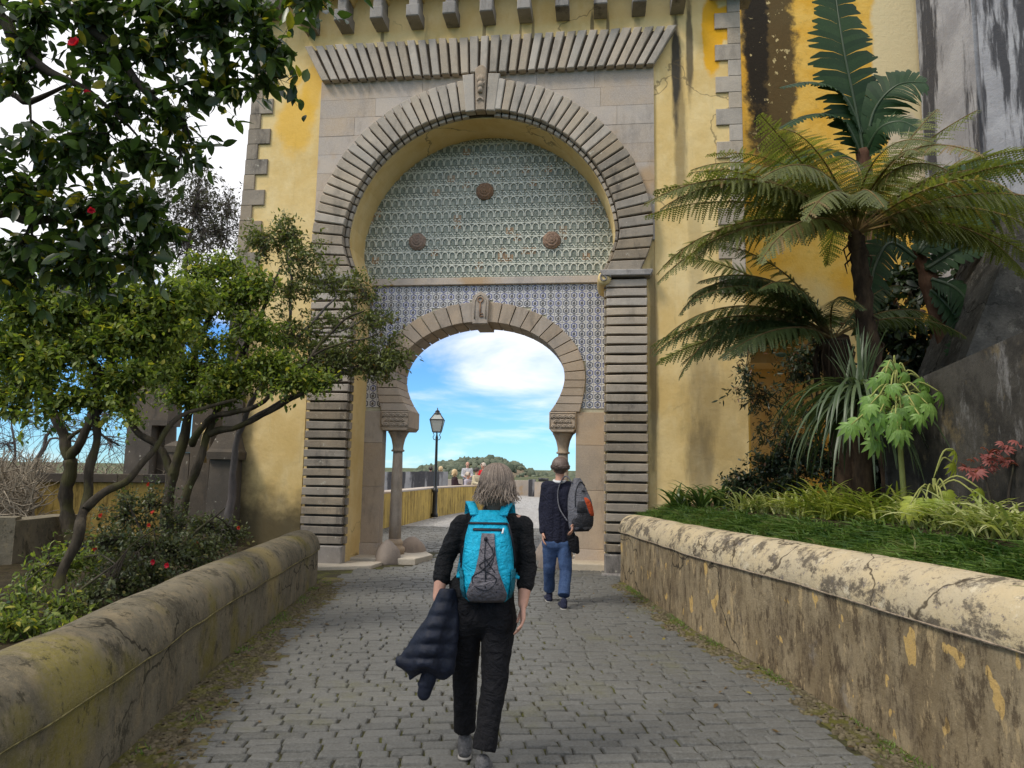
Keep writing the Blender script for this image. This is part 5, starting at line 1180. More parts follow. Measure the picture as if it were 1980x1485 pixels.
# ---- generic figure
def figure(label, foot, J, mats, face, s=1.0, hair_len=.02, hair_n=400, voxel=.01, bald=False, group=None, hands=True, legs=True, hair_w=.006):
    """J: joints in world space: head, neck, shoulders, elbows, wrists, hips, knees, ankles"""
    root = thing('person', label, 'person', foot, 0, group); off = tuple(foot)
    m = MB(); head(m, J['head'], face, s); capsule(m, J['neck'], .056 * s, Vector(J['head']) - Vector((0, 0, .05 * s)), .052 * s)
    for e in 'lr':
        capsule(m, J['el' + e], .040 * s, J['wr' + e], .028 * s); capsule(m, J['sh' + e], .045 * s, J['el' + e], .040 * s)
        if hands:
            w = Vector(J['wr' + e]); d = (w - Vector(J['el' + e])).normalized(); hand(m, w, w + d * .1, (1 if e == 'l' else -1, 0, 0) if abs(d.z) > .5 else (0, 0, -1), 1 if e == 'l' else -1, .5, s)
    capsule(m, J['shl'], .05 * s, J['shr'], .05 * s); capsule(m, J['neck'], .06 * s, (Vector(J['hil']) + Vector(J['hir'])) / 2, .09 * s)
    fuse('body', m, M_SKIN, root, voxel, 3, off)
    if hands: face_marks(root, J['head'], face, s, off)
    f = Vector((face[0], face[1], 0)).normalized(); tp = MB(); mid = (Vector(J['hil']) + Vector(J['hir'])) / 2; nk = Vector(J['neck'])
    capsule(tp, J['shl'], .075 * s, J['shr'], .075 * s, 12)
    for e in 'lr':
        sh = Vector(J['sh' + e]).lerp(nk, .38); hp = Vector(J['hi' + e]).lerp(mid, .1) + Vector((0, 0, .04 * s)); capsule(tp, sh - Vector((0, 0, .08 * s)), .105 * s, hp, .105 * s, 12); capsule(tp, Vector(J['sh' + e]), .07 * s, J['el' + e], .060 * s); capsule(tp, J['el' + e], .060 * s, Vector(J['wr' + e]).lerp(Vector(J['el' + e]), .08), .046 * s)
    capsule(tp, nk - Vector((0, 0, .14 * s)), .11 * s, mid + Vector((0, 0, .05 * s)), .115 * s, 12)
    capsule(tp, nk - Vector((0, 0, .02 * s)), .07 * s, nk - Vector((0, 0, .12 * s)), .11 * s)
    fuse('top', tp, mats['top'], root, voxel, 4, off, .0025 if voxel < .012 else 0, (9, 9, 15))
    if legs:
        tr = MB(); capsule(tr, J['hil'], .105 * s, J['hir'], .105 * s)
        for e in 'lr': capsule(tr, J['hi' + e], .098 * s, J['kn' + e], .075 * s); tr.tube([Vector(J['kn' + e]).lerp(Vector(J['hi' + e]), .06), J['kn' + e], Vector(J['kn' + e]).lerp(Vector(J['an' + e]), .5), J['an' + e]], [.06 * s, .075 * s, .070 * s, .072 * s], 12)
        fuse('trousers', tr, mats['bottom'], root, voxel, 4, off, .004 if voxel < .012 else 0, (12, 12, 16))
        for e in 'lr':
            a = Vector(J['an' + e]); h = Vector((a.x, a.y, J.get('ft' + e, max(a.z - .09, 0)))); shoe(root, h - f * .03, face, mats['shoe'], .27 * s, off)
    if not bald: hair_locks('hair', root, Vector(J['head']) + Vector((0, 0, .01)), face, mats['hair'], hair_len, hair_n, 1.10 * s, off, int(foot[0] * 7) % 50, None, hair_w)
    return root, off
# ---- the man in jeans
mo = P(1075, 1160, 8.75); mo.z = 0
Jm = dict(head=P(1083, 908, 8.75), neck=P(1082, 932, 8.75), shl=P(1057, 941, 8.75), shr=P(1104, 942, 8.72), ell=P(1050, 985, 8.78), elr=P(1113, 985, 8.6), wrl=P(1050, 1030, 8.7), wrr=P(1108, 1015, 8.45),
          hil=P(1064, 1050, 8.75), hir=P(1090, 1050, 8.75), knl=P(1062, 1100, 8.82), knr=P(1094, 1105, 8.72), anl=P(1062, 1140, 9.0), anr=P(1090, 1152, 8.55), ftl=.0, ftr=.0)
man, moff = figure('man in navy sweater and blue jeans with grey hair walking under the gate', mo, Jm, dict(top=M_NAVY, bottom=M_DENIM, shoe=M_SHOEN, hair=M_HAIRM), (-.1, 1), 1.0, .035, 2200, .009, hair_w=.0032)
m = MB(); nk = Vector(Jm['neck']); m.tube([nk + Vector((.07 * math.cos(a), .07 * math.sin(a), .012 + .012 * math.sin(a))) for a in [2 * PI * i / 16 for i in range(17)]], .018, 8); m.build('collar', M_WHT, man, True, moff)
M_PKG = cloth('grey_nylon', (0.115, 0.115, 0.13), .2, 60, .6); M_PKO = cloth('orange_nylon', (0.42, 0.065, 0.02), .15, 60, .5); M_PKD = cloth('charcoal_nylon', (0.035, 0.035, 0.04), .2, 60, .6)
Hm = (P(1118, 924, 8.5) - P(1118, 1028, 8.5)).length
def spec_m(root, S, patch, line, M):
    patch('base_panel', [(.0, -.9, .9), (.1, -.97, .97), (.2, -.95, .98), (.32, -.7, .98), (.38, -.2, .9)], M_PKD, .005)
    patch('orange_panel', [(.28, .35, .75), (.36, .2, .8), (.45, .1, .7), (.56, -.05, .45), (.62, -.05, .25)], M_PKO, .010); patch('front_pocket', [(.34, -.75, .1), (.45, -.7, -.0), (.55, -.6, -.1)], M_PKD, .008)
    line('zip', [(-.8, .45), (-.75, .7), (-.4, .88), (.2, .92), (.6, .85)], M_ZIP, .006); line('zip', [(-.1, .75), (.3, .74)], M_ZIP, .006)
    V = []; q = smooth_path([(-.08, -.02, Hm - .05), (-.10, .05, Hm + .03), (-.12, .14, Hm + .01), (-.16, .20, Hm - .14), (-.17, .17, Hm - .34), (-.13, .06, .12)], 5)
    for p in q: V += [p + Vector((-.012, -.02, 0)), p + Vector((.012, .02, 0))]
    o = mesh_obj('shoulder_strap', V, [(2 * i, 2 * i + 1, 2 * i + 3, 2 * i + 2) for i in range(len(q) - 1)], M['main'], root, True); so = o.modifiers.new('t', 'SOLIDIFY'); so.thickness = .014
rucksack('backpack', 'grey backpack with orange panel hanging from the right shoulder of the man in jeans', P(1121, 1028, 8.52), R(28), Hm,
         [(0, .10), (.06, .14), (.25, .155), (.5, .15), (.75, .115), (.92, .07), (1, .04)], [(0, .08), (.08, .13), (.3, .165), (.55, .15), (.8, .09), (1, .03)], dict(main=M_PKG, panel=M_PKD), spec_m, R(-6))
m = MB(); c_ = P(1108, 1050, 8.62); capsule(m, c_ + Vector((-.03, 0, .10)), .055, c_ + Vector((.02, 0, -.06)), .060, 10, (Yv, .7)); capsule(m, c_ + Vector((.03, 0, .05)), .04, c_ + Vector((.05, 0, -.10)), .03, 10)
pj = thing('waist_bag', 'small black bag hanging at the right hip of the man in jeans', 'bag', c_); fuse('bag_body', m, M_BLKT, pj, .009, 3, tuple(c_), .004)
# ---- far visitors on the terrace
def cl(n, c): return cloth(n, c, .15, 30, .3)
M_RED = cl('red_jacket', (0.50, 0.015, 0.02)); M_LIL = cl('pale_lilac_shirt', (0.50, 0.47, 0.55)); M_CRM = cl('cream_coat', (0.55, 0.48, 0.33)); M_VEST = cl('white_and_navy_top', (0.42, 0.42, 0.44)); M_MAR = cl('dark_maroon_top', (0.03, 0.015, 0.018)); M_JNS = cl('faded_jeans', (0.10, 0.15, 0.28))
def far_person(px, top_py, Y, mats, face, pose, label, seat=.93, **kw):
    """pose 'sit' on the parapet at height seat, or 'stand'"""
    h = P(px, top_py, Y); s = kw.pop('s', 1.0); f = Vector((face[0], face[1], 0)).normalized(); r_ = Vector((f.y, -f.x, 0)); up = Vector((0, 0, 1))
    hd = Vector((h.x, h.y, h.z - .115 * s)); nk = hd - up * .17 * s - f * .01; lean = kw.pop('lean', .0); hipc = nk - up * .50 * s - f * lean
    J = dict(head=hd, neck=nk, shl=nk - r_ * .17 * s - up * .06, shr=nk + r_ * .17 * s - up * .06, hil=hipc - r_ * .09, hir=hipc + r_ * .09)
    J['ell'] = J['shl'] - up * .25 * s - r_ * .05 + f * .05; J['elr'] = J['shr'] - up * .25 * s + r_ * .05 + f * .05; J['wrl'] = J['ell'] + f * .22 * s + r_ * .08 - up * .03; J['wrr'] = J['elr'] + f * .22 * s - r_ * .08 - up * .03
    if pose == 'sit':
        for e, k in (('l', -1), ('r', 1)): J['kn' + e] = J['hi' + e] + f * .42 * s + r_ * .04 * k + up * .03; J['an' + e] = J['kn' + e] - up * .40 * s + f * .03; J['ft' + e] = J['an' + e].z - .09
    else:
        for e, k in (('l', -1), ('r', 1)): J['kn' + e] = J['hi' + e] - up * .42 * s + r_ * .02 * k; J['an' + e] = J['kn' + e] - up * .42 * s; J['ft' + e] = J['an' + e].z - .09
    zz = min(J['anl'].z, J['anr'].z) - .09
    return figure(label, Vector((hipc.x, hipc.y, zz)), J, mats, face, s, kw.pop('hl', .05), kw.pop('hn', 160), .016, hands=True, group='visitors on the far terrace', hair_w=.012, **kw)
MS = lambda top, bot, hair: dict(top=top, bottom=bot, shoe=M_BLKT, hair=hair)
far_person(880, 909, 29.6, MS(M_MAR, M_BLKT, M_HAIRB), (.9, .4), 'sit', 'blond woman in dark top, leftmost of the group on the yellow parapet', hl=.14)
far_person(905, 914, 29.9, MS(M_LIL, M_JNS, M_HAIRS), (.85, -.5), 'sit', 'fair-haired person in pale lilac shirt and jeans sitting on the yellow parapet', lean=.08)
far_person(904, 893, 31.2, MS(M_VEST, M_BLKT, M_HAIRS), (.1, -1), 'stand', 'bald man in white and dark top standing behind the seated group', bald=True)
far_person(922, 906, 29.8, MS(M_CRM, M_CRM, M_HAIRD), (.8, -.6), 'sit', 'dark-haired person in cream coat sitting on the yellow parapet', lean=.10)
far_person(934, 896, 30.4, MS(M_RED, M_BLKT, M_HAIRS), (-.7, -.7), 'stand', 'person in bright red jacket behind the seated group')
far_person(833, 903, 35.5, MS(M_MAR, M_BLKT, M_HAIRD), (-.3, 1), 'stand', 'dark-haired head left of the lamp post behind the grey parapet')
far_person(852, 903, 35.5, MS(M_LIL, M_JNS, M_HAIRB), (-.6, .8), 'stand', 'blond head right of the lamp post behind the grey parapet', hl=.13)
# ------------------------------------------------------------------ foliage tools
def leaf_tpl(l=1.0, w=.42, fold=.10, curl=.10, n=3):
    """simple pointed leaf along +y, centre rib at x=0"""
    V = [(0, 0, 0)]; F = []
    for i in range(1, n + 1):
        t = i / (n + 1); ww = w / 2 * math.sin(PI * t ** .85) ** .8; z = -curl * t * t
        V += [(-ww, t * l, z + fold * ww * 2), (0, t * l, z), (ww, t * l, z + fold * ww * 2)]
    V.append((0, l, -curl)); e = len(V) - 1
    F = [(0, 2, 1), (0, 3, 2)]
    for i in range(n - 1):
        a = 1 + 3 * i; F += [(a, a + 1, a + 4), (a, a + 4, a + 3), (a + 1, a + 2, a + 5), (a + 1, a + 5, a + 4)]
    a = 1 + 3 * (n - 1); F += [(a, a + 1, e), (a + 1, a + 2, e)]
    return np.array(V, dtype=np.float32), np.array(F, dtype=np.int32)
def frames(d, nrm):
    """rotation matrices (n,3,3) with y axis d and z axis close to nrm"""
    d = d / np.maximum(np.linalg.norm(d, axis=1, keepdims=True), 1e-6); x = np.cross(d, nrm); x /= np.maximum(np.linalg.norm(x, axis=1, keepdims=True), 1e-6); z = np.cross(x, d)
    return np.stack([x, d, z], axis=2)
def scatter(tpl, pos, rot, sc, tone):
    V, F = tpl; n = len(pos)
    W = np.einsum('nij,kj->nki', rot, V) * sc[:, None, None] + pos[:, None, :]
    FF = F[None] + (np.arange(n) * len(V))[:, None, None]
    return W.reshape(-1, 3), FF.reshape(-1, 3), np.repeat(tone, len(V))
def leaf_cloud(tips, dirs, per, spread, size, rng, up=.6, droop=.2):
    """leaves around twig tips"""
    n = len(tips) * per; t = np.repeat(tips, per, axis=0); d0 = np.repeat(dirs, per, axis=0)
    pos = t - d0 * rng.random((n, 1)) * spread * 1.6 + rng.normal(0, spread * .22, (n, 3))
    d = d0 * .5 + rng.normal(0, .65, (n, 3)) + np.array([0, 0, -droop]); nr = rng.normal(0, 1 - up, (n, 3)) + np.array([0, 0, 1.0])
    return pos.astype(np.float32), frames(d, nr), (size * rng.uniform(.45, 1.25, n)).astype(np.float32)
def tree(name, label, cat, limbs, clumps, lp, bark, leaf, rng, group=None, min_px=None):
    """limbs: list of (points, r0, r1); clumps: (centre, (rx,ry,rz), twigs, attach index or None)"""
    base = Vector(limbs[0][0][0]); root = thing(name, label, cat, base, 0, group); wood = MB(); nodes = []
    for pts, r0, r1 in limbs:
        q = smooth_path(pts, 5); n = len(q)
        q = [p + Vector((mnoise.noise(p * 3 + Vector((1, 0, 0))), mnoise.noise(p * 3 + Vector((0, 7, 0))), mnoise.noise(p * 3 + Vector((0, 0, 5))))) * min(r0 * 1.3, .06) * (0 if i == 0 else 1) for i, p in enumerate(q)]
        wood.tube(q, [(r0 + (r1 - r0) * i / (n - 1)) * (1 + .30 * mnoise.noise(q[i] * 7)) for i in range(n)], 8 if r0 > .03 else 6); nodes += q[n // 3:]
    nodes_a = np.array([p[:] for p in nodes]); tips = []; dirs = []
    for c, r, k in clumps:
        c = Vector(c); mid = []
        j = int(np.argmin(np.linalg.norm(nodes_a - np.array(c[:]), axis=1))); st = nodes[j]
        q = smooth_path([st, st.lerp(c, .5) + Vector((0, 0, (c - st).length * .06)), c], 4); wood.tube(q, [max(lp['twig'] * 2.2 * (1 - .55 * i / (len(q) - 1)), .002) for i in range(len(q))], 5, False)
        for _ in range(k):
            v = Vector(rng.normal(0, 1, 3)); v = v.normalized() * (rng.random() ** .45); e = c + Vector((v.x * r[0], v.y * r[1], v.z * r[2]))
            s_ = q[rng.integers(len(q) // 2, len(q))]; m_ = s_.lerp(e, .55) + Vector(rng.normal(0, .06, 3)) * (e - s_).length
            wood.tube([s_, m_, e], [lp['twig'], lp['twig'] * .7, lp['twig'] * .35], 4, False)
            tips.append(e[:]); dirs.append((e - m_).normalized()[:])
            if lp.get('sub', 1): 
                for _s in range(lp.get('sub', 1)):
                    e2 = e + Vector(rng.normal(0, 1, 3)) * lp['spread'] * .9; tips.append(e2[:]); dirs.append((e2 - e).normalized()[:]); wood.tube([m_.lerp(e, .7), e2], [lp['twig'] * .5, lp['twig'] * .25], 3, False)
    off = tuple(base); wood.build('trunk', bark, root, True, off)
    if lp['per']:
        pos, rot, sc = leaf_cloud(np.array(tips), np.array(dirs), lp['per'], lp['spread'], lp['size'], rng, lp.get('up', .6), lp.get('droop', .2))
        V, F, A = scatter(leaf_tpl(1, lp.get('w', .45), .12, .12), pos, rot, sc, rng.random(len(pos))); np_mesh('crown', V, F, leaf, root, A, True, off)
    return root
def flowers(root, pts, r, mat, off, rng, petals=9):
    V, F = leaf_tpl(1, .75, .2, -.25, 2)
    for p in pts:
        n = petals; a = np.linspace(0, 2 * PI, n, endpoint=False); fdir = np.array([rng.normal(0, .4), -1.0, rng.normal(0, .4)]); fdir /= np.linalg.norm(fdir)
        u = np.cross(fdir, [0, 0, 1]); u /= np.linalg.norm(u); w = np.cross(u, fdir); k = rng.uniform(.2, .9, (n, 1))
        d = np.cos(a)[:, None] * u + np.sin(a)[:, None] * w + fdir * k; rot = frames(d, np.tile(fdir, (n, 1)))
        Vv, Ff, A = scatter((V, F), np.tile(np.array(p), (n, 1)), rot, np.full(n, r * 1.0), rng.random(n)); np_mesh('flower', Vv, Ff, mat, root, A, True, off)
B_DARK = bark_mat('dark_bark', (0.035, 0.03, 0.024), (0.075, 0.062, 0.048), (0.055, 0.06, 0.02), .6); B_GREEN = bark_mat('mossy_bark', (0.028, 0.023, 0.017), (0.075, 0.062, 0.044), (0.065, 0.062, 0.020), .6)
B_PALE = bark_mat('pale_twig_bark', (0.20, 0.165, 0.12), (0.33, 0.28, 0.21)); B_GREYT = bark_mat('grey_twig_bark', (0.10, 0.085, 0.08), (0.16, 0.14, 0.13))
L_CAM = leaf_mat('camellia_leaf', (0.018, 0.040, 0.012), (0.085, 0.135, 0.036), (0.32, 0.28, 0.03), .32, .5, .42); L_MID = leaf_mat('fresh_leaf', (0.050, 0.095, 0.022), (0.28, 0.33, 0.065), (0.42, 0.38, 0.05), .46, .4, .42)
L_FINE = leaf_mat('olive_leaf', (0.065, 0.088, 0.026), (0.20, 0.22, 0.065), (0.20, 0.12, 0.04), .45, .4, .3); L_SHRUB = leaf_mat('shrub_leaf', (0.030, 0.046, 0.018), (0.13, 0.15, 0.055), (0.18, 0.16, 0.05), .4, .4, .28)
L_RED = leaf_mat('red_petal', (0.42, 0.008, 0.03), (0.62, 0.02, 0.05), None, .5, .3, .3); L_PINK = leaf_mat('orange_red_petal', (0.50, 0.045, 0.03), (0.62, 0.08, 0.05), None, .5, .3, .3)
rng = np.random.default_rng(21)
MUL = [.82]
def C(px, py, Y, rx, ry, k, rd=None, mul=None):
    """clump given by pixel, depth and pixel radii"""
    s = Y / FPX; return (P(px, py, Y), (rx * s, (rd if rd else (rx + ry) / 2 * s), ry * s), max(int(k * (mul or MUL[0])), 2))
# ---- near camellia hanging in from the left
trunk0 = Vector((-3.55, 3.1, .35))
limbs = [([trunk0, (-3.5, 3.1, 1.4), (-3.35, 3.15, 2.5), (-2.9, 3.1, 3.3)], .085, .05),
         ([(-2.9, 3.1, 3.3), P(60, -60, 3.1), P(130, 20, 3.1), P(215, 95, 3.1), P(285, 180, 3.1), P(345, 230, 3.15)], .045, .008),
         ([(-3.35, 3.15, 2.5), P(-60, 60, 3.0), P(40, 100, 3.0), P(100, 135, 3.0), P(170, 180, 3.05), P(240, 235, 3.1)], .035, .007),
         ([(-3.4, 3.15, 2.2), P(-40, 210, 3.2), P(60, 195, 3.2), P(140, 165, 3.2)], .022, .008),
         ([(-3.4, 3.15, 2.0), P(-60, 440, 3.2), P(60, 430, 3.2), P(190, 415, 3.25), P(290, 425, 3.3)], .030, .007),
         ([P(285, 180, 3.1), P(360, 160, 3.1), P(430, 155, 3.1), P(500, 155, 3.1), P(545, 150, 3.1)], .010, .003),
         ([P(130, 20, 3.1), P(280, -20, 3.0), P(420, 10, 3.0), P(520, 60, 3.0)], .016, .004),
         ([P(280, -20, 3.0), P(460, -40, 2.9), P(580, -20, 2.9), P(625, 10, 2.9)], .012, .003)]
cl_ = [C(70, 20, 3.0, 110, 45, 18), C(190, 25, 3.05, 90, 45, 22), C(300, 20, 3.0, 90, 45, 22), C(420, 10, 3.0, 80, 40, 18), C(500, 15, 3.0, 60, 40, 12), C(590, -8, 2.9, 40, 22, 8), C(615, 15, 2.9, 20, 16, 3),
       C(230, 110, 3.1, 90, 60, 22), C(320, 90, 3.1, 70, 55, 16), C(420, 80, 3.05, 70, 45, 11), C(505, 80, 3.0, 45, 50, 11), C(545, 110, 3.0, 30, 35, 6), C(60, 90, 3.0, 60, 40, 8), C(30, 160, 3.0, 60, 50, 12), C(130, 200, 3.0, 70, 40, 10), C(240, 200, 3.1, 80, 60, 20), C(330, 230, 3.15, 55, 55, 14), C(375, 190, 3.1, 45, 40, 8),
       C(60, 280, 3.1, 90, 55, 18), C(180, 290, 3.1, 90, 50, 18), C(290, 300, 3.15, 65, 45, 12), C(345, 330, 3.15, 40, 35, 7), C(60, 380, 3.15, 100, 55, 28), C(190, 390, 3.2, 100, 55, 28), C(280, 400, 3.2, 60, 55, 16), C(40, 480, 3.2, 90, 50, 26), C(160, 490, 3.25, 90, 50, 26), C(265, 500, 3.3, 55, 55, 16), C(320, 445, 3.3, 30, 50, 7), C(60, 545, 3.25, 90, 30, 12), C(180, 540, 3.3, 70, 25, 8),
       C(425, 150, 3.1, 60, 30, 7), C(510, 155, 3.1, 40, 28, 8), C(455, 195, 3.1, 22, 22, 2), C(370, 280, 3.15, 25, 35, 4), C(390, 60, 3.05, 70, 40, 10)]
cam_t = tree('camellia_tree', 'dark glossy camellia with red blooms hanging over the upper left corner', 'tree', limbs, cl_, dict(twig=.0032, per=7, spread=.080, size=.076, w=.48, up=.45, droop=.45, sub=1), B_DARK, L_CAM, rng)
flowers(cam_t, [P(148, 88, 2.85), P(168, 182, 2.9), P(176, 408, 2.95), P(372, 190, 2.95)][:1], .036, L_RED, tuple(trunk0), rng, 14)
MUL[0] = 2.05
flowers(cam_t, [P(168, 182, 2.9), P(176, 408, 2.95)], .020, L_RED, tuple(trunk0), rng, 10)
# ---- tree with crooked trunks in the middle distance
def trunk_pts(lst): return [P(x, y, Y) for x, y, Y in lst]
b1 = P(95, 1185, 5.9)
limbs = [(trunk_pts([(95, 1185, 5.9), (120, 1110, 6.0), (160, 1030, 6.1), (165, 985, 6.2), (168, 940, 6.3), (182, 870, 6.3), (184, 800, 6.3), (190, 740, 6.4)]), .046, .034),
         (trunk_pts([(166, 985, 6.2), (190, 965, 6.2), (240, 930, 6.3), (285, 880, 6.4), (330, 825, 6.5), (380, 790, 6.6), (450, 770, 6.8)]), .04, .014),
         (trunk_pts([(184, 800, 6.3), (215, 775, 6.4), (262, 745, 6.5), (300, 690, 6.6), (340, 640, 6.7)]), .04, .014),
         (trunk_pts([(190, 740, 6.4), (170, 690, 6.4), (120, 650, 6.4), (60, 620, 6.4)]), .05, .015), (trunk_pts([(190, 740, 6.4), (225, 680, 6.5), (260, 620, 6.6), (330, 580, 6.8)]), .04, .012)]
cl_ = [C(60, 600, 6.3, 90, 50, 40), C(150, 600, 6.4, 90, 50, 44), C(250, 590, 6.5, 80, 45, 44), C(340, 575, 6.6, 80, 45, 40), C(230, 660, 6.4, 80, 45, 36), C(320, 650, 6.5, 80, 45, 36), C(110, 690, 6.3, 90, 45, 34), C(20, 680, 6.3, 60, 60, 26), C(230, 730, 6.3, 60, 35, 18), C(60, 740, 6.2, 60, 40, 12), C(300, 720, 6.4, 50, 30, 10), C(150, 770, 6.2, 60, 25, 12), C(10, 770, 6.2, 50, 40, 12), C(90, 790, 6.2, 50, 25, 8), C(230, 780, 6.3, 40, 22, 8), C(60, 560, 6.4, 90, 35, 24), C(200, 550, 6.5, 90, 35, 24)]
tree('garden_tree', 'crooked mossy tree with low forked trunk behind the left low wall', 'tree', limbs, cl_, dict(twig=.004, per=15, spread=.11, size=.062, w=.5, up=.6, droop=.15, sub=1), B_GREEN, L_MID, rng)
limbs = [(trunk_pts([(150, 1075, 9.6), (128, 1000, 9.6), (130, 940, 9.6), (136, 890, 9.6)]), .10, .085), (trunk_pts([(136, 890, 9.6), (120, 840, 9.6), (98, 780, 9.6), (85, 720, 9.6), (60, 660, 9.7)]), .075, .04), (trunk_pts([(136, 890, 9.6), (155, 850, 9.5), (180, 790, 9.5), (200, 720, 9.5), (240, 640, 9.5)]), .07, .03),
         (trunk_pts([(128, 850, 9.6), (170, 830, 9.6), (230, 860, 9.7)]), .03, .01)]
cl_ = [C(60, 650, 9.6, 90, 50, 46), C(170, 640, 9.6, 90, 50, 46), C(270, 650, 9.6, 80, 45, 36), C(20, 720, 9.6, 60, 60, 26), C(130, 560, 9.8, 120, 40, 40), C(190, 740, 9.5, 60, 40, 18)]
tree('garden_tree', 'stout brown forked tree standing before the yellow terrace wall', 'tree', limbs, cl_, dict(twig=.006, per=14, spread=.14, size=.070, w=.5, up=.55, droop=.2, sub=1), B_GREEN, L_MID, rng)
limbs = [(trunk_pts([(330, 1060, 8.8), (325, 1000, 8.8), (338, 920, 8.8), (352, 850, 8.8), (368, 790, 8.8)]), .075, .05), (trunk_pts([(340, 1060, 8.7), (350, 990, 8.7), (378, 915, 8.7), (398, 850, 8.7), (415, 800, 8.7), (440, 760, 8.7)]), .062, .038),
         (trunk_pts([(402, 840, 8.7), (450, 825, 8.6), (510, 800, 8.5), (560, 775, 8.4), (605, 755, 8.3), (660, 735, 8.3)]), .045, .014), (trunk_pts([(372, 860, 8.75), (400, 815, 8.6), (450, 795, 8.5), (500, 780, 8.4), (545, 740, 8.4), (600, 690, 8.4), (660, 620, 8.4), (700, 600, 8.3)]), .042, .010),
         (trunk_pts([(338, 920, 8.8), (300, 860, 8.8), (262, 830, 8.8), (246, 800, 8.8), (248, 740, 8.8)]), .05, .025), (trunk_pts([(440, 760, 8.7), (470, 680, 8.7), (500, 610, 8.7), (540, 520, 8.7)]), .05, .012), (trunk_pts([(368, 790, 8.8), (375, 700, 8.8), (400, 620, 8.8), (430, 560, 8.8)]), .06, .014),
         (trunk_pts([(600, 690, 8.4), (640, 670, 8.3), (700, 655, 8.2), (740, 640, 8.2)]), .016, .005)]
cl_ = [C(330, 600, 8.7, 80, 45, 46), C(420, 580, 8.7, 70, 45, 46), C(480, 560, 8.7, 60, 45, 40), C(400, 660, 8.7, 70, 35, 24), C(450, 720, 8.6, 80, 40, 44), C(530, 710, 8.5, 60, 40, 40), C(350, 760, 8.7, 60, 30, 22), C(420, 770, 8.6, 60, 25, 22), C(250, 800, 8.8, 40, 30, 8), C(300, 690, 8.7, 60, 40, 22), C(360, 710, 8.7, 60, 35, 22), C(500, 640, 8.6, 70, 40, 26), C(560, 740, 8.4, 50, 28, 26), C(380, 530, 8.8, 50, 40, 20), C(440, 520, 8.8, 50, 40, 20), C(610, 735, 8.3, 40, 20, 14)]
tree('garden_tree', 'spreading tree with twin pale trunks and long branches reaching towards the gate pillar', 'tree', limbs, cl_, dict(twig=.005, per=15, spread=.13, size=.064, w=.5, up=.6, droop=.15, sub=1), B_GREEN, L_MID, rng)
limbs = [(trunk_pts([(440, 1050, 9.6), (450, 940, 9.6), (470, 820, 9.5), (520, 720, 9.4), (590, 640, 9.3), (650, 570, 9.2)]), .06, .012), (trunk_pts([(520, 720, 9.4), (560, 620, 9.4), (560, 520, 9.4), (550, 450, 9.4)]), .03, .006), (trunk_pts([(590, 640, 9.3), (660, 640, 9.2), (730, 600, 9.2)]), .02, .005), (trunk_pts([(470, 820, 9.5), (560, 770, 9.3), (660, 720, 9.2), (740, 690, 9.2)]), .03, .006)]
cl_ = [C(500, 470, 9.4, 45, 50, 22), C(555, 460, 9.4, 35, 45, 22), C(590, 500, 9.4, 40, 50, 16), C(560, 560, 9.4, 60, 45, 22), C(640, 550, 9.3, 55, 50, 16), C(700, 560, 9.2, 45, 45, 13), C(720, 620, 9.2, 40, 45, 14), C(650, 690, 9.2, 80, 40, 60), C(730, 700, 9.2, 50, 30, 34), C(600, 720, 9.3, 60, 35, 36), C(560, 650, 9.3, 70, 45, 26), C(640, 620, 9.3, 60, 40, 12), C(780, 690, 9.2, 20, 12, 4), C(755, 660, 9.2, 25, 25, 6)]
tree('garden_tree', 'fine-leaved olive green tree overlapping the left gate pillar and tiles', 'tree', limbs, cl_, dict(twig=.0035, per=9, spread=.10, size=.062, w=.40, up=.4, droop=.1, sub=2), B_GREYT, L_FINE, rng)
# ---- leafless tree against the white sky and thicket behind the terrace wall
limbs = [(trunk_pts([(330, 1000, 16), (335, 800, 16), (350, 600, 16), (370, 450, 16)]), .10, .03), (trunk_pts([(340, 700, 16), (400, 560, 16), (440, 460, 16)]), .05, .015), (trunk_pts([(345, 640, 16), (290, 540, 16), (250, 420, 16)]), .05, .012)]
cl_ = [C(380, 400, 16, 60, 70, 60), C(420, 450, 16, 60, 60, 60), C(350, 470, 16, 70, 60, 50), C(385, 350, 16, 25, 50, 14), C(300, 400, 16, 60, 60, 40), C(250, 480, 16, 80, 60, 40), C(170, 240, 16, 50, 50, 26), C(440, 400, 16, 30, 50, 20)]
tree('bare_tree', 'nearly leafless thin-twigged tree against the white sky left of the tower', 'tree', limbs, cl_, dict(twig=.008, per=2, spread=.22, size=.10, w=.4, up=.2, sub=3), B_GREYT, leaf_mat('sparse_leaf', (0.05, 0.055, 0.04), (0.10, 0.10, 0.08), None, .6, .2, .2), rng)
limbs = [(trunk_pts([(60, 1000, 15), (70, 900, 15), (110, 820, 15), (150, 800, 15)]), .06, .012), (trunk_pts([(20, 1000, 15.5), (30, 880, 15.5), (20, 800, 15.5)]), .05, .01), (trunk_pts([(70, 900, 15), (100, 850, 15), (160, 850, 15), (220, 800, 15)]), .035, .006)]
cl_ = [C(40, 800, 15, 60, 60, 16), C(120, 830, 15, 60, 50, 16), C(200, 800, 15, 50, 60, 14), C(215, 860, 15, 40, 40, 12), C(10, 860, 15, 50, 40, 14)]
tree('bare_tree', 'bare grey branches against the clouds at the left edge', 'tree', limbs, cl_, dict(twig=.010, per=0, spread=.4, size=.1, sub=3), B_GREYT, L_FINE, rng)
th = MB(); rn = random.Random(9)
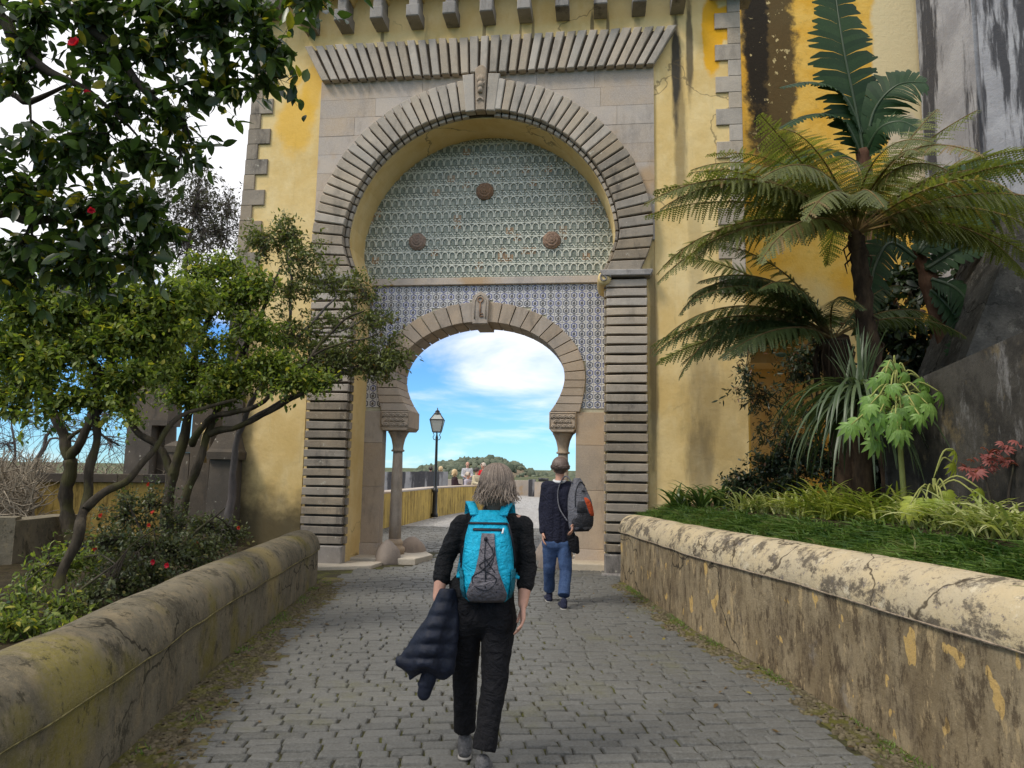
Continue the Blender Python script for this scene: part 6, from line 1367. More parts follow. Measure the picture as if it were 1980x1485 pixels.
for k in range(5200):
    px = rn.uniform(-60, 330) if rn.random() < .4 else rn.uniform(-60, 95); Y = rn.uniform(13.8, 17.5) if px > 70 else rn.uniform(11, 15); zt = P(px, rn.uniform(885, 925), Y).z; x = P(px, 950, Y).x; z0 = rn.uniform(-1, zt - .1)
    a = Vector((x, Y, z0)); d = Vector((rn.gauss(0, .5), rn.gauss(0, .3), rn.uniform(.2, 1))).normalized(); pts = [a]
    for q in range(3): d = (d + Vector((rn.gauss(0, .4), rn.gauss(0, .3), rn.gauss(0, .35)))).normalized(); pts.append(pts[-1] + d * .16)
    th.tube(pts, [.012, .010, .007, .003], 4, False)
o = th.build('bramble_thicket', B_PALE, None, True); tag(o, 'pale tangle of dry bramble stems behind the terrace wall', 'thicket', kind='stuff')
# ---- flowering shrub behind the left wall
sb = P(300, 1120, 7.6); sb.z = .35
limbs = [([sb, sb + Vector((-.2, .1, .5)), sb + Vector((-.5, .2, .9))], .025, .008), ([sb, sb + Vector((.3, .1, .5)), sb + Vector((.6, .2, .8))], .025, .008), ([sb, sb + Vector((.05, -.2, .6))], .02, .008)]
cl_ = [C(240, 1000, 7.8, 50, 50, 26), C(300, 975, 7.9, 45, 50, 20), C(255, 965, 7.9, 30, 30, 6), C(350, 1010, 8.0, 50, 40, 24), C(410, 1020, 8.2, 50, 30, 20), C(450, 1035, 8.4, 35, 22, 14), C(200, 1050, 7.2, 50, 45, 30), C(260, 1070, 7.2, 60, 45, 40), C(330, 1065, 7.4, 60, 40, 40), C(400, 1060, 7.8, 60, 30, 28), C(230, 1120, 6.6, 60, 40, 36), C(300, 1110, 6.8, 55, 35, 30), C(180, 1150, 6.0, 50, 30, 20), C(370, 1085, 7.4, 50, 25, 20)]
shrub = tree('flowering_shrub', 'dense green shrub with scattered red flowers behind the left low wall', 'shrub', limbs, cl_, dict(twig=.004, per=8, spread=.10, size=.044, w=.5, up=.35, sub=1), B_DARK, L_SHRUB, rng)
flowers(shrub, [P(325, 1093, 6.5), P(298, 1087, 6.6)], .034, L_RED, tuple(sb), rng, 7)
flowers(shrub, [P(185, 1060, 6.6), P(196, 997, 7.0), P(296, 992, 7.5), P(289, 1016, 7.3), P(287, 936, 7.9), P(462, 1020, 8.2), P(379, 1048, 7.6)], .030, L_PINK, tuple(sb), rng, 7)
# undergrowth in the left corner
sb = P(60, 1200, 5.4); sb.z = .4
cl_ = [C(40, 1170, 5.5, 60, 35, 24), C(120, 1090, 6.4, 50, 40, 26), C(70, 1110, 6.6, 40, 35, 14), C(130, 1180, 5.6, 50, 30, 20), C(20, 1215, 5.0, 50, 25, 16), C(90, 1215, 5.1, 50, 20, 14), C(160, 1080, 6.6, 40, 30, 16)]
tree('undergrowth_bush', 'ragged light green undergrowth around the foot of the crooked tree', 'shrub', [([sb, sb + Vector((-.2, .2, .3))], .015, .006), ([sb, sb + Vector((.3, .5, .4))], .015, .006)], cl_, dict(twig=.003, per=6, spread=.09, size=.06, w=.35, up=.4, sub=1), B_DARK, L_MID, rng)
# ------------------------------------------------------------------ planting on the right
L_FERN = leaf_mat('fern_green', (0.058, 0.075, 0.020), (0.20, 0.215, 0.062), (0.25, 0.17, 0.07), .5, .35, .4); L_FERND = leaf_mat('dark_fern_green', (0.032, 0.056, 0.018), (0.13, 0.165, 0.06), None, .45, .4, .35)
L_BAN = leaf_mat('banana_leaf_green', (0.010, 0.032, 0.012), (0.035, 0.075, 0.026), None, .6, .25, .2); L_YUC = leaf_mat('strap_leaf_green', (0.055, 0.085, 0.04), (0.13, 0.175, 0.085), None, .4, .45, .2)
L_FIG = leaf_mat('bright_lobed_leaf', (0.15, 0.28, 0.055), (0.27, 0.42, 0.11), None, .4, .45, .4); L_FIGY = leaf_mat('yellow_lobed_leaf', (0.30, 0.38, 0.05), (0.45, 0.47, 0.08), None, .4, .45, .4)
L_CLIV = leaf_mat('clivia_leaf', (0.035, 0.075, 0.018), (0.11, 0.17, 0.04), (0.28, 0.30, 0.08), .35, .5, .25); L_VAR = leaf_mat('variegated_blade', (0.20, 0.26, 0.06), (0.50, 0.50, 0.24), None, .45, .4, .3); L_YG = leaf_mat('yellow_green_blade', (0.17, 0.24, 0.03), (0.40, 0.42, 0.09), None, .45, .4, .3)
L_GRASS = leaf_mat('turf_blade', (0.022, 0.066, 0.010), (0.17, 0.26, 0.05), (0.16, 0.16, 0.05), .5, .3, .3); L_MAPLE = leaf_mat('red_maple_leaf', (0.20, 0.055, 0.05), (0.36, 0.12, 0.10), None, .5, .3, .3); L_DARK = leaf_mat('deep_green_leaf', (0.012, 0.024, 0.012), (0.05, 0.075, 0.030), (0.16, 0.07, 0.03), .4, .45, .2)
B_FIB = bark_mat('fibrous_fern_trunk', (0.028, 0.018, 0.012), (0.085, 0.055, 0.032)); B_RED = bark_mat('red_brown_trunk', (0.08, 0.04, 0.025), (0.15, 0.085, 0.055)); B_STIPE = bark_mat('fern_stipe', (0.12, 0.07, 0.03), (0.22, 0.16, 0.06))
def B(px, Y):
    x = (px - 990) / FPX * Y * 1.0; return Vector((x, Y, bedz(x, Y)))
def frond_mesh(name, L, w, a0, a1, n=34, seed=0, leaf=None, stipe=None, lf=.042):
    rn = random.Random(seed); pts = []; p = Vector((0, 0, 0)); N_ = 30; bend = rn.uniform(-.55, .55); L *= rn.uniform(.9, 1.1); dr0 = rn.uniform(-.55, -.15); ft = min(max(rn.gauss(.5, .25), .05), .9)
    for i in range(N_ + 1):
        t = i / N_; a = a0 + (a1 - a0) * t ** 1.25; pts.append((p.copy(), Vector((0, math.cos(a), math.sin(a))))); p = p + Vector((bend * t * 1.2, math.cos(a), math.sin(a))) * (L / N_)
    V = []; F = []; A = []
    m = MB(); m.tube([q for q, _ in pts], [.016 * (1 - .85 * i / N_) + .002 for i in range(N_ + 1)], 5, False); nv = len(m.V)
    for k in range(n):
        t = .17 + .83 * (k + .5) / n; i = min(int(t * N_), N_ - 1); f = t * N_ - i; o, tg = pts[i][0].lerp(pts[i + 1][0], f), pts[i][1]
        nr = Vector((1, 0, 0)).cross(tg); ln = w * math.sin(PI * (.12 + .86 * t)) ** .75
        for sd in (-1, 1):
            if rn.random() < .05: continue
            ln = w * math.sin(PI * (.12 + .86 * t)) ** .75 * rn.uniform(.72, 1.08)
            d = (Vector((sd, 0, 0)) * .93 + tg * (.30 + .25 * t) + Vector((0, rn.uniform(-.12, .12), dr0 + rn.uniform(-.25, .25)))).normalized(); q = o.copy(); mm = max(int(ln / .026), 3); st = ln / mm; tone = min(max(rn.gauss(ft, .16), 0), 1)
            side = d.cross(nr).normalized()
            for j in range(mm):
                u = j / mm; h = lf * (1 - u * .75) * (.7 + .3 * math.sin(PI * min(u * 3, 1) / 2)); d = (d + Vector((0, 0, -.035))).normalized(); e = q + d * st * 1.05
                for s2 in (-1, 1):
                    b = len(V); V += [q, e, q + d * st * .9 + side * s2 * h + Vector((0, 0, -.006))]; A += [tone] * 3; F.append((b, b + 1, b + 2) if s2 > 0 else (b + 1, b, b + 2))
                q = e
    me = bpy.data.meshes.new(name); allV = m.V + [tuple(v) for v in V]; me.from_pydata(allV, [], m.F + [tuple(i + nv for i in f) for f in F])
    at = me.attributes.new('lv', 'FLOAT', 'POINT'); at.data.foreach_set('value', np.array([.5] * nv + A, dtype=np.float32)); me.materials.append(leaf); me.materials.append(stipe)
    me.polygons.foreach_set('material_index', np.array([1] * len(m.F) + [0] * len(F), dtype=np.int32)); me.update(); return me
def tree_fern(label, base, path, r, crown, specs, leaf, L, w, seed, lf=.042, skirt=0):
    root = thing('tree_fern', label, 'tree fern', base); q = smooth_path(path, 8); m = MB(); rn = random.Random(seed)
    m.tube([p + Vector((rn.gauss(0, .008), rn.gauss(0, .008), 0)) for p in q], [r * (1 + .16 * rn.random()) for _ in q], 10)
    for k in range(int(40 + skirt)):
        i = rn.randrange(len(q) - 2); p = q[i]; a = rn.uniform(0, 2 * PI); d = Vector((math.cos(a), math.sin(a), 0)); m.tube([p + d * r * .9, p + d * (r + .05) + Vector((0, 0, -.05)), p + d * (r + .03) + Vector((0, 0, -.16))], [.012, .010, .004], 4, False)
    for k in range(skirt):
        a = rn.uniform(0, 2 * PI); d = Vector((math.cos(a), math.sin(a), 0)); l = rn.uniform(.4, .9); p = Vector(crown); m.tube([p, p + d * .16 + Vector((0, 0, -.05)), p + d * .22 + Vector((0, 0, -l * .5)), p + d * .18 + Vector((0, 0, -l))], [.012, .011, .008, .004], 4, False)
    m.build('trunk', B_FIB, root, True, tuple(base)); vm = {}
    for (az, el, end, sc) in specs:
        key = (az, el, end, sc); el += rn.uniform(-.12, .12); end += rn.uniform(-.25, .2)
        if key not in vm: vm[key] = frond_mesh('frond', L, w, el, end, 56, seed + len(vm), leaf, B_STIPE, lf)
        o = link(bpy.data.objects.new('frond', vm[key]), root); o.location = Vector(crown) - Vector(base); o.rotation_euler = (0, rn.uniform(-.5, .5), az - PI / 2 + rn.uniform(-.08, .08)); o.scale = (sc, sc, sc)
    return root
cr = P(1656, 452, 7.5); bs = B(1722, 7.6)
sp_ = []
# azimuth 0 is +x (right), 90 deg away from the camera, 180 left, 270 towards the camera
for az, el, end, sc in ((178, .55, -.75, 1.02), (186, .85, -.45, 1.0), (168, .30, -.95, .98), (196, .35, -1.0, .95), (172, 1.05, -.15, .92), (150, .7, -.6, .95), (212, .75, -.6, .9), (232, .5, -.9, .85), (120, .8, -.5, .9), (95, 1.0, -.3, .9), (60, .8, -.5, .95), (35, .7, -.4, 1.0), (18, .95, .15, .95), (8, .55, -.6, .88), (-4, .40, -.75, .85), (-20, .75, -.4, .95), (-45, .6, -.8, .85), (-75, .8, -.7, .7), (255, .9, -.6, .7), (26, 1.15, .35, .95), (200, 1.15, .0, .75), (-12, 1.0, -.1, .9), (181, .2, -1.1, .9), (174, .7, -.3, 1.08), (190, .6, -.6, 1.06), (205, .9, -.3, .9), (160, .5, -.7, 1.0), (2, .3, -.9, .95), (12, .8, -.2, .9), (-30, .4, -.8, .9), (45, .9, -.2, .9), (222, 1.0, -.2, .8), (140, 1.0, .0, .9), (265, .7, -.9, .8), (285, .9, -.8, .75), (300, .5, -1.0, .8), (240, .3, -1.1, .8), (330, .4, -1.0, .9), (215, .2, -1.2, .85), (100, 1.2, .1, .8), (70, 1.2, .2, .9), (30, 1.3, .5, .8)):
    sp_.append((R(az), round(el, 1), round(end, 1), sc))
tree_fern('tall tree fern with wide olive fronds in front of the bastion wall', bs, [bs - Vector((0, 0, .2)), P(1712, 860, 7.6), P(1692, 720, 7.6), P(1672, 600, 7.55), P(1660, 500, 7.5), cr], .085, cr, sp_, L_FERN, 2.30, .36, 3, .036)
cr2 = P(1610, 655, 8.3); bs2 = B(1640, 8.4)
sp_ = [(R(az), round(el, 1), round(end, 1), sc) for az, el, end, sc in ((176, .6, -.9, 1.0), (184, .8, -.7, 1.0), (190, .4, -.7, .97), (170, .35, -.8, .92), (200, .6, -.6, .9), (165, .9, -.2, .9), (210, .3, -.9, .8), (150, .6, -.5, .8), (120, .8, -.5, .7), (60, .7, -.5, .7), (10, .6, -.6, .8), (-20, .5, -.7, .7), (240, .7, -.7, .6), (180, 1.1, -.1, .8), (20, 1.0, -.2, .6), (178, .7, -1.0, 1.05), (186, .9, -.8, 1.05), (194, .8, -.4, .95), (172, .5, -.6, 1.0), (182, .3, -.8, .9), (206, .8, -.4, .8), (158, .7, -.4, .85))]
tree_fern('dark shorter tree fern with shaggy brown trunk and fronds swept to the left', bs2, [bs2 - Vector((0, 0, .2)), P(1638, 850, 8.4), P(1630, 760, 8.35), cr2], .17, cr2, sp_, L_FERND, 2.30, .34, 31, .040, 60)
def torn_leaf(pts, W, nrm, seed, mat, root, name='leaf', off=(0, 0, 0), ns=44, gap=.25, drp=.25):
    rn = random.Random(seed); q = smooth_path(pts, 10); n = len(q) - 1; V = []; F = []; A = []; nrm = Vector(nrm).normalized()
    for k in range(ns):
        t0, t1 = k / ns, (k + 1 - gap * rn.random()) / ns
        for sd in (-1, 1):
            wv = W * (math.sin(PI * min(.06 + t0 * .95, 1)) ** .55); tone = rn.uniform(.2, .8); dz = rn.uniform(0, drp)
            def at(t): i = min(int(t * n), n - 1); return q[i].lerp(q[i + 1], t * n - i), (q[i + 1] - q[i]).normalized()
            b = len(V)
            g = 1 - .55 * gap * 2 * rn.random()
            for f in (0, .4, .8, 1.06):
                for t in (k / ns, (k + (1 if f < .9 else g)) / ns):
                    o, d = at(t); s_ = d.cross(nrm).normalized() * sd
                    V.append(o + s_ * wv * f + d * wv * f * .38 + nrm * wv * (.22 * f - .25 * f * f) + Vector((0, 0, -dz * wv * f * f)))
                A += [tone] * 2
            # fingertips narrow at the edge
            ex = (V[b + 6] - V[b + 4]) * rn.uniform(-.3, .5); V[b + 6] = V[b + 6] + ex; V[b + 7] = V[b + 7] + ex; m_ = (V[b + 6] + V[b + 7]) / 2; V[b + 6] = m_.lerp(V[b + 6], .4); V[b + 7] = m_.lerp(V[b + 7], .4)
            for f in range(3): F.append((b + f * 2, b + f * 2 + 1, b + f * 2 + 3, b + f * 2 + 2))
    np_mesh(name, np.array([v[:] for v in V]), np.array(F), mat, root, A, False, off)
    m = MB(); m.tube(q, [.028 * (1 - .85 * i / n) + .003 for i in range(n + 1)], 6); m.build('midrib', L_YUC, root, True, off)
bb = B(1700, 9.9); ban = thing('banana_plant', 'tall banana plant with torn dark leaves above the tree ferns', 'plant', bb); off = tuple(bb)
m = MB(); m.tube(smooth_path([bb, P(1690, 600, 9.9), P(1680, 400, 9.9), P(1668, 290, 9.9)], 5), [.13] * 8 + [.1] * 8, 10); m.build('stem', B_RED, ban, True, off)
torn_leaf([P(1670, 300, 9.9), P(1655, 215, 9.85), P(1630, 90, 9.8), P(1612, -35, 9.9)], .50, (.15, -1, .1), 1, L_BAN, ban, 'leaf', off, 34, .5)
torn_leaf([P(1672, 300, 9.9), P(1690, 215, 9.8), P(1735, 165, 9.6), P(1790, 160, 9.5)], .42, (-.2, -1, .6), 2, L_BAN, ban, 'leaf', off, 26, .5)
torn_leaf([P(1665, 300, 9.9), P(1630, 235, 9.8), P(1570, 222, 9.7), P(1505, 250, 9.6)], .20, (0, -.5, 1), 3, L_BAN, ban, 'leaf', off, 36)
torn_leaf([P(1668, 260, 9.9), P(1630, 185, 9.8), P(1570, 160, 9.7), P(1508, 170, 9.6)], .18, (0, -.6, 1), 4, L_BAN, ban, 'leaf', off, 32)
torn_leaf([P(1672, 300, 9.9), P(1700, 250, 9.6), P(1740, 235, 9.4), P(1775, 250, 9.3)], .32, (-.1, -1, .8), 5, L_BAN, ban, 'leaf', off, 30)
torn_leaf([P(1665, 320, 9.9), P(1600, 290, 9.7), P(1540, 310, 9.5), P(1490, 370, 9.4)], .30, (0, -.7, 1), 6, L_BAN, ban, 'leaf', off, 30)
b3 = B(1860, 8.8); bn2 = thing('banana_plant', 'leaning red-brown banana stem with drooping leaves behind the retaining wall', 'plant', b3); off = tuple(b3)
m = MB(); m.tube(smooth_path([b3, P(1850, 740, 8.8), P(1826, 640, 8.8), P(1795, 540, 8.8), P(1770, 480, 8.8)], 5), [.15] * 8 + [.12] * 8 + [.08] * 5, 10); m.build('stem', B_RED, bn2, True, off)
for i, (pts, W, nr) in enumerate((([(1800, 540), (1850, 560), (1885, 610), (1895, 690)], .26, (0, -1, .5)), ([(1800, 560), (1840, 600), (1870, 650), (1835, 690)], .20, (.2, -1, .3)), ([(1775, 490), (1850, 420), (1930, 380), (2000, 400)], .30, (0, -1, .7)), ([(1775, 490), (1860, 340), (1950, 315), (2020, 330)], .28, (0, -.8, 1)), ([(1770, 500), (1720, 470), (1690, 520), (1680, 600)], .22, (0, -1, .5)), ([(1790, 520), (1880, 470), (1950, 480), (1990, 540)], .26, (0, -1, .6)))):
    torn_leaf([P(x, y, 8.7 - .1 * k) for k, (x, y) in enumerate(pts)], W, nr, 40 + i, L_BAN, bn2, 'leaf', off, 26)
# background shrubbery
sb = B(1760, 9.8)
cl_ = [C(1720, 620, 9.8, 60, 60, 34), C(1780, 690, 9.6, 60, 60, 40), C(1700, 760, 9.4, 50, 60, 34), C(1830, 780, 9.2, 60, 50, 34), C(1760, 830, 9.0, 60, 50, 34), C(1760, 540, 10.0, 60, 50, 28), C(1870, 620, 9.2, 50, 80, 30), C(1920, 520, 9.4, 70, 60, 30), C(1700, 900, 8.8, 60, 50, 30), C(1560, 700, 10.4, 40, 40, 8), C(1880, 420, 10.2, 90, 50, 22)]
tree('evergreen_shrub', 'large dark evergreen shrub filling the space behind the tree fern trunks', 'shrub', [([sb, sb + Vector((0, 0, 1.2)), sb + Vector((.2, 0, 2.4)), sb + Vector((.1, .1, 3.2))], .06, .02), ([sb, sb + Vector((-.4, 0, 1.0)), sb + Vector((-.5, 0, 2.0))], .04, .015)], cl_, dict(twig=.006, per=6, spread=.16, size=.16, w=.45, up=.4, droop=.4, sub=1), B_DARK, L_DARK, rng)
sb = B(1480, 9.3)
cl_ = [C(1440, 935, 9.2, 45, 30, 44), C(1500, 900, 9.2, 45, 45, 56), C(1555, 880, 9.1, 40, 50, 50), C(1480, 950, 9.0, 60, 20, 36), C(1540, 940, 8.8, 40, 30, 34), C(1600, 900, 8.6, 35, 50, 30)]
tree('evergreen_shrub', 'low dark bushy shrub below the small archway', 'shrub', [([sb, sb + Vector((0, 0, .4)), sb + Vector((.2, 0, .7))], .03, .012), ([sb, sb + Vector((-.2, 0, .35))], .02, .01)], cl_, dict(twig=.004, per=8, spread=.09, size=.06, w=.5, up=.4, sub=1), B_DARK, L_DARK, rng)
sb = B(1600, 10.2)
cl_ = [C(1470, 770, 10.2, 70, 40, 14), C(1530, 720, 10.2, 60, 60, 16), C(1560, 800, 10.2, 50, 50, 14), C(1500, 840, 10.2, 60, 40, 14), C(1440, 720, 10.2, 40, 60, 10), C(1450, 650, 10.2, 40, 40, 8), C(1580, 660, 10.2, 40, 50, 10)]
tree('twiggy_shrub', 'thin dark twiggy shrub in front of the small archway', 'shrub', [([sb, P(1590, 880, 10.2), P(1560, 820, 10.2), P(1500, 770, 10.2), P(1440, 740, 10.2)], .022, .006), ([P(1590, 880, 10.2), P(1570, 760, 10.2), P(1540, 680, 10.2)], .018, .005)], cl_, dict(twig=.004, per=9, spread=.13, size=.085, w=.28, up=.3, sub=1), B_DARK, L_DARK, rng)
def strap_clump(name, label, cat, base, n, L, w, el, end, mat, seed, group=None, root=None, jit=.05, pw=1.3):
    """tuft of strap leaves arching from one base"""
    rn = random.Random(seed); root = root or thing(name, label, cat, base, 0, group); V = []; F = []; A = []
    for k in range(n):
        a = rn.uniform(0, 2 * PI); l = L * rn.uniform(.65, 1.1); e0 = rn.uniform(*el); e1 = rn.uniform(*end); p = Vector((rn.gauss(0, jit), rn.gauss(0, jit), 0)); tone = rn.random(); h = Vector((math.cos(a), math.sin(a), 0)); s_ = Vector((-h.y, h.x, 0)); N_ = 7; b = len(V); tw = rn.uniform(-.5, .5)
        for i in range(N_ + 1):
            t = i / N_; ee = e0 + (e1 - e0) * t ** pw; ww = w * (.65 + .35 * math.sin(PI * min(t * 1.6, 1) / 2)) * (1 - t ** 3) + .0008; sv = s_ * math.cos(tw * t) + Vector((0, 0, 1)) * math.sin(tw * t)
            V += [p - sv * ww, p + Vector((0, 0, -ww * .5)), p + sv * ww]; A += [tone] * 3; p = p + (h * math.cos(ee) + Vector((0, 0, math.sin(ee)))) * (l / N_)
        for i in range(N_):
            for e in (0, 1): F.append((b + i * 3 + e, b + i * 3 + e + 1, b + i * 3 + e + 4, b + i * 3 + e + 3))
    np_mesh('leaves', np.array([v[:] for v in V]), np.array(F), mat, root, A, True); return root
yb = P(1658, 775, 6.8); yg = B(1664, 6.8)
yr = thing('strap_leaf_plant', 'large tuft of long drooping strap leaves under the tall tree fern', 'plant', yg)
m = MB(); m.tube([yg, yg.lerp(yb, .5) + Vector((.03, 0, 0)), yb + Vector((0, 0, .05))], [.10, .09, .08], 9); m.build('trunk', B_FIB, yr, True, tuple(yg))
o = strap_clump('x', None, None, yb, 190, 1.12, .017, (-.2, 1.45), (-1.57, -1.4), L_YUC, 5, None, None, .05, .55); [link_ for link_ in ()]
for ch in list(o.children): ch.parent = yr; ch.location = yb - yg
bpy.data.objects.remove(o)
o = strap_clump('x', None, None, yb, 30, .75, .015, (1.1, 1.5), (.6, 1.4), L_YUC, 6, None, None)
for ch in list(o.children): ch.parent = yr; ch.location = yb - yg
bpy.data.objects.remove(o)
# clivias
for i, (px, Y, s_) in enumerate(((1318, 10.3, 1.0), (1355, 10.0, 1.1), (1390, 10.1, 1.15), (1415, 9.6, .9))):
    strap_clump('clivia', ['broad-leaved clivia nearest the gate pillar', 'second clivia clump from the gate pillar', 'third clivia clump from the gate pillar, before the yellow wall', 'clivia clump touching the low dark shrub'][i], 'plant', B(px, Y), 34, .50 * s_, .024, (.7, 1.45), (-.6, .3), L_CLIV, 60 + i, 'clivias at the foot of the yellow wall')
# variegated tufts
vt = [(1440, 9.0, 0, 'small pale tuft beside the low dark shrub'), (1475, 8.7, 0, 'pale variegated tuft below the low dark shrub'), (1520, 8.2, 0, 'pale variegated tuft left of the yellow-green tuft'), (1575, 7.5, 1, 'bright yellow-green tuft below the strap leaf plant'), (1612, 7.2, 1, 'second bright yellow-green tuft below the strap leaf plant'), (1668, 6.9, 1, 'yellow-green tuft right below the strap leaf trunk'), (1705, 6.6, 1, 'yellow-green tuft left of the yellow lobed plant'), (1760, 6.2, 0, 'pale tuft below the bright lobed plant'), (1800, 5.9, 0, 'pale variegated tuft under the yellow lobed leaves'), (1845, 5.5, 0, 'pale variegated tuft left of the maple stem'), (1885, 5.2, 0, 'pale variegated tuft at the foot of the maple stem'), (1930, 5.0, 0, 'pale variegated tuft right of the maple stem'), (1968, 4.8, 0, 'pale variegated tuft at the right picture edge')]
for i, (px, Y, k, lab) in enumerate(vt):
    strap_clump('variegated_tuft', lab, 'plant', B(px, Y - .25), 80 if k else 60, .50 if k else .40, .0125, (.5, 1.45), (-.9, .2), L_YG if k else L_VAR, 80 + i, 'variegated grass tufts behind the turf edge', None, .07)
# lobed-leaf plants
def lobed_tpl(nl=7):
    V = [(0, 0, 0)]; F = []; T, TF = leaf_tpl(1, .30, .22, .55, 4)
    Vs = []; Fs = []; nb = 0
    for k in range(nl):
        a = (k - (nl - 1) / 2) * .52; l = 1 - .09 * abs(k - (nl - 1) / 2) ** 1.3; c_, s_ = math.cos(a), math.sin(a); Q = T * l; Q = np.stack([Q[:, 0] * c_ + Q[:, 1] * s_, Q[:, 1] * c_ - Q[:, 0] * s_, Q[:, 2] - .22 * np.abs(Q[:, 0])], axis=1); Vs.append(Q); Fs.append(TF + nb); nb += len(Q)
    return np.vstack(Vs), np.vstack(Fs)
LOB = lobed_tpl()
def lobed_plant(label, base, stem, tops, mat, size, seed, stem_mat):
    rn = np.random.default_rng(seed); root = thing('lobed_leaf_plant', label, 'plant', base); off = tuple(base); m = MB(); q = smooth_path(stem, 5); m.tube(q, [.028 - .014 * i / (len(q) - 1) for i in range(len(q))], 7); pos = []; dr = []; nr = []
    for tp in tops:
        tp = Vector(tp); st = min(q[len(q) // 2:], key=lambda p: (p - tp).length); h = tp - st; mid = st + h * .5 + Vector((0, 0, .10)); m.tube(smooth_path([st, mid, tp], 4), [.007] * 8 + [.004], 5); d = Vector((h.x, h.y, 0)).normalized() * .5 + Vector((0, 0, -.85)); pos.append(tp[:]); dr.append(d[:]); nr.append((h.x * .8 + rn.normal(0, .2), -.7 + rn.normal(0, .3), .6))
    m.build('stem', stem_mat, root, True, off); n = len(pos); V, F, A = scatter(LOB, np.array(pos), frames(np.array(dr), np.array(nr)), size * rn.uniform(.7, 1.15, n), rn.random(n)); np_mesh('leaves', V, F, mat, root, A, True, off)
B_YST = bark_mat('pale_green_stem', (0.22, 0.24, 0.07), (0.33, 0.33, 0.11))
s6 = 6.2; bs_ = B(1745, 6.3)
tops = [P(x, y, Y) for x, y, Y in ((1728, 702, 6.2), (1712, 722, 6.1), (1700, 765, 6.0), (1680, 790, 6.0), (1660, 810, 6.0), (1700, 800, 5.9), (1730, 745, 5.9), (1742, 790, 5.9), (1760, 765, 6.0), (1780, 760, 6.1), (1795, 770, 6.2), (1770, 800, 6.0), (1720, 815, 5.9), (1690, 825, 6.1), (1750, 730, 6.3), (1790, 745, 6.3), (1745, 815, 6.0), (1715, 775, 6.2))]
lobed_plant('bright green plant with hanging lobed leaves before the retaining wall', bs_, [bs_, P(1742, 880, 6.3), P(1738, 800, 6.25), P(1732, 715, 6.2)], tops + [t_ + Vector((random.uniform(-.1, .1), random.uniform(-.15, .1), random.uniform(-.12, .05))) for t_ in tops], L_FIG, .145, 7, B_YST)
bs_ = B(1808, 5.7)
tops = [P(x, y, Y) for x, y, Y in ((1772, 965, 5.6), (1790, 965, 5.5), (1815, 965, 5.5), (1830, 950, 5.6), (1885, 955, 5.5), (1895, 945, 5.5), (1845, 870, 5.7), (1842, 895, 5.7), (1760, 975, 5.5), (1825, 975, 5.4))]
lobed_plant('yellow-green lobed plant with long curved stalks behind the pale tufts', bs_, [bs_, P(1808, 980, 5.7), P(1808, 945, 5.7), P(1806, 925, 5.7)], tops, L_FIGY, .15, 8, B_YST)
# small red maple
mb = B(1925, 5.2); mp = thing('maple_sapling', 'small maple sapling with dusty red leaves against the dark retaining wall', 'sapling', mb); off = tuple(mb); m = MB(); tips = []
for path in ([mb, P(1918, 980, 5.2), P(1905, 920, 5.2), P(1895, 900, 5.2)], [mb + Vector((.08, 0, 0)), P(1950, 960, 5.2), P(1960, 900, 5.2), P(1955, 870, 5.2)]):
    m.tube(smooth_path(path, 4), [.010] * 6 + [.007] * 7, 6)
ra_ = np.random.default_rng(4); pos = []
for (x, y, r_) in ((1880, 912, 16), (1900, 908, 18), (1920, 893, 18), (1895, 880, 20), (1925, 875, 22), (1950, 862, 22), (1960, 888, 20), (1975, 855, 18), (1870, 905, 10), (1945, 895, 16)):
    for k in range(6): p = P(x + ra_.normal(0, r_ * .6), y + ra_.normal(0, r_ * .22), 5.2 + ra_.normal(0, .06)); pos.append(p[:])
    m.tube([P(1900, 905, 5.2) if x < 1930 else P(1957, 880, 5.2), P(x, y, 5.2)], [.004, .002], 4, False)
m.build('stem', B_DARK, mp, True, off); n = len(pos); d = ra_.normal(0, 1, (n, 3)); d[:, 2] *= .3
V, F, A = scatter(lobed_tpl(5), np.array(pos), frames(d, np.tile([0, -.5, 1.0], (n, 1)) + ra_.normal(0, .3, (n, 3))), ra_.uniform(.045, .075, n), ra_.random(n)); np_mesh('leaves', V, F, L_MAPLE, mp, A, True, off)
# turf edge behind the right wall
n = 34000; ys = RNG.uniform(1.6, 10.9, n) ; ys = 1.6 + (ys - 1.6) ** 1.0; lat = RNG.uniform(0, 1, n) ** .9 * .46
xs = np.array([wall_x(RW, min(y, 10.45)) for y in ys]) + .30 + lat; zs = np.array([rbz(x, y, 0.05) + .05 * mnoise.noise(Vector((x * 4, y * 3, 7))) for x, y in zip(xs, ys)])
clump = np.array([mnoise.noise(Vector((x * 3.5, y * 3.5, 0))) for x, y in zip(xs, ys)])
hgt = (.095 + .08 * clump + RNG.uniform(0, .06, n) + (RNG.random(n) < .06) * .07); d = np.stack([RNG.normal(-.25, .6, n), RNG.normal(0, .6, n), np.ones(n)], 1); d /= np.linalg.norm(d, axis=1, keepdims=True)
sd_ = np.cross(d, RNG.normal(0, 1, (n, 3))); sd_ /= np.linalg.norm(sd_, axis=1, keepdims=True); p0 = np.stack([xs, ys, zs - .02], 1); mid = p0 + d * hgt[:, None] * .6; tip = p0 + d * hgt[:, None] + np.stack([RNG.normal(-.2, .5, n), RNG.normal(0, .5, n), np.full(n, -.35)], 1) * hgt[:, None] * .7
V = np.stack([p0 - sd_ * .0075, p0 + sd_ * .0075, mid + sd_ * .0055, mid - sd_ * .0055, tip], 1).reshape(-1, 3); b = (np.arange(n) * 5)[:, None]; F = np.concatenate([b + np.array([[0, 1, 2]]), b + np.array([[0, 2, 3]]), b + np.array([[3, 2, 4]])], 0)
tone = np.clip(.42 + .55 * clump + RNG.normal(0, .26, n), 0, .99)
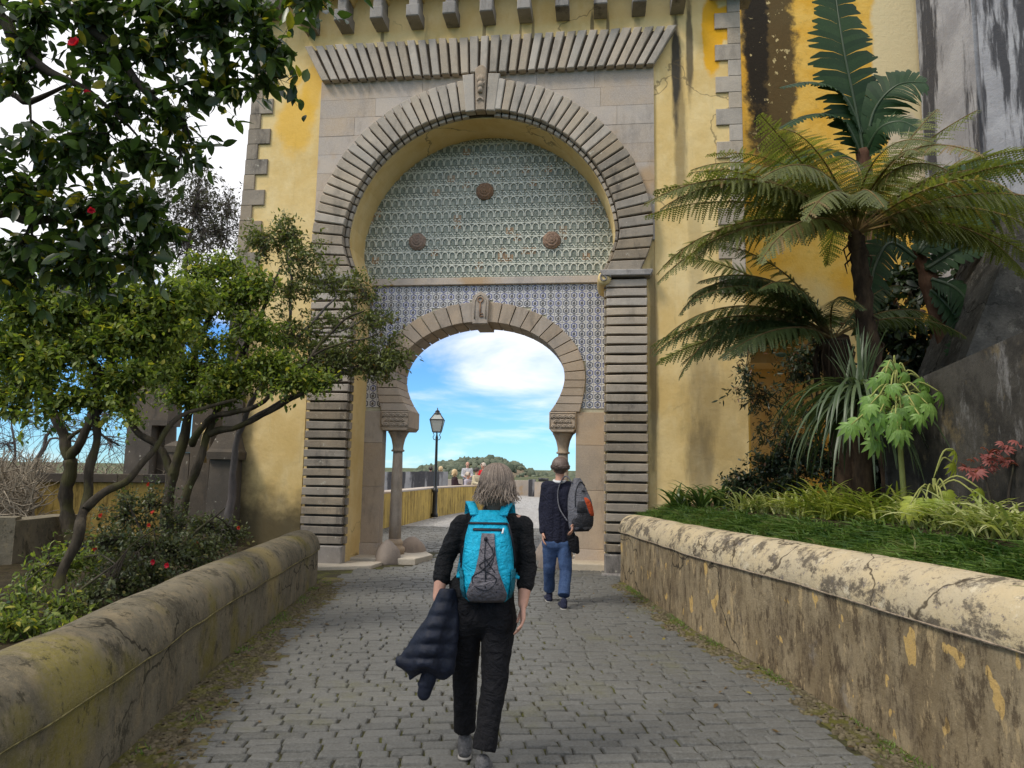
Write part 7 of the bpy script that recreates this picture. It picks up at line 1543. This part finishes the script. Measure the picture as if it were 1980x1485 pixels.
o = np_mesh('turf_edge', V, F, L_GRASS, None, np.repeat(tone, 5)); tag(o, 'thick green turf edging along the top of the right low wall', 'grass', kind='stuff')
# moss and weeds at the wall feet
n = 5000; side = RNG.random(n) < .5; ys = RNG.uniform(2.8, 10.2, n); xs = np.array([(wall_x(LW, y) + abs(RNG.normal(0, .10))) if s_ else (wall_x(RW, y) - abs(RNG.normal(0, .07))) for y, s_ in zip(ys, side)])
k = np.array([mnoise.noise(Vector((x * 4, y * 2.2, 3))) for x, y in zip(xs, ys)]); kp = k > .08; xs, ys, k = xs[kp], ys[kp], k[kp]; n = len(xs)
d = np.stack([RNG.normal(0, .7, n), RNG.normal(0, .7, n), np.ones(n)], 1); h = RNG.uniform(.02, .055, n); sd_ = np.cross(d, RNG.normal(0, 1, (n, 3))); sd_ /= np.linalg.norm(sd_, axis=1, keepdims=True); p0 = np.stack([xs, ys, np.full(n, .0)], 1)
V = np.stack([p0 - sd_ * .006, p0 + sd_ * .006, p0 + d * h[:, None]], 1).reshape(-1, 3); F = np.arange(n * 3).reshape(-1, 3)
o = np_mesh('wall_foot_weeds', V, F, L_GRASS, None, np.repeat(np.clip(.6 + k, 0, .9), 3)); tag(o, 'small weeds growing along the feet of both low walls', 'weeds', kind='stuff')
# fallen leaves
n = 130; ys = RNG.uniform(3.4, 10.2, n); f = RNG.random(n); xs = np.array([wall_x(LW, y) + .05 + abs(RNG.normal(0, .35)) if q < .6 else wall_x(RW, y) - abs(RNG.normal(0, .5)) - .05 for y, q in zip(ys, f)]); d = RNG.normal(0, 1, (n, 3)); d[:, 2] *= .15
V, F, A = scatter(leaf_tpl(1, .45, .15, .2), np.stack([xs, ys, np.full(n, .028)], 1), frames(d, np.tile([0, 0, 1.0], (n, 1)) + RNG.normal(0, .25, (n, 3))), RNG.uniform(.03, .065, n), RNG.random(n))
L_DEAD = leaf_mat('dead_leaf', (0.07, 0.045, 0.02), (0.19, 0.13, 0.055), (0.24, 0.2, 0.05), .7, .2, .1)
o = np_mesh('fallen_leaves', V, F, L_DEAD, None, A); tag(o, 'dry brown leaves scattered along the edges of the cobbled road', 'leaves', kind='stuff')
